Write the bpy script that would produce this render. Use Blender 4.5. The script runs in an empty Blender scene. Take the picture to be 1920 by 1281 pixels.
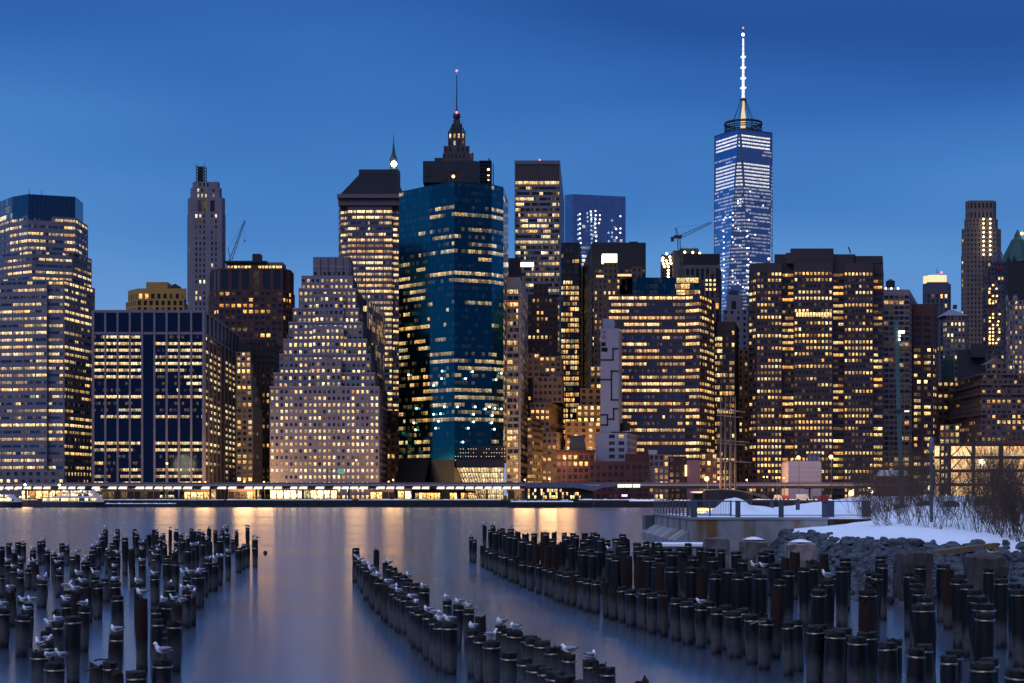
import bpy, math, random
from mathutils import Vector, Matrix, noise

# ------------------------------------------------------------------ camera, sky, light
scene = bpy.context.scene
S, HZ, CH = 3083.0, 929.0, 4.8          # focal length in photo pixels, horizon row, eye height above the water (m)
GZ = 2.8                                # street level on the far shore
cam_d = bpy.data.cameras.new("camera"); cam = bpy.data.objects.new("camera", cam_d)
scene.collection.objects.link(cam); scene.camera = cam
cam.location = (0, 0, CH); cam.rotation_euler = (math.radians(90), 0, 0)
cam_d.sensor_width = 36; cam_d.lens = S / 1920 * 36
cam_d.shift_y = (HZ - 640.5) / 1920
cam_d.clip_start = 0.5; cam_d.clip_end = 30000

scene.view_settings.view_transform = 'Standard'; scene.view_settings.look = 'None'
scene.view_settings.exposure = 0.0; scene.view_settings.gamma = 1.0
scene.cycles.use_denoising = True
scene.cycles.max_bounces = 5; scene.cycles.diffuse_bounces = 2; scene.cycles.glossy_bounces = 3
scene.cycles.sample_clamp_indirect = 4.0
scene.cycles.caustics_reflective = False; scene.cycles.caustics_refractive = False

world = bpy.data.worlds.new("World"); scene.world = world; world.use_nodes = True
def build_sky():
    nt = world.node_tree; N = nt.nodes; L = nt.links; N.clear()
    out = N.new('ShaderNodeOutputWorld'); bg = N.new('ShaderNodeBackground'); L.new(bg.outputs[0], out.inputs[0])
    tc = N.new('ShaderNodeTexCoord'); sep = N.new('ShaderNodeSeparateXYZ'); L.new(tc.outputs['Generated'], sep.inputs[0])
    # long soft cloud streaks shift the gradient up and down a little
    mp = N.new('ShaderNodeMapping'); mp.inputs['Scale'].default_value = (1.6, 1.6, 7.0); mp.inputs['Rotation'].default_value = (0.0, 0.13, 0.0)
    L.new(tc.outputs['Generated'], mp.inputs[0])
    nz = N.new('ShaderNodeTexNoise'); nz.inputs['Scale'].default_value = 1.5; nz.inputs['Detail'].default_value = 2.0; nz.inputs['Roughness'].default_value = 0.35
    L.new(mp.outputs[0], nz.inputs['Vector'])
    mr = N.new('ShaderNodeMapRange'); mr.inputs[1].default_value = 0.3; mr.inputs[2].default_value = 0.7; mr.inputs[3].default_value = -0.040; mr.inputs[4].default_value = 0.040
    L.new(nz.outputs['Fac'], mr.inputs[0])
    # right side of the view a little darker
    ax = N.new('ShaderNodeMath'); ax.operation = 'MULTIPLY_ADD'; ax.inputs[1].default_value = 0.03; L.new(sep.outputs['X'], ax.inputs[0]); L.new(sep.outputs['Z'], ax.inputs[2])
    ad = N.new('ShaderNodeMath'); ad.operation = 'ADD'; L.new(ax.outputs[0], ad.inputs[0]); L.new(mr.outputs[0], ad.inputs[1])
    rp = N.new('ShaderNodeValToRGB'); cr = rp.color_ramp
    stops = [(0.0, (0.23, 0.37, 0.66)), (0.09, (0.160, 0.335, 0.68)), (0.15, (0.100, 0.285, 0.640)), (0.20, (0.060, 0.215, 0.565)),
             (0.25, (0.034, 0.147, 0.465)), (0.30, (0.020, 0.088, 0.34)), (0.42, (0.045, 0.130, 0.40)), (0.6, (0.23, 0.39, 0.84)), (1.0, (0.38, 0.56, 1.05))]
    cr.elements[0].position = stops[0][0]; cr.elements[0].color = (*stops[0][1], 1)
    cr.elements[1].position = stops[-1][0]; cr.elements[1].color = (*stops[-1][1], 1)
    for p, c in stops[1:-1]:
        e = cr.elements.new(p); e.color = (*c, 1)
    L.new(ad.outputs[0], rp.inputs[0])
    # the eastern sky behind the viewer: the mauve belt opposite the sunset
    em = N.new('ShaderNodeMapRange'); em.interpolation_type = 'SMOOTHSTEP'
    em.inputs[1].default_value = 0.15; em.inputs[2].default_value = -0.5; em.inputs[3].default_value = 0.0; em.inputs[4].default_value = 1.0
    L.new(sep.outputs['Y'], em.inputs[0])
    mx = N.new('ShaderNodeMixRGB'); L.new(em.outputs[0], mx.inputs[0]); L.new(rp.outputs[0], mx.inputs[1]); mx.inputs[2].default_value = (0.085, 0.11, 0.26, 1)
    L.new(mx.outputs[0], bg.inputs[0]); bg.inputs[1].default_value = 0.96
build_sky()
# the afterglow: one very soft low light from behind the viewer
sun_d = bpy.data.lights.new("sun", 'SUN'); sun_d.energy = 1.6; sun_d.angle = math.radians(60); sun_d.color = (0.62, 0.70, 1.0); sun_d.specular_factor = 0.10
sun = bpy.data.objects.new("sun", sun_d); scene.collection.objects.link(sun)
sun.rotation_euler = (math.radians(40), 0, math.radians(-30))

# ------------------------------------------------------------------ helpers
COL = scene.collection
def PX(px, d): return (px - 960.0) * d / S
def PZ(py, d): return CH - (py - HZ) * d / S
def tag(o, label=None, cat=None, group=None, kind=None):
    if label: o["label"] = label
    if cat: o["category"] = cat
    if group: o["group"] = group
    if kind: o["kind"] = kind
    return o
def thing(name, label, cat, loc=(0, 0, 0), group=None, rotz=0):
    o = bpy.data.objects.new(name, None); COL.objects.link(o); o.location = loc; o.rotation_euler = (0, 0, rotz)
    o.empty_display_size = 0.2
    return tag(o, label, cat, group)

class MB:
    """collects faces and links them as one mesh object"""
    def __init__(s): s.v = []; s.f = []; s.mi = []; s.win = []; s.uv = []; s.has = False
    def face(s, pts, mi=0, win=None, uv=None):
        i = len(s.v); s.v.extend(pts); n = len(pts); s.f.append(tuple(range(i, i + n))); s.mi.append(mi)
        if win is not None: s.has = True
        s.win.append(win or (0, 0, 0)); s.uv.append(uv or [(0, 0), (1, 0), (1, 1), (0, 1)][:n] + [(0, 0)] * max(0, n - 4))
    def box(s, x0, x1, y0, y1, z0, z1, mi=0):
        P = [(x0, y0, z0), (x1, y0, z0), (x1, y1, z0), (x0, y1, z0), (x0, y0, z1), (x1, y0, z1), (x1, y1, z1), (x0, y1, z1)]
        for q in ((0, 1, 5, 4), (1, 2, 6, 5), (2, 3, 7, 6), (3, 0, 4, 7), (4, 5, 6, 7), (3, 2, 1, 0)): s.face([P[k] for k in q], mi)
    def bar(s, a, b, w, h=None, mi=0):
        """square or flat bar from a to b"""
        a = Vector(a); b = Vector(b); d = (b - a)
        if d.length < 1e-6: return
        d.normalize(); up = Vector((0, 0, 1)) if abs(d.z) < 0.95 else Vector((0, 1, 0))
        r = d.cross(up).normalized(); u = r.cross(d); h = h or w
        c = [r * (w / 2 * sx) + u * (h / 2 * sz) for sx, sz in ((-1, -1), (1, -1), (1, 1), (-1, 1))]
        A = [tuple(a + k) for k in c]; Bq = [tuple(b + k) for k in c]
        for k in range(4): s.face([A[k], A[(k + 1) % 4], Bq[(k + 1) % 4], Bq[k]], mi)
        s.face(A[::-1], mi); s.face(Bq, mi)
    def tube(s, path, radii, n=6, mi=0, cap=True):
        base = len(s.v); m = len(path)
        for i, p in enumerate(path):
            p = Vector(p); q0 = Vector(path[max(0, i - 1)]); q1 = Vector(path[min(m - 1, i + 1)]); d = (q1 - q0).normalized()
            up = Vector((0, 0, 1)) if abs(d.z) < 0.9 else Vector((0, 1, 0))
            r = d.cross(up).normalized(); u = r.cross(d)
            rr = radii[i] if not isinstance(radii, (int, float)) else radii
            for k in range(n):
                t = 2 * math.pi * k / n; s.v.append(tuple(p + r * (rr * math.cos(t)) + u * (rr * math.sin(t))))
        def add(f): s.f.append(f); s.mi.append(mi); s.win.append((0, 0, 0)); s.uv.append([(0, 0)] * len(f))
        for i in range(m - 1):
            for k in range(n):
                a = base + i * n + k; b = base + i * n + (k + 1) % n; add((a, b, b + n, a + n))
        if cap:
            add(tuple(base + k for k in range(n))[::-1]); add(tuple(base + (m - 1) * n + k for k in range(n)))
    def lathe(s, prof, n=16, c=(0, 0, 0), mi=0, jit=0, rng=None):
        """prof: list of (r, z); closed with caps"""
        base = len(s.v)
        for r, z in prof:
            for k in range(n):
                t = 2 * math.pi * k / n; q = r * (1 + (rng.uniform(-jit, jit) if rng else 0))
                s.v.append((c[0] + q * math.cos(t), c[1] + q * math.sin(t), c[2] + z))
        def add(f): s.f.append(f); s.mi.append(mi); s.win.append((0, 0, 0)); s.uv.append([(0, 0)] * len(f))
        for i in range(len(prof) - 1):
            for k in range(n):
                a = base + i * n + k; b = base + i * n + (k + 1) % n; add((a, b, b + n, a + n))
        add(tuple(base + k for k in range(n))[::-1]); add(tuple(base + (len(prof) - 1) * n + k for k in range(n)))
    def build(s, name, mats, parent=None, smooth=False, origin=None):
        me = bpy.data.meshes.new(name); off = origin or (0, 0, 0)
        v = s.v if origin is None else [(p[0] - off[0], p[1] - off[1], p[2] - off[2]) for p in s.v]
        me.from_pydata(v, [], s.f)
        mats = mats if isinstance(mats, (list, tuple)) else [mats]
        for m in mats: me.materials.append(m)
        if len(mats) > 1: me.polygons.foreach_set('material_index', s.mi)
        if s.has:
            at = me.attributes.new('win', 'FLOAT_COLOR', 'CORNER'); uvl = me.uv_layers.new(name='uv'); c = []; u = []
            for f, w, q in zip(s.f, s.win, s.uv):
                for k in range(len(f)): c.extend((w[0], w[1], w[2], 1.0)); u.extend(q[k])
            at.data.foreach_set('color', c); uvl.data.foreach_set('uv', u)
        if smooth: me.polygons.foreach_set('use_smooth', [True] * len(me.polygons))
        me.update()
        o = bpy.data.objects.new(name, me); COL.objects.link(o)
        if parent is not None:
            o.parent = parent
            if origin is None:
                w = Vector(parent.location); q = parent.parent
                while q is not None: w += Vector(q.location); q = q.parent
                o.location = -w
            else: o.location = off
        elif origin is not None: o.location = off
        return o

# ------------------------------------------------------------------ materials
MATS = {}
def new_mat(name):
    m = bpy.data.materials.new(name); m.use_nodes = True; nt = m.node_tree
    return m, nt.nodes, nt.links, nt.nodes['Principled BSDF']
def mat(name, col, rough=0.8, metal=0.0, var=0.15, scale=0.3, bump=0.0, spec=0.4, coords='pos', stretch=(1, 1, 1)):
    """a surface whose colour wanders a little with noise"""
    if name in MATS: return MATS[name]
    m, N, L, b = new_mat(name)
    g = N.new('ShaderNodeNewGeometry') if coords == 'pos' else N.new('ShaderNodeTexCoord')
    src = g.outputs['Position'] if coords == 'pos' else g.outputs['Object']
    mp = N.new('ShaderNodeMapping'); mp.inputs['Scale'].default_value = stretch; L.new(src, mp.inputs[0])
    nz = N.new('ShaderNodeTexNoise'); nz.inputs['Scale'].default_value = scale; nz.inputs['Detail'].default_value = 6; nz.inputs['Roughness'].default_value = 0.6
    L.new(mp.outputs[0], nz.inputs['Vector'])
    mx = N.new('ShaderNodeMixRGB'); L.new(nz.outputs['Fac'], mx.inputs[0])
    k = 2.2 * var
    mx.inputs[1].default_value = (*[max(0.001, c * (1 - k)) for c in col], 1); mx.inputs[2].default_value = (*[min(1, c * (1 + k)) for c in col], 1)
    L.new(mx.outputs[0], b.inputs['Base Color'])
    b.inputs['Roughness'].default_value = rough; b.inputs['Metallic'].default_value = metal; b.inputs['Specular IOR Level'].default_value = spec
    if bump:
        bp = N.new('ShaderNodeBump'); bp.inputs['Strength'].default_value = bump; bp.inputs['Distance'].default_value = 0.05
        L.new(nz.outputs['Fac'], bp.inputs['Height']); L.new(bp.outputs[0], b.inputs['Normal'])
    MATS[name] = m; return m
def glow(name, col, strength, sample=False):
    if name in MATS: return MATS[name]
    m, N, L, b = new_mat(name)
    b.inputs['Base Color'].default_value = (0.3, 0.3, 0.3, 1)
    b.inputs['Emission Color'].default_value = (*col, 1); b.inputs['Emission Strength'].default_value = strength
    m.cycles.emission_sampling = 'AUTO' if sample else 'NONE'
    MATS[name] = m; return m
def window_mat(name, glass, rough=0.12, metal=0.0, k=1.5, cool=False, edge=0.05, edge_dark=0.25):
    """glass with lit rooms behind it. Corner attribute win: R how lit, G how white the lamp is, B a number per pane"""
    if name in MATS: return MATS[name]
    m, N, L, b = new_mat(name)
    at = N.new('ShaderNodeAttribute'); at.attribute_name = 'win'; sp = N.new('ShaderNodeSeparateColor'); L.new(at.outputs['Color'], sp.inputs[0])
    uv = N.new('ShaderNodeUVMap'); uv.uv_map = 'uv'; su = N.new('ShaderNodeSeparateXYZ'); L.new(uv.outputs[0], su.inputs[0])
    def M(op, a, c=None, d=None):
        n = N.new('ShaderNodeMath'); n.operation = op
        for i, x in enumerate((a, c, d)):
            if x is None: continue
            if isinstance(x, (int, float)): n.inputs[i].default_value = x
            else: L.new(x, n.inputs[i])
        return n.outputs[0]
    cv = N.new('ShaderNodeCombineXYZ')
    L.new(M('MULTIPLY_ADD', sp.outputs[2], 57.0, M('MULTIPLY', su.outputs[0], 2.6)), cv.inputs[0])
    L.new(M('MULTIPLY', su.outputs[1], 1.9), cv.inputs[1]); L.new(M('MULTIPLY', sp.outputs[2], 91.0), cv.inputs[2])
    nz = N.new('ShaderNodeTexNoise'); nz.inputs['Scale'].default_value = 1.6; nz.inputs['Detail'].default_value = 2; L.new(cv.outputs[0], nz.inputs['Vector'])
    mr = N.new('ShaderNodeMapRange'); mr.inputs[1].default_value = 0.36; mr.inputs[2].default_value = 0.66; mr.inputs[3].default_value = 0.08; mr.inputs[4].default_value = 1.45
    L.new(nz.outputs['Fac'], mr.inputs[0])
    ceil = M('MULTIPLY_ADD', su.outputs[1], 0.55, 0.62)                         # ceiling lamps: brighter high in the pane
    em = M('GREATER_THAN', M('MINIMUM', su.outputs[0], M('SUBTRACT', 1.0, su.outputs[0])), edge)   # frames between panes
    st = M('MULTIPLY', M('MULTIPLY', M('MULTIPLY', sp.outputs[0], mr.outputs[0]), M('MULTIPLY', ceil, em)), k)
    rp = N.new('ShaderNodeValToRGB'); cr = rp.color_ramp
    if cool: cs = ((0, (1.0, 0.66, 0.36)), (0.35, (1.0, 0.9, 0.74)), (1, (0.86, 0.95, 1.0)))
    else: cs = ((0, (1.0, 0.43, 0.09)), (0.45, (1.0, 0.63, 0.21)), (1, (1.0, 0.83, 0.50)))
    cr.elements[0].color = (*cs[0][1], 1); cr.elements[1].color = (*cs[2][1], 1); e = cr.elements.new(cs[1][0]); e.color = (*cs[1][1], 1)
    L.new(sp.outputs[1], rp.inputs[0]); L.new(rp.outputs[0], b.inputs['Emission Color']); L.new(st, b.inputs['Emission Strength'])
    mx = N.new('ShaderNodeMixRGB'); L.new(em, mx.inputs[0]); mx.inputs[1].default_value = (*[c * edge_dark for c in glass], 1); mx.inputs[2].default_value = (*glass, 1)
    vr = N.new('ShaderNodeMixRGB'); vr.blend_type = 'MULTIPLY'; vr.inputs[0].default_value = 1.0; L.new(mx.outputs[0], vr.inputs[1])
    vv = N.new('ShaderNodeMapRange'); vv.inputs[3].default_value = 0.92; vv.inputs[4].default_value = 1.08; L.new(sp.outputs[2], vv.inputs[0])
    L.new(vv.outputs[0], vr.inputs[2]); L.new(vr.outputs[0], b.inputs['Base Color'])
    b.inputs['Roughness'].default_value = rough; b.inputs['Metallic'].default_value = metal
    m.cycles.emission_sampling = 'NONE'
    MATS[name] = m; return m

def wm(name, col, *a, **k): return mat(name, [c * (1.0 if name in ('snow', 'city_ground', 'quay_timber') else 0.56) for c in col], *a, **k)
WIN = window_mat('office_window', (0.020, 0.028, 0.045), k=1.75)
WINB = window_mat('blue_ribbon_window', (0.06, 0.15, 0.27), rough=0.15, metal=0.85, k=1.7)
WINS = window_mat('small_window', (0.018, 0.022, 0.035), k=2.1, edge=0.02)
GLASS_TEAL = window_mat('teal_curtain_glass', (0.006, 0.105, 0.15), rough=0.13, metal=1.0, k=1.5, edge=0.045, edge_dark=0.5)
GLASS_NAVY = window_mat('navy_curtain_glass', (0.05, 0.13, 0.20), rough=0.15, metal=1.0, k=1.9, edge=0.05, edge_dark=0.5)
GLASS_DARK = window_mat('dark_curtain_glass', (0.03, 0.055, 0.10), rough=0.15, metal=1.0, k=1.8, edge=0.06, edge_dark=0.5)
GLASS_SKY = window_mat('pale_curtain_glass', (0.24, 0.40, 0.62), rough=0.12, metal=1.0, k=1.1, cool=True, edge=0.04, edge_dark=0.7)
ROOF = mat('dark_roof', (0.035, 0.035, 0.045), 0.9)
DARKM = mat('dark_metal', (0.02, 0.022, 0.03), 0.6, 0.3)
STEEL = mat('painted_steel', (0.09, 0.095, 0.11), 0.55, 0.2)
RED_L = glow('red_beacon', (1.0, 0.10, 0.14), 4.0)
WHITE_L = glow('white_lamp', (1.0, 0.93, 0.80), 7.0)
WARM_L = glow('sodium_lamp', (1.0, 0.50, 0.12), 5.0)
# ------------------------------------------------------------------ facades
def lit_rows(rng, nrows, ncols, st):
    """which panes are lit: floors differ, and lit rooms come in runs"""
    out = []; stay = st.get('stay', 0.6)
    for r in range(nrows):
        t = (r + 0.5) / nrows; p = st['p'](t) if callable(st['p']) else st['p']
        sp = st.get('spread', 0.25); pf = min(0.99, max(0.0, p + rng.uniform(-sp, sp))) if p > 0 else 0
        fb = rng.uniform(0.65, 1.15) * st.get('bri', 1.0); fw = st.get('warm', 0.5) + rng.uniform(-0.2, 0.2)
        row = []; on = rng.random() < pf
        bk = 1.0
        for c in range(ncols):
            if rng.random() > stay: on = rng.random() < pf; bk = rng.choice((0.4, 0.7, 0.9, 1.0, 1.1))
            if on: row.append((fb * bk * rng.choice((0.3, 0.6, 0.85, 1.0, 1.2, 1.35)), min(1, max(0, fw + rng.uniform(-0.38, 0.34))), rng.random()))
            else: row.append((rng.choice((0, 0, 0, 0, 0.03, 0.08)) * min(1, p * 3), 0.4, rng.random()))
        out.append(row)
    return out

def facade(W, G, a, b, z0, z1, st, rng):
    """a to b run left to right seen from outside. Wall faces with real openings go to W, panes to G"""
    a = Vector((a[0], a[1], 0)); b = Vector((b[0], b[1], 0)); d = b - a; Lm = d.length
    if Lm < 0.05 or z1 - z0 < 0.05: return
    d /= Lm; n = Vector((d.y, -d.x, 0))
    def P(u, z, dep=0.0): q = a + d * u - n * dep; return (q.x, q.y, z)
    def wq(u0, u1, za, zb):
        if u1 - u0 > 1e-4 and zb - za > 1e-4: W.face([P(u0, za), P(u1, za), P(u1, zb), P(u0, zb)])
    head, foot = st.get('head', 0.0), st.get('foot', 0.0)
    zt = z1 - head; zb_ = z0 + foot
    nr = int(round((zt - zb_) / st['fl'])); nc = int(round(Lm / st['bay']))
    if nr < 1 or nc < 1 or st.get('plain'): wq(0, Lm, z0, z1); return
    fh = (zt - zb_) / nr; cw = Lm / nc; k = st.get('panes', 1); rec = st.get('rec', 0.3)
    u0, u1 = st.get('u', (0.2, 0.8)); v0, v1 = st.get('v', (0.25, 0.8)); cm = st.get('cmask'); rm = st.get('rmask')
    lit = lit_rows(rng, nr, nc * k, st); zprev = z0
    if st['mode'] == 'curtain':
        if foot: wq(0, Lm, z0, zb_)
        if head: wq(0, Lm, zt, z1)
        for r in range(nr):
            za = zb_ + r * fh; zv0 = za + v0 * fh; zv1 = za + v1 * fh
            for c in range(nc):
                solid = cm and not cm(c, nc)
                for j in range(k):
                    ua = c * cw + j * cw / k; ub = ua + cw / k; L0 = lit[r][c * k + j]
                    if solid: L0 = (0, 0, L0[2])
                    dk = (0, 0, L0[2] * 0.6)
                    G.append((r, [([P(ua, za), P(ub, za), P(ub, zv0), P(ua, zv0)], dk), ([P(ua, zv0), P(ub, zv0), P(ub, zv1), P(ua, zv1)], L0)] +
                              ([([P(ua, zv1), P(ub, zv1), P(ub, za + fh), P(ua, za + fh)], dk)] if v1 < 0.999 else [])))
        return
    for r in range(nr):
        za = zb_ + r * fh
        if rm and not rm(r, nr): continue
        w0 = za + v0 * fh; w1 = za + v1 * fh
        wq(0, Lm, zprev, w0); zprev = w1; ucur = 0.0
        for c in range(nc):
            if cm and not cm(c, nc): continue
            ua = c * cw + u0 * cw; ub = c * cw + u1 * cw
            wq(ucur, ua, w0, w1); ucur = ub
            W.face([P(ua, w0), P(ub, w0), P(ub, w0, rec), P(ua, w0, rec)]); W.face([P(ua, w1, rec), P(ub, w1, rec), P(ub, w1), P(ua, w1)])
            if u0 > 0.001: W.face([P(ua, w0), P(ua, w0, rec), P(ua, w1, rec), P(ua, w1)])
            if u1 < 0.999: W.face([P(ub, w0, rec), P(ub, w0), P(ub, w1), P(ub, w1, rec)])
            pn = []
            for j in range(k):
                x0 = ua + (ub - ua) * j / k; x1 = ua + (ub - ua) * (j + 1) / k
                pn.append(([P(x0, w0, rec), P(x1, w0, rec), P(x1, w1, rec), P(x0, w1, rec)], lit[r][c * k + j]))
            G.append(((round(w0, 1)), pn))
        wq(ucur, Lm, w0, w1)
    wq(0, Lm, zprev, z1)

UVQ = [(0, 0), (1, 0), (1, 1), (0, 1)]
def build_windows(root, G, mode, m, seed):
    def put(mb, pn):
        for q, w in pn: mb.face(q, 0, w, UVQ)
    if mode == 'curtain':
        mb = MB()
        for _, pn in G: put(mb, pn)
        mb.build('glass_facade', m, root); return
    if mode == 'ribbon':
        rows = {}
        for r, pn in G: rows.setdefault(round(r * 2), []).append(pn)
        keys = sorted(rows, reverse=True)
        for k in keys[:100]:
            mb = MB()
            for pn in rows[k]: put(mb, pn)
            mb.build('window_band', m, root)
        if len(keys) > 100:
            mb = MB()
            for k in keys[100:]:
                for pn in rows[k]: put(mb, pn)
            tag(mb.build('window_band', m, root), kind='stuff')
        return
    # punched openings: the hundred that show largest each its own part, the rest one part
    def size(g):
        q = g[1][0][0]; a, b = q[0], q[1]; z = q[3][2] - q[0][2]
        s = 0
        for qq, _ in g[1]:
            p0, p1 = qq[0], qq[1]; s += abs(PXof(p1) - PXof(p0)) * z / p0[1]
        vis = 1.0 if q[0][2] > 12 and q[0][1] * 0 == 0 else 0.2
        return s * vis * (1 + 0.001 * g[1][0][1][0])
    def PXof(p): return p[0] / p[1]
    G = sorted(G, key=size, reverse=True)
    for g in G[:100]:
        mb = MB(); put(mb, g[1]); mb.build('window', m, root)
    if len(G) > 100:
        mb = MB()
        for g in G[100:]: put(mb, g[1])
        tag(mb.build('window', m, root), kind='stuff')

def tower(name, label, tiers, wall, win, st, cat='building', seed=1, D=40, base=None, finish=True):
    """tiers: (front corners [(px, depth)...] left to right, top row, bottom row or None, style changes, depth of the block)"""
    rng = random.Random(seed); base = GZ if base is None else base
    d0 = min(p[1] for p in tiers[-1][0]); xs = [PX(*p) for p in tiers[-1][0]]
    root = thing(name, label, cat, ((min(xs) + max(xs)) / 2, d0, base))
    W, R, G = MB(), MB(), {}
    for t in tiers:
        ch, top, bot = t[0], t[1], t[2]; s = dict(st); s.update(t[3] if len(t) > 3 and t[3] else {}); DD = t[4] if len(t) > 4 else D
        dr = min(p[1] for p in ch); z1 = PZ(top, dr); z0 = base if bot is None else PZ(bot, dr)
        pts = [(PX(p, d), d) for p, d in ch]; back = max(p[1] for p in pts) + DD
        g = G.setdefault(s['mode'], [])
        for i in range(len(pts) - 1):
            ss = s
            if 'side' in s and i in s['side']: ss = dict(s); ss.update(s['side'][i])
            facade(W, g, pts[i], pts[i + 1], z0, z1, ss, rng)
        # the flanks taper a little towards the back
        fl = pts[0][0] * (back / pts[0][1]) + 0.4 if pts[0][0] > 0 else pts[0][0]; fr = pts[-1][0] * (back / pts[-1][1]) - 0.4 if pts[-1][0] < 0 else pts[-1][0]
        L0 = (fl, back); R0 = (fr, back)
        for a, b in ((pts[-1], R0), (R0, L0), (L0, pts[0])):
            W.face([(a[0], a[1], z0), (b[0], b[1], z0), (b[0], b[1], z1), (a[0], a[1], z1)])
        R = MB(); R.face([(p[0], p[1], z1) for p in pts] + [(R0[0], R0[1], z1), (L0[0], L0[1], z1)]); R.build('roof', ROOF, root)
    W.build('wall', wall, root)
    if isinstance(win, dict):
        for md, g in G.items():
            if g: build_windows(root, g, md, win[md], seed)
    else:
        for md, g in G.items():
            if g: build_windows(root, g, md, win, seed)
    return root

def pbox(mb, x0, x1, y0, y1, d, D, mi=0):
    mb.box(PX(x0, d), PX(x1, d), d, d + D, PZ(y1, d), PZ(y0, d), mi)
def lamp_ball(root, name, px, py, d, r, m):
    mb = MB(); X0, Z0 = PX(px, d), PZ(py, d)
    mb.lathe([(0.02 * r, -r), (0.7 * r, -0.7 * r), (r, 0), (0.7 * r, 0.7 * r), (0.02 * r, r)], 10, (X0, d, Z0))
    return mb.build(name, m, root, smooth=True)
def mast(root, name, px, y0, y1, d, r0, r1, m=None):
    mb = MB(); mb.tube([(PX(px, d), d, PZ(y1, d)), (PX(px, d), d, PZ(y0, d))], [r0, r1], 6); return mb.build(name, m or DARKM, root)

# ------------------------------------------------------------------ water and land
def build_water():
    m, N, L, b = new_mat('river_water')
    N.remove(b); out = N['Material Output']; df = N.new('ShaderNodeBsdfDiffuse'); df.inputs[0].default_value = (0.016, 0.042, 0.085, 1)
    b = N.new('ShaderNodeBsdfAnisotropic'); b.distribution = 'MULTI_GGX'; b.inputs['Color'].default_value = (0.93, 0.92, 0.96, 1)
    ms = N.new('ShaderNodeMixShader'); ms.inputs[0].default_value = 0.84; L.new(df.outputs[0], ms.inputs[1]); L.new(b.outputs[0], ms.inputs[2]); L.new(ms.outputs[0], out.inputs[0])
    g = N.new('ShaderNodeNewGeometry'); mp = N.new('ShaderNodeMapping'); mp.inputs['Scale'].default_value = (0.012, 0.06, 1); L.new(g.outputs['Position'], mp.inputs[0])
    nz = N.new('ShaderNodeTexNoise'); nz.inputs['Scale'].default_value = 1.0; nz.inputs['Detail'].default_value = 3; L.new(mp.outputs[0], nz.inputs['Vector'])
    mr = N.new('ShaderNodeMapRange'); mr.inputs[1].default_value = 0.35; mr.inputs[2].default_value = 0.65; mr.inputs[3].default_value = 0.175; mr.inputs[4].default_value = 0.205
    L.new(nz.outputs['Fac'], mr.inputs[0]); L.new(mr.outputs[0], b.inputs['Roughness'])
    mb = MB(); mb.face([(-3000, -300, 0), (3000, -300, 0), (3000, 690, 0), (-3000, 690, 0)])
    tag(mb.build('water', m), kind='structure')
    mb = MB(); mb.face([(-9000, 681, GZ), (9000, 681, GZ), (9000, 12000, GZ), (-9000, 12000, GZ)])
    tag(mb.build('ground', wm('city_ground', (0.05, 0.05, 0.055), 0.9)), kind='structure')
    # quay wall under the esplanade, with snow lying along its edge
    q = MB(); q.box(-600, 600, 679.4, 680.99, -2, GZ + 0.05)
    for i in range(240): x = -600 + i * 5; q.box(x, x + 0.45, 679.0, 679.39, -2, GZ - 0.3)
    tag(q.build('quay', wm('quay_timber', (0.016, 0.018, 0.026), 0.9)), kind='structure')
build_water()
SNOW = wm('snow', (0.88, 0.89, 0.92), 0.65, var=0.05, scale=0.8, bump=0.25)

# ------------------------------------------------------------------ the skyline, left to right
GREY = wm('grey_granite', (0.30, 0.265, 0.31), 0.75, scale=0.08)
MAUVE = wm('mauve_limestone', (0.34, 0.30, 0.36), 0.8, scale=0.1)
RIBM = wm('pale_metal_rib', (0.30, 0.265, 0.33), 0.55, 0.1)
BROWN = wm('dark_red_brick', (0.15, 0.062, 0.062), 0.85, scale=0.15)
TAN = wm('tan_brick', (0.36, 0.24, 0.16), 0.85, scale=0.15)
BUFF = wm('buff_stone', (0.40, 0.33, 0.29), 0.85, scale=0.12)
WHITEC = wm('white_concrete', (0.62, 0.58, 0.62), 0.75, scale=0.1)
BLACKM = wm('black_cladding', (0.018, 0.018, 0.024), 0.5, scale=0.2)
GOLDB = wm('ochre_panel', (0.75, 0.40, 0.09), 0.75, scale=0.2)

# granite and glass office tower at the left edge
def b_left():
    st = dict(mode='ribbon', fl=3.27, bay=6.2, panes=4, u=(0.04, 0.96), v=(0.36, 0.74), rec=0.25, p=0.5, spread=0.45, warm=0.6, stay=0.76, bri=1.0)
    r = tower('office_tower', 'tall stepped grey granite office tower with ribbon windows and a blue glass crown', [
        ([(-22, 800), (23, 775), (53, 768), (141, 775), (156, 792)], 364, 408, dict(mode='curtain', fl=3.2, bay=2.0, panes=1, p=0.0, v=(0.1, 0.9), side={0: dict(p=0.4, bri=.7)})),
        ([(-30, 802), (17, 777), (52, 768), (142, 775), (165, 798)], 404, 472, dict(p=0.55)),
        ([(-40, 806), (5, 779), (60, 768), (136, 775), (172, 800)], 468, 528),
        ([(-110, 806), (-20, 772), (88, 766), (90, 768), (119, 768), (121, 766), (178, 800)], 524, 884, dict(p=lambda t: 0.58 if t > 0.1 else 0.3)),
        ([(-110, 790), (-20, 764), (121, 762), (178, 796)], 882, None, dict(mode='punched', fl=3.4, bay=3.6, panes=1, u=(0.3, 0.75), v=(0.3, 0.75), p=0.22)),
    ], GREY, dict(ribbon=WINB, curtain=GLASS_NAVY, punched=WINS), st, seed=11, D=30)
    mast(r, 'antenna', 55, 354, 364, 772, 0.15, 0.1); mast(r, 'antenna', 78, 357, 364, 772, 0.15, 0.1)
b_left()

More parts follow.
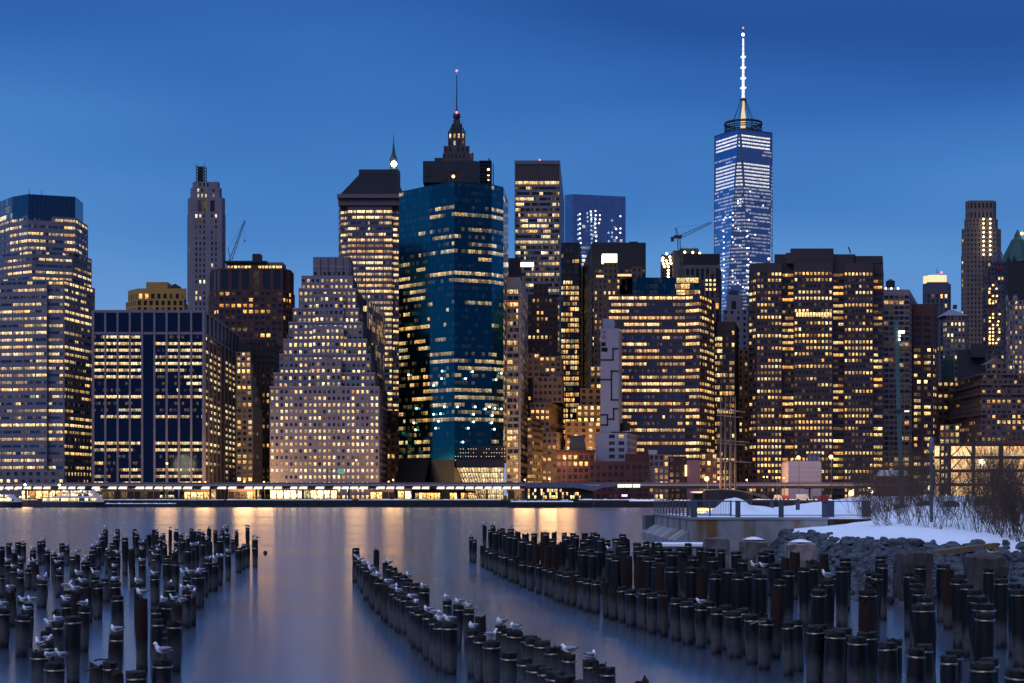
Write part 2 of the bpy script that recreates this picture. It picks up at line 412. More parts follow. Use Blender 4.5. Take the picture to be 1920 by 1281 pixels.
# dark glass box with pale vertical ribs
def b_box():
    d = 745; ch = [(175, d), (382, d), (446, 858)]
    st = dict(mode='curtain', fl=3.02, bay=5.56, panes=5, v=(0.30, 0.72), p=lambda t: 0.5 if not 0.36 < t < 0.47 else 0.0, spread=0.48, stay=0.84, warm=0.7, bri=1.0,
              cmask=lambda c, n: not (n == 9 and c == 4), side={1: dict(panes=4, bay=12.6, p=0.42, stay=0.6)})
    r = tower('office_block', 'broad dark glass office block with pale vertical ribs and an unlit central bay', [(ch, 626, None, st), (ch, 583, 626, dict(p=0.0, fl=11, panes=1, v=(0.02, 0.98), side={1: dict(bay=12.6)}))],
              RIBM, GLASS_DARK, st, seed=5, D=20)
    z0, z1 = GZ, PZ(583, d)
    for i, n in ((0, 9), (1, 9)):
        a = Vector((PX(*ch[i]), ch[i][1], 0)); b = Vector((PX(*ch[i + 1]), ch[i + 1][1], 0)); dr = (b - a).normalized(); nn = Vector((dr.y, -dr.x, 0))
        for k in range(n + 1):
            q = a + (b - a) * (k / n) + nn * 0.35; mb = MB(); w = 1.15 if k in (0, n) else 0.85
            mb.bar((q.x, q.y, z0), (q.x, q.y, z1 + 0.2), w, 0.9); mb.build('rib', RIBM, r)
        for py, h in ((584, 1.2), (625, 1.1)):
            z = PZ(py, d); mb = MB(); p, q = a + nn * 0.2, b + nn * 0.2
            mb.bar((p.x, p.y, z), (q.x, q.y, z), 0.5, h); mb.build('cornice', RIBM, r)
b_box()

# yellow panelled block behind
def b_yellow():
    d = 980
    st = dict(mode='punched', fl=4.0, bay=3.6, panes=1, u=(0.2, 0.75), v=(0.15, 0.85), p=0.2, stay=0.5, warm=0.5)
    r = tower('apartment_block', 'ochre yellow panelled block with dark windows rising behind the ribbed glass block', [
        ([(236, d + 14), (256, d), (345, d), (352, d + 30)], 562, None, st), ([(240, d + 16), (258, d + 4), (350, d + 4)], 541, 562, dict(fl=6, head=2.5))], GOLDB, WINS, st, seed=8, D=30)
    mb = MB(); pbox(mb, 274, 314, 529, 541, d + 10, 12); mb.build('penthouse', GOLDB, r)
    mb = MB(); x0, x1, y = PX(320, d + 10), PX(336, d + 10), d + 10; z0, z1 = PZ(541, d + 10), PZ(535, d + 10)
    mb.box(x0, x1, y, y + 6, z0, z1 - 0.5); mb.face([(x0, y, z1 - .5), (x1, y, z1 - .5), ((x0 + x1) / 2, y, z1 + 1)]); mb.face([(x0, y, z1 - .5), ((x0 + x1) / 2, y, z1 + 1), ((x0 + x1) / 2, y + 6, z1 + 1), (x0, y + 6, z1 - .5)])
    mb.face([(x1, y, z1 - .5), (x1, y + 6, z1 - .5), ((x0 + x1) / 2, y + 6, z1 + 1), ((x0 + x1) / 2, y, z1 + 1)]); mb.build('dormer', ROOF, r)
b_yellow()

# slim art deco tower with lattice antenna
def b_deco():
    d = 1120
    st = dict(mode='punched', fl=3.7, bay=2.6, panes=1, u=(0.28, 0.72), v=(0.2, 0.8), p=0.16, stay=0.3, warm=0.8, cmask=lambda c, n: c not in (0, n - 1) and c % 4 != 0)
    r = tower('art_deco_tower', 'slim mauve stone art deco tower with chamfered top and lattice antenna', [
        ([(361, d + 4), (364, d + 2), (408, d + 2), (412, d + 5)], 341, 352, dict(p=0.0)),
        ([(357, d + 5), (361, d + 1), (411, d + 1), (416, d + 5)], 352, 372, dict(p=0.5)),
        ([(352, d + 6), (357, d), (416, d), (422, d + 6)], 370, 400, dict(fl=9, v=(0.1, 0.8), u=(0.15, 0.85), bay=4.2, p=0.2)),
        ([(351, d + 7), (357, d), (416, d), (423, d + 7)], 400, None, None)], MAUVE, WINS, st, seed=21, D=20)
    mb = MB(); x0, x1 = PX(368, d + 8), PX(384, d + 8); zt, zb = PZ(313, d + 8), PZ(341, d + 8); y0 = d + 8; w = x1 - x0
    for x in (x0, x1):
        for y in (y0, y0 + w): mb.bar((x, y, zb), (x, y, zt + 1), 0.45)
    n = 5
    for k in range(n + 1):
        z = zb + (zt - zb) * k / n
        mb.bar((x0, y0, z), (x1, y0, z), 0.5); mb.bar((x0, y0 + w, z), (x1, y0 + w, z), 0.5)
        if k < n:
            z2 = zb + (zt - zb) * (k + 1) / n; mb.bar((x0, y0, z), (x1, y0, z2), 0.3); mb.bar((x1, y0, z), (x0, y0, z2), 0.3); mb.box(x0 + 1, x1 - 2, y0 + 1, y0 + w - 1, z + 0.5, z + 2.4)
    mb.bar((x0 + .5, y0, zt), (x0 + .5, y0, zt + 2.2), 0.25); mb.bar((x1, y0, zt), (x1, y0, zt + 3), 0.25); mb.build('lattice_antenna', DARKM, r)
b_deco()

# dark red tower with crane on the roof, dark slab and stepped tan block before it
def b_red():
    d = 930
    st = dict(mode='punched', fl=3.35, bay=3.2, panes=1, u=(0.15, 0.8), v=(0.2, 0.75), p=0.13, stay=0.65, warm=0.2, bri=0.85)
    r = tower('brick_tower', 'dark red brick tower with rounded corners and a lit roof deck', [
        ([(393, d + 22), (398, d + 8), (412, d), (530, d), (545, d + 8), (551, d + 22)], 503, 545, dict(fl=11, v=(0.05, 0.92), bay=5.6, p=0.07)),
        ([(391, d + 22), (396, d + 8), (410, d), (531, d), (547, d + 8), (553, d + 22)], 545, None, None)], BROWN, WINS, st, seed=31, D=30)
    mb = MB(); pbox(mb, 424, 530, 492, 503, d + 10, 14); mb.build('roof_deck', wm('deck_wall', (0.3, 0.2, 0.12), 0.8), r)
    mb = MB(); rng = random.Random(4)
    for i in range(16):
        x = 426 + i * 6.5
        if i in (7, 8): continue
        mb.face([(PX(x, d + 9.9), d + 9.9, PZ(501.5, d)), (PX(x + 5.4, d + 9.9), d + 9.9, PZ(501.5, d)), (PX(x + 5.4, d + 9.9), d + 9.9, PZ(494, d)), (PX(x, d + 9.9), d + 9.9, PZ(494, d))], 0, (rng.uniform(.4, 1.3), rng.uniform(.2, .7), rng.random()), UVQ)
    mb.build('lit_clerestory', WIN, r)
    mb = MB(); pbox(mb, 420, 500, 489, 492, d + 8, 18); pbox(mb, 473, 488, 476, 489, d + 14, 8); mb.build('penthouse', DARKM, r)
    # luffing crane: lattice jib, its pendant and hook
    c = thing('crane', 'thin lattice crane jib raised over the dark red tower', 'crane', (PX(436, d + 12), d + 12, PZ(489, d + 12)))
    a = Vector((PX(432, d + 12), d + 12, PZ(489, d + 12))); b = Vector((PX(459, d + 12), d + 12, PZ(414, d + 12)))
    mb = MB(); o = Vector((1.0, 0, 0.36))
    for s_ in (-1, 1): mb.bar(a + o * s_ * .9, b + o * s_ * 0.35, 0.3)
    for k in range(14):
        p = a.lerp(b, k / 14); q = a.lerp(b, (k + 1) / 14); s_ = 1 if k % 2 else -1; mb.bar(p + o * s_ * .7, q - o * s_ * .7, 0.18)
    mb.build('jib', wm('crane_red', (0.10, 0.045, 0.05), 0.6), c)
    mb = MB(); mb.bar(a + Vector((-1.3, 0, 7)), b, 0.1); mb.bar(a + Vector((-1.3, 0, 7)), a, 0.3); mb.build('pendant', DARKM, c)
    mb = MB(); mb.bar(b, b + Vector((0, 0, -11)), 0.08); mb.box(b.x - .3, b.x + .3, b.y - .3, b.y + .3, b.z - 12.2, b.z - 11); mb.build('hook', DARKM, c)
b_red()
tower('office_slab', 'narrow near-black slab with few lit windows, between tan stepped block and ziggurat', [([(452, 852), (490, 845), (514, 845), (524, 870)], 640, None, None)], wm('brown_black_brick', (0.035, 0.022, 0.025), 0.8), WINS,
      dict(mode='punched', fl=3.3, bay=2.5, u=(0.3, 0.75), v=(0.25, 0.75), p=0.14, warm=0.3, stay=0.3, bri=0.6, side={0: dict(p=0.02)}), seed=6)
def b_tan_step():
    st = dict(mode='punched', fl=2.72, bay=2.35, panes=1, u=(0.2, 0.82), v=(0.25, 0.8), p=0.45, stay=0.3, warm=0.35, side={1: dict(p=0.1)})
    d = 790; T = []
    for x0, x1, x2, y, yb in ((443, 470, 471, 660, 678), (443, 470, 475, 678, 703), (443, 471, 480, 703, 722), (443, 472, 484, 722, 742), (443, 473, 488, 742, 765), (443, 474, 492, 765, None)):
        T.append(([(x0, d), (x1, d), (x2, d + 16)], y, yb, None))
    r = tower('stepped_apartments', 'small tan stone stepped building squeezed beside the ribbed glass block', T, BUFF, WINS, st, seed=3, D=14)
    mb = MB(); pbox(mb, 446, 466, 646, 660, d + 4, 8); pbox(mb, 449, 458, 638, 646, d + 4, 6); mb.build('penthouse', DARKM, r)
b_tan_step()

# the white-grey ziggurat with hundreds of small lit windows
def b_zig():
    d = 745
    st = dict(mode='punched', fl=2.98, bay=2.2, panes=1, u=(0.23, 0.74), v=(0.2, 0.68), rec=0.35, p=0.58, spread=0.3, stay=0.25, warm=0.55, bri=1.0, side={1: dict(p=0.12, bay=2.8)})
    T = []
    for x0, x1, x2, y, yb, dd in ((587, 658, 663, 482, 519, 26), (565, 662, 670, 517, 543, 20), (560, 668, 681, 541, 580, 17), (549, 673, 688, 578, 606, 14), (541, 680, 694, 604, 639, 11),
                                  (531, 688, 702, 636, 667, 8), (524, 695, 708, 664, 702, 6), (513, 703, 719, 699, 728, 3), (506, 711, 727, 725, None, 0),
                                  (590, 644, 644.5, 551, 617, 12.5), (585, 645, 645.5, 611, 676, 7.5), (582, 640, 640.5, 673, 738, 1.5)):
        kw = dict(p=0.05, head=6) if y == 482 else dict(fl=2.98, head=0.7, p=0.74 if yb is None else 0.58)
        T.append(([(x0, d + dd), (x1, d + dd), (x2, d + dd + 26 + (26 - dd))], y, yb, kw, 6))
    # put the main block last in the list of tiers so its front sets the base
    T.append(T.pop(8))
    r = tower('ziggurat_building', 'pale grey stepped ziggurat office building with rows of small lit windows', T, MAUVE, WINS, st, seed=17, D=8)
    for x in (598, 612, 626, 640, 652):
        mb = MB(); pbox(mb, x, x + 2.2, 482, 519, d + 25.2, 0.8); mb.build('pilaster', MAUVE, r)
    mb = MB()
    for x0, x1, y, dd in ((506, 711, 725, 0), (513, 703, 699, 3), (524, 695, 664, 6), (531, 688, 636, 8), (541, 680, 604, 11), (549, 673, 578, 14), (560, 668, 541, 17), (587, 658, 500, 26)):
        mb.box(PX(x0, d + dd) - .1, PX(x1, d + dd) + .1, d + dd - 0.18, d + dd - 0.02, PZ(y + 2, d + dd), PZ(y - 0.6, d + dd))
    mb.build('coping', wm('pale_coping', (0.46, 0.42, 0.50), 0.8), r)
b_zig()
# white framed narrow block peeping out behind its shoulder
def b_white_stripe():
    d = 830
    st = dict(mode='ribbon', fl=2.9, bay=3.4, panes=3, u=(0.12, 0.88), v=(0.0, 1.0), p=0.3, stay=0.3, warm=0.4)
    tower('striped_office', 'narrow black office block with white vertical stripes behind the ziggurat', [([(672, d), (690, d), (722, d + 60)], 563, None, st)], WHITEC, WIN, st, seed=9, D=10)
b_white_stripe()

# granite tower with a dark hipped roof
def b_mansard():
    d = 930
    st = dict(mode='ribbon', fl=3.22, bay=5.4, panes=4, u=(0.05, 0.95), v=(0.28, 0.74), p=lambda t: 0.8 if t > 0.65 else 0.6, spread=0.4, stay=0.75, warm=0.5, bri=1.1, head=2)
    r = tower('granite_tower', 'tall granite office tower with brightly lit floors under a dark hipped roof', [
        ([(635, d + 16), (638, d + 4), (650, d + 3), (652, d), (735, d), (737, d + 3), (748, d + 4), (752, d + 16)], 385, None, None)], wm('red_granite', (0.21, 0.155, 0.19), 0.7, scale=0.1), WINB, st, seed=41, D=30)
    mb = MB(); pbox(mb, 634, 754, 370, 385, d - 1, 40); pbox(mb, 632, 757, 364, 371, d - 3, 44); mb.build('cornice', wm('cornice_stone', (0.26, 0.19, 0.23), 0.7), r)
    mb = MB(); z0, z1, z2 = PZ(364, d - 3), PZ(322, d + 6), PZ(316, d + 6)
    x0, x1 = PX(638, d - 2), PX(757, d - 2); u0, u1 = PX(672, d + 8), PX(739, d + 8); yb, yt = d - 2, d + 14
    A = [(x0, yb, z0), (x1, yb, z0), (x1, yb + 42, z0), (x0, yb + 42, z0)]; Bq = [(u0, yt, z1), (u1, yt, z1), (u1, yt + 12, z1), (u0, yt + 12, z1)]
    for k in range(4): mb.face([A[k], A[(k + 1) % 4], Bq[(k + 1) % 4], Bq[k]])
    mb.box(u0 - .3, u1 + .3, yt - .3, yt + 12.3, z1, z2 + 1); mb.build('hipped_roof', wm('slate_roof', (0.03, 0.032, 0.045), 0.6, scale=0.6, bump=0.3, stretch=(0.2, 0.2, 3)), r)
    mb = MB()
    for k in range(1, 26):
        t = k / 26; a = Vector(A[0]).lerp(Vector(Bq[0]), t); b = Vector(A[1]).lerp(Vector(Bq[1]), t); mb.bar(a + Vector((0, -.1, .05)), b + Vector((0, -.1, .05)), 0.16)
    mb.build('roof_batten', DARKM, r)
b_mansard()
# green needle spire with a lit lantern behind it
def b_needle():
    d = 1180; x = PX(738, d); z = lambda y: PZ(y, d)
    r = thing('spired_tower', 'slender dark tower topped by a green needle spire with a blazing white lantern', 'tower', (x, d, GZ))
    mb = MB(); mb.box(x - 5, x + 4.5, d - 4, d + 5, GZ, z(322)); mb.build('shaft', wm('dark_stone', (0.06, 0.06, 0.08), 0.8), r)
    mb = MB(); mb.lathe([(3.6, z(340)), (3.6, z(318)), (2.6, z(316)), (2.6, z(300)), (3.0, z(299)), (1.4, z(290)), (0.9, z(280)), (0.35, z(268)), (0.12, z(250))], 8, (x, d, 0)); mb.build('spire', wm('copper_green', (0.05, 0.13, 0.12), 0.6), r)
    lamp_ball(r, 'lantern', 738.5, 307.5, d - 3.8, 2.2, glow('lantern_white', (1.0, 0.88, 0.7), 12))
b_needle()

# deep teal glass tower, the biggest in front
def b_teal():
    d = 745
    def p(t):   # t = 0 at the street, 1 at the roof
        for a, b, v in ((0.80, 0.835, 0.85), (0.835, 0.88, 0.6), (0.62, 0.80, 0.38), (0.655, 0.67, 0.95), (0.535, 0.62, 0.12), (0.50, 0.535, 0.5), (0.39, 0.50, 0.12), (0.335, 0.39, 0.3), (0.105, 0.335, 0.32), (0.0, 0.06, 0.1)):
            if a <= t < b: return v
        return 0.04
    def pf(t):
        y = 905 - t * 565                # photo row of this floor on the front
        for yy, v in ((527, 0.97), (538, 0.7), (408, 0.72), (395, 0.45), (432, 0.5), (446, 0.5), (460, 0.5), (473, 0.5), (486, 0.5), (580, 0.45), (694, 0.62), (708, 0.55), (721, 0.7), (763, 0.95), (777, 0.75), (790, 0.7), (804, 0.6), (830, 0.97), (818, 0.35), (735, 0.45), (748, 0.4)):
            if abs(y - yy) < 7: return v
        return 0.045
    st = dict(mode='curtain', fl=3.27, bay=1.62, panes=1, v=(0.30, 0.78), p=pf, spread=0.10, stay=0.74, warm=0.65, bri=0.62, side={0: dict(p=lambda t: 0.42 if t < 0.76 else 0.04, warm=0.5, stay=0.6, bri=0.85), 4: dict(p=lambda t: 0.3 if t < 0.7 else 0.05, warm=0.4)})
    r = tower('glass_tower', 'huge faceted deep teal glass tower, darkest and widest of the skyline', [
        ([(748, 764), (806, 748), (852, 738), (922, 745), (944, 752), (953, 790)], 340, 862, None, 30),
        ([(748, 764), (806, 748), (852, 738), (864, 741)], 862, None, dict(plain=True), 30)], BLACKM, GLASS_TEAL, st, seed=52, D=30)
    mb = MB(); A = [(748, 812), (806, 748)]     # sloping skirt to the left, at street level
    z1, z0 = PZ(858, 748), GZ
    mb.face([(PX(738, 752), 752, z0), (PX(790, 738), 738, z0), (PX(806, 748), 747.6, z1), (PX(748, 764), 763.5, z1)])
    mb.build('sloping_skirt', wm('skirt_glass', (0.006, 0.008, 0.012), 0.5, 0.0, spec=.1), r)
    # dark trellis with dots of light over a sloping lit atrium
    d2 = 738; mb = MB(); pbox(mb, 864, 946, 836, 868, d2 + 3, 14); mb.build('trellis_wall', BLACKM, r)
    mb = MB(); lm = MB(); rng = random.Random(2)
    for j in range(6):
        z = PZ(840 + j * 5, d2); mb.bar((PX(854, d2), d2, z), (PX(946, d2), d2, z), 0.14)
    for i in range(20):
        x = PX(854 + i * 4.84, d2); mb.bar((x, d2 + .05, PZ(868, d2)), (x, d2 + .05, PZ(839, d2)), 0.12)
        for j in range(4):
            if rng.random() < .7: z = PZ(842 + j * 7, d2); lm.box(x - .13, x + .13, d2 - .3, d2 - .1, z - .13, z + .13)
    mb.build('trellis', DARKM, r); lm.build('trellis_lamp', glow('pin_lamp', (1, .7, .45), 1.6), r)
    mb = MB(); pbox(mb, 855, 946, 862, 877, d2 - 0.5, 17); mb.build('canopy', wm('canopy_dark', (0.015, 0.016, 0.025), 0.5), r)
    mb = MB(); fr = MB(); n, m_ = 16, 6
    a0, a1 = Vector((PX(856, d2), d2, PZ(877, d2))), Vector((PX(944, d2), d2, PZ(877, d2))); c0, c1 = Vector((PX(880, d2 - 14), d2 - 14, GZ)), Vector((PX(944, d2 - 14), d2 - 14, GZ))
    for i in range(n):
        for j in range(m_):
            f = lambda u, v: tuple((c0.lerp(c1, u)).lerp(a0.lerp(a1, u), v))
            mb.face([f(i / n, j / m_), f((i + 1) / n, j / m_), f((i + 1) / n, (j + 1) / m_), f(i / n, (j + 1) / m_)], 0, (rng.uniform(.35, 1.1), rng.uniform(.4, .8), rng.random()), UVQ)
    for i in range(n + 1):
        u = i / n; fr.bar(c0.lerp(c1, u) + Vector((0, -.15, .1)), a0.lerp(a1, u) + Vector((0, -.15, .1)), 0.22)
    for j in range(m_ + 1):
        v = j / m_; fr.bar(c0.lerp(a0, v) + Vector((0, -.15, .1)), c1.lerp(a1, v) + Vector((0, -.15, .1)), 0.3)
    mb.build('atrium_glass', WIN, r); fr.build('atrium_frame', DARKM, r)
    mb = MB(); pbox(mb, 793, 896, 302, 342, 762, 34); pbox(mb, 815, 830, 296, 303, 764, 20); mb.face([(PX(896, 762), 762, PZ(302, 762)), (PX(900, 770), 770, PZ(300, 762)), (PX(900, 770), 770, PZ(342, 762)), (PX(896, 762), 762, PZ(342, 762))])
    mb.build('plant_room', wm('plant_room_grey', (0.045, 0.045, 0.06), 0.8), r)
    mb = MB()
    for x0 in (797, 803): pbox(mb, x0, x0 + 4, 312, 331, 761.7, 0.25)
    pbox(mb, 843, 858, 306, 322, 761.7, 0.25); pbox(mb, 832, 838, 329, 339, 761.7, 0.25); mb.build('louvre', DARKM, r)
    lamp_ball(r, 'roof_lamp', 850, 331, 757, 0.75, WARM_L)
    # bright ceiling lamps hanging bare on the half-fitted floors
    rng = random.Random(77)
    L = [(829, 696), (828, 710), (813, 723), (826, 776), (813, 777), (817, 803), (822, 790), (833, 763), (858, 763), (886, 697), (873, 710), (891, 763), (910, 767), (918, 763), (928, 766), (940, 700), (940, 767), (930, 712), (888, 777), (888, 791), (922, 793), (923, 779), (878, 803), (927, 805), (766, 703), (781, 766), (776, 793), (779, 806), (868, 829)]
    for x, y in L:
        dd = 748 + (806 - x) * 16 / 58.0 if x < 806 else 748 - (x - 806) * 10 / 46.0 if x < 852 else 738 + (x - 852) * 7 / 70.0 if x < 922 else 745 + (x - 922) * 7 / 22.0
        lamp_ball(r, 'ceiling_lamp', x, y, dd - 1.3, 0.5, glow('cold_work_lamp', (1.0, 0.98, 0.72), 4))
b_teal()

# stepped gothic deco spire behind
def b_pine():
    d = 960; st = dict(mode='punched', fl=3.4, bay=2.4, u=(0.3, 0.7), v=(0.2, 0.8), p=0.22, stay=0.3, warm=0.8)
    r = tower('deco_spire_tower', 'dark stepped stone spire with red beacons and a long needle, behind the teal tower', [
        ([(852.2, d + 9), (860.5, d + 9)], 214, 232, dict(plain=True), 4), ([(850, d + 8), (862.7, d + 8)], 225, 240, dict(plain=True), 6), ([(848.5, d + 7), (865, d + 6), (864, d + 6)][:2], 232, 243, dict(plain=True), 8),
        ([(846, d + 6), (867, d + 6)], 235, 250, dict(plain=True), 10), ([(840, d + 3), (872.5, d + 3)], 248, 275, dict(p=0.35), 14), ([(832, d + 1), (880, d + 1)], 274, 300, None, 18), ([(830, d), (888, d)], 288, None, dict(p=0.15), 24)],
              wm('dark_brown_stone', (0.13, 0.10, 0.12), 0.85), WINS, st, seed=61, D=20)
    mb = MB(); x = PX(856.3, d + 10)
    mb = MB(); mb.lathe([(2.3, PZ(214, d)), (1.9, PZ(206, d)), (1.0, PZ(204, d)), (0.9, PZ(199, d)), (0.35, PZ(198, d)), (0.22, PZ(133, d))], 8, (x, d + 10, 0)); mb.build('needle', DARKM, r)
    lamp_ball(r, 'beacon', 856.3, 133, d + 10, 0.7, RED_L); lamp_ball(r, 'beacon', 856.3, 211, d + 7, 0.8, RED_L)
    for px, y in ((841.5, 243), (844.5, 238), (848, 230), (852, 222), (861, 222), (865, 230), (868.5, 238), (871.5, 243), (833, 272), (879, 272), (886, 285)):
        mb = MB(); mb.box(PX(px - 1, d), PX(px + 1, d), d + 2, d + 4, PZ(y + 10, d), PZ(y, d)); mb.build('pinnacle', DARKM, r)
b_pine()
def b_scaffold():
    d = 1000; x0, x1 = PX(898, d), PX(925, d)
    r = thing('construction_tower', 'open steel floors of a small unfinished tower with work lamps, behind the teal roof', 'building', (PX(911, d), d, GZ))
    mb = MB(); mb.box(x0, x1, d + 2, d + 12, GZ, PZ(346, d)); mb.build('wall', BLACKM, r)
    mb = MB()
    for k in range(8):
        z = PZ(346 - k * 6.2, d); mb.box(x0, x1 - 1, d, d + 9, z, z + 0.5)
    for x in (x0, x0 + 3, x0 + 6, x1 - 1.4, x1): mb.bar((x, d, PZ(346, d)), (x, d, PZ(306, d)), 0.35); mb.bar((x, d + 9, PZ(346, d)), (x, d + 9, PZ(306, d)), 0.35)
    for k in range(12):
        z = PZ(346 - k * 3.3, d); mb.bar((x1 - 1.4, d, z), (x1, d, z + 1), 0.14)
    mb.bar((PX(917, d), d + 2, PZ(306, d)), (PX(917, d), d + 2, PZ(296, d)), 0.9); mb.build('steel_frame', DARKM, r)
    for y in (318, 328, 339): lamp_ball(r, 'work_lamp', 916, y, d + 2, 0.7, glow('work_lamp_warm', (1, .72, .35), 8))
b_scaffold()
# ------------------------------------------------------------------ middle of the skyline
def b_slab():
    d = 1060
    st = dict(mode='ribbon', fl=3.45, bay=5.0, panes=4, u=(0.0, 1.0), v=(0.25, 0.8), p=0.5, spread=0.45, stay=0.72, warm=0.6, bri=1.1, side={1: dict(p=0.0, bay=6, u=(0.1, 0.3), v=(0.1, 0.2))})
    r = tower('slab_skyscraper', 'tall straight slab skyscraper with pale spandrels and a rust brown louvred crown', [([(965, d), (1050, d), (1058, d + 150)], 338, None, st), ([(965, d), (1050, d), (1058, d + 150)], 302, 338, dict(plain=True))],
              wm('anodised_grey', (0.30, 0.28, 0.33), 0.6, scale=0.1), WIN, st, seed=71, D=5)
    mb = MB()
    for k in range(22): pbox(mb, 968 + k * 3.7, 970.2 + k * 3.7, 309, 337, d - 0.6, 0.5)
    mb.build('crown_louvre', wm('rust_louvre', (0.10, 0.055, 0.06), 0.7), r)
    mb = MB(); pbox(mb, 964.5, 1050.5, 301, 308, d - 0.8, 0.7)
    for x in (965, 1048.5): pbox(mb, x, x + 2, 308, 900, d - 0.9, 0.8)
    mb.build('edge_column', wm('pale_column', (0.22, 0.20, 0.25), 0.6), r); lamp_ball(r, 'beacon', 1012, 300.5, d + 5, 0.6, RED_L)
b_slab()
def b_blueglass():
    d = 1620
    st = dict(mode='curtain', fl=4.2, bay=3.2, panes=1, v=(0.2, 0.85), p=lambda t: 0.3 if 0.45 < t < 0.9 else (0.5 if t <= 0.45 else 0.0), spread=0.15, stay=0.55, warm=0.55, bri=0.9, side={0: dict(p=0.03)},
              cmask=lambda c, n: n < 12 or (2 <= c <= 7) or c > n - 5 and c % 2)
    r = tower('glass_slab', 'smooth pale blue glass tower with sparse white lights, between the slab and the black tower', [([(1059, 1626), (1074, d), (1173, d + 14)], 364, None, st)], STEEL, GLASS_SKY, st, seed=72, D=30)
    mb = MB(); rng = random.Random(4)
    for px, ys in ((1088, range(402, 482, 9)), (1117, range(396, 482, 8)), (1108, (397, 404, 412)), (1124, (404, 412, 419)), (1163, (406, 429, 437)), (1156, (430, 446))):
        for y in ys:
            q = 0.9; mb.lathe([(.1, -q), (q * .8, -q * .5), (q, 0), (q * .8, q * .5), (.1, q)], 6, (PX(px + rng.uniform(-1, 1), d - 1), d - 1.2, PZ(y, d)))
    mb.build('ceiling_lamp', glow('cold_white_lamp', (1.0, 0.96, 0.86), 2.4), r)
b_blueglass()
def b_dark_warm():
    d = 960
    st = dict(mode='ribbon', fl=3.1, bay=3.0, panes=2, u=(0.06, 0.94), v=(0.2, 0.85), p=lambda t: 0.05 if t > 0.86 else 0.66, spread=0.35, stay=0.5, warm=0.38, bri=1.0)
    tower('office_sliver', 'dark sliver of an office tower with warm yellow floors, left of the black tower', [([(1052, d), (1086, d), (1090, d + 20)], 455, None, st)], BLACKM, WIN, st, seed=73, D=20)
b_dark_warm()
def b_black():
    d = 900
    st = dict(mode='punched', fl=3.1, bay=2.9, panes=1, u=(0.15, 0.85), v=(0.25, 0.75), p=0.22, stay=0.75, warm=0.4, bri=1.0,
              side={0: dict(p=0.30, bay=3.6, fl=2.6, stay=0.2, bri=0.55, warm=0.9)}, head=14)
    r = tower('black_tower', 'black glass and steel tower with a dotted side wall', [([(1087, 1030), (1110, d), (1211, d)], 455, None, st)], wm('black_steel', (0.022, 0.020, 0.028), 0.5), WINS, st, seed=74, D=80)
    mb = MB(); pbox(mb, 1180, 1196, 453, 456, d + 10, 10); mb.build('hatch', DARKM, r)
b_black()
def b_buff():
    d = 868
    st = dict(mode='punched', fl=3.1, bay=2.4, u=(0.3, 0.7), v=(0.25, 0.75), p=0.12, stay=0.3, warm=0.3)
    m = wm('buff_brick', (0.19, 0.125, 0.10), 0.85, scale=0.12)
    r = tower('brick_shaft_tower', 'buff brick tower whose tall shaft carries a blazing white light box', [([(1132, d + 2), (1158, d + 2)], 492, 525, dict(p=0.0), 8), ([(1184, d + 2), (1204, d + 2)], 500, 525, dict(p=0), 8), ([(1113, d), (1206, d), (1207, d + 10)], 522, None, st, 10)], m, WINS, st, seed=75, D=10)
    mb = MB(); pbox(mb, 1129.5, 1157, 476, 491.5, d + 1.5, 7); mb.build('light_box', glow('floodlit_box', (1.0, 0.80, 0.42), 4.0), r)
    mb = MB(); pbox(mb, 1128.5, 1158, 474, 476, d + 1, 8); mb.build('box_roof', DARKM, r)
    mb = MB(); pbox(mb, 1158, 1184, 514, 518, d + 5, 0.5); pbox(mb, 1118, 1132, 516, 520, d + 1, .5); mb.build('lit_strip', glow('warm_strip', (1, .55, .2), 1.4), r)
b_buff()
def b_whiteframe():
    d = 770; w = wm('white_frame', (0.55, 0.50, 0.54), 0.7, scale=0.1)
    st = dict(mode='ribbon', fl=2.95, bay=3.6, panes=2, u=(0.06, 0.94), v=(0.28, 0.9), rec=0.7, p=0.55, spread=0.4, stay=0.5, warm=0.42, side={1: dict(bay=7, panes=2, p=0.5, u=(0.08, 0.92))})
    r = tower('apartment_tower', 'slender white framed tower with deep window bays, touching the teal tower', [([(950, d), (974, d), (990, d + 66)], 520, None, st), ], w, WIN, dict(st, head=5.5), seed=81, D=4)
    mb = MB()
    for i in range(16): pbox(mb, 951 + i * 1.5, 951.7 + i * 1.5, 515, 520, d + .5, 0.5)
    mb.build('roof_rail', DARKM, r)
    mb = MB()
    for k in range(2): pbox(mb, 949 + k * 24.6, 951.4 + k * 24.6, 520, 906, d - .6, .55)
    mb.build('corner_pier', w, r)
b_whiteframe()
def b_dark_sign():
    d = 900; r = tower('plain_tower', 'plain dark tower with a bright white sign panel, behind the white framed tower', [([(953, d), (977, d), (978, d + 20)], 484, None, dict(plain=True))], wm('ribbed_dark', (0.03, 0.028, 0.035), 0.7), WINS, dict(mode='punched', fl=3, bay=3, p=0), seed=82)
    mb = MB(); pbox(mb, 976, 1001, 492, 500, d - 1, 1.2); mb.build('sign_panel', glow('sign_panel_white', (1.0, 0.86, 0.66), 2.4), r)
    mb = MB()
    for k in range(9): pbox(mb, 954 + k * 2.6, 955 + k * 2.6, 486, 515, d - .4, .35)
    mb.build('rib', DARKM, r)
b_dark_sign()
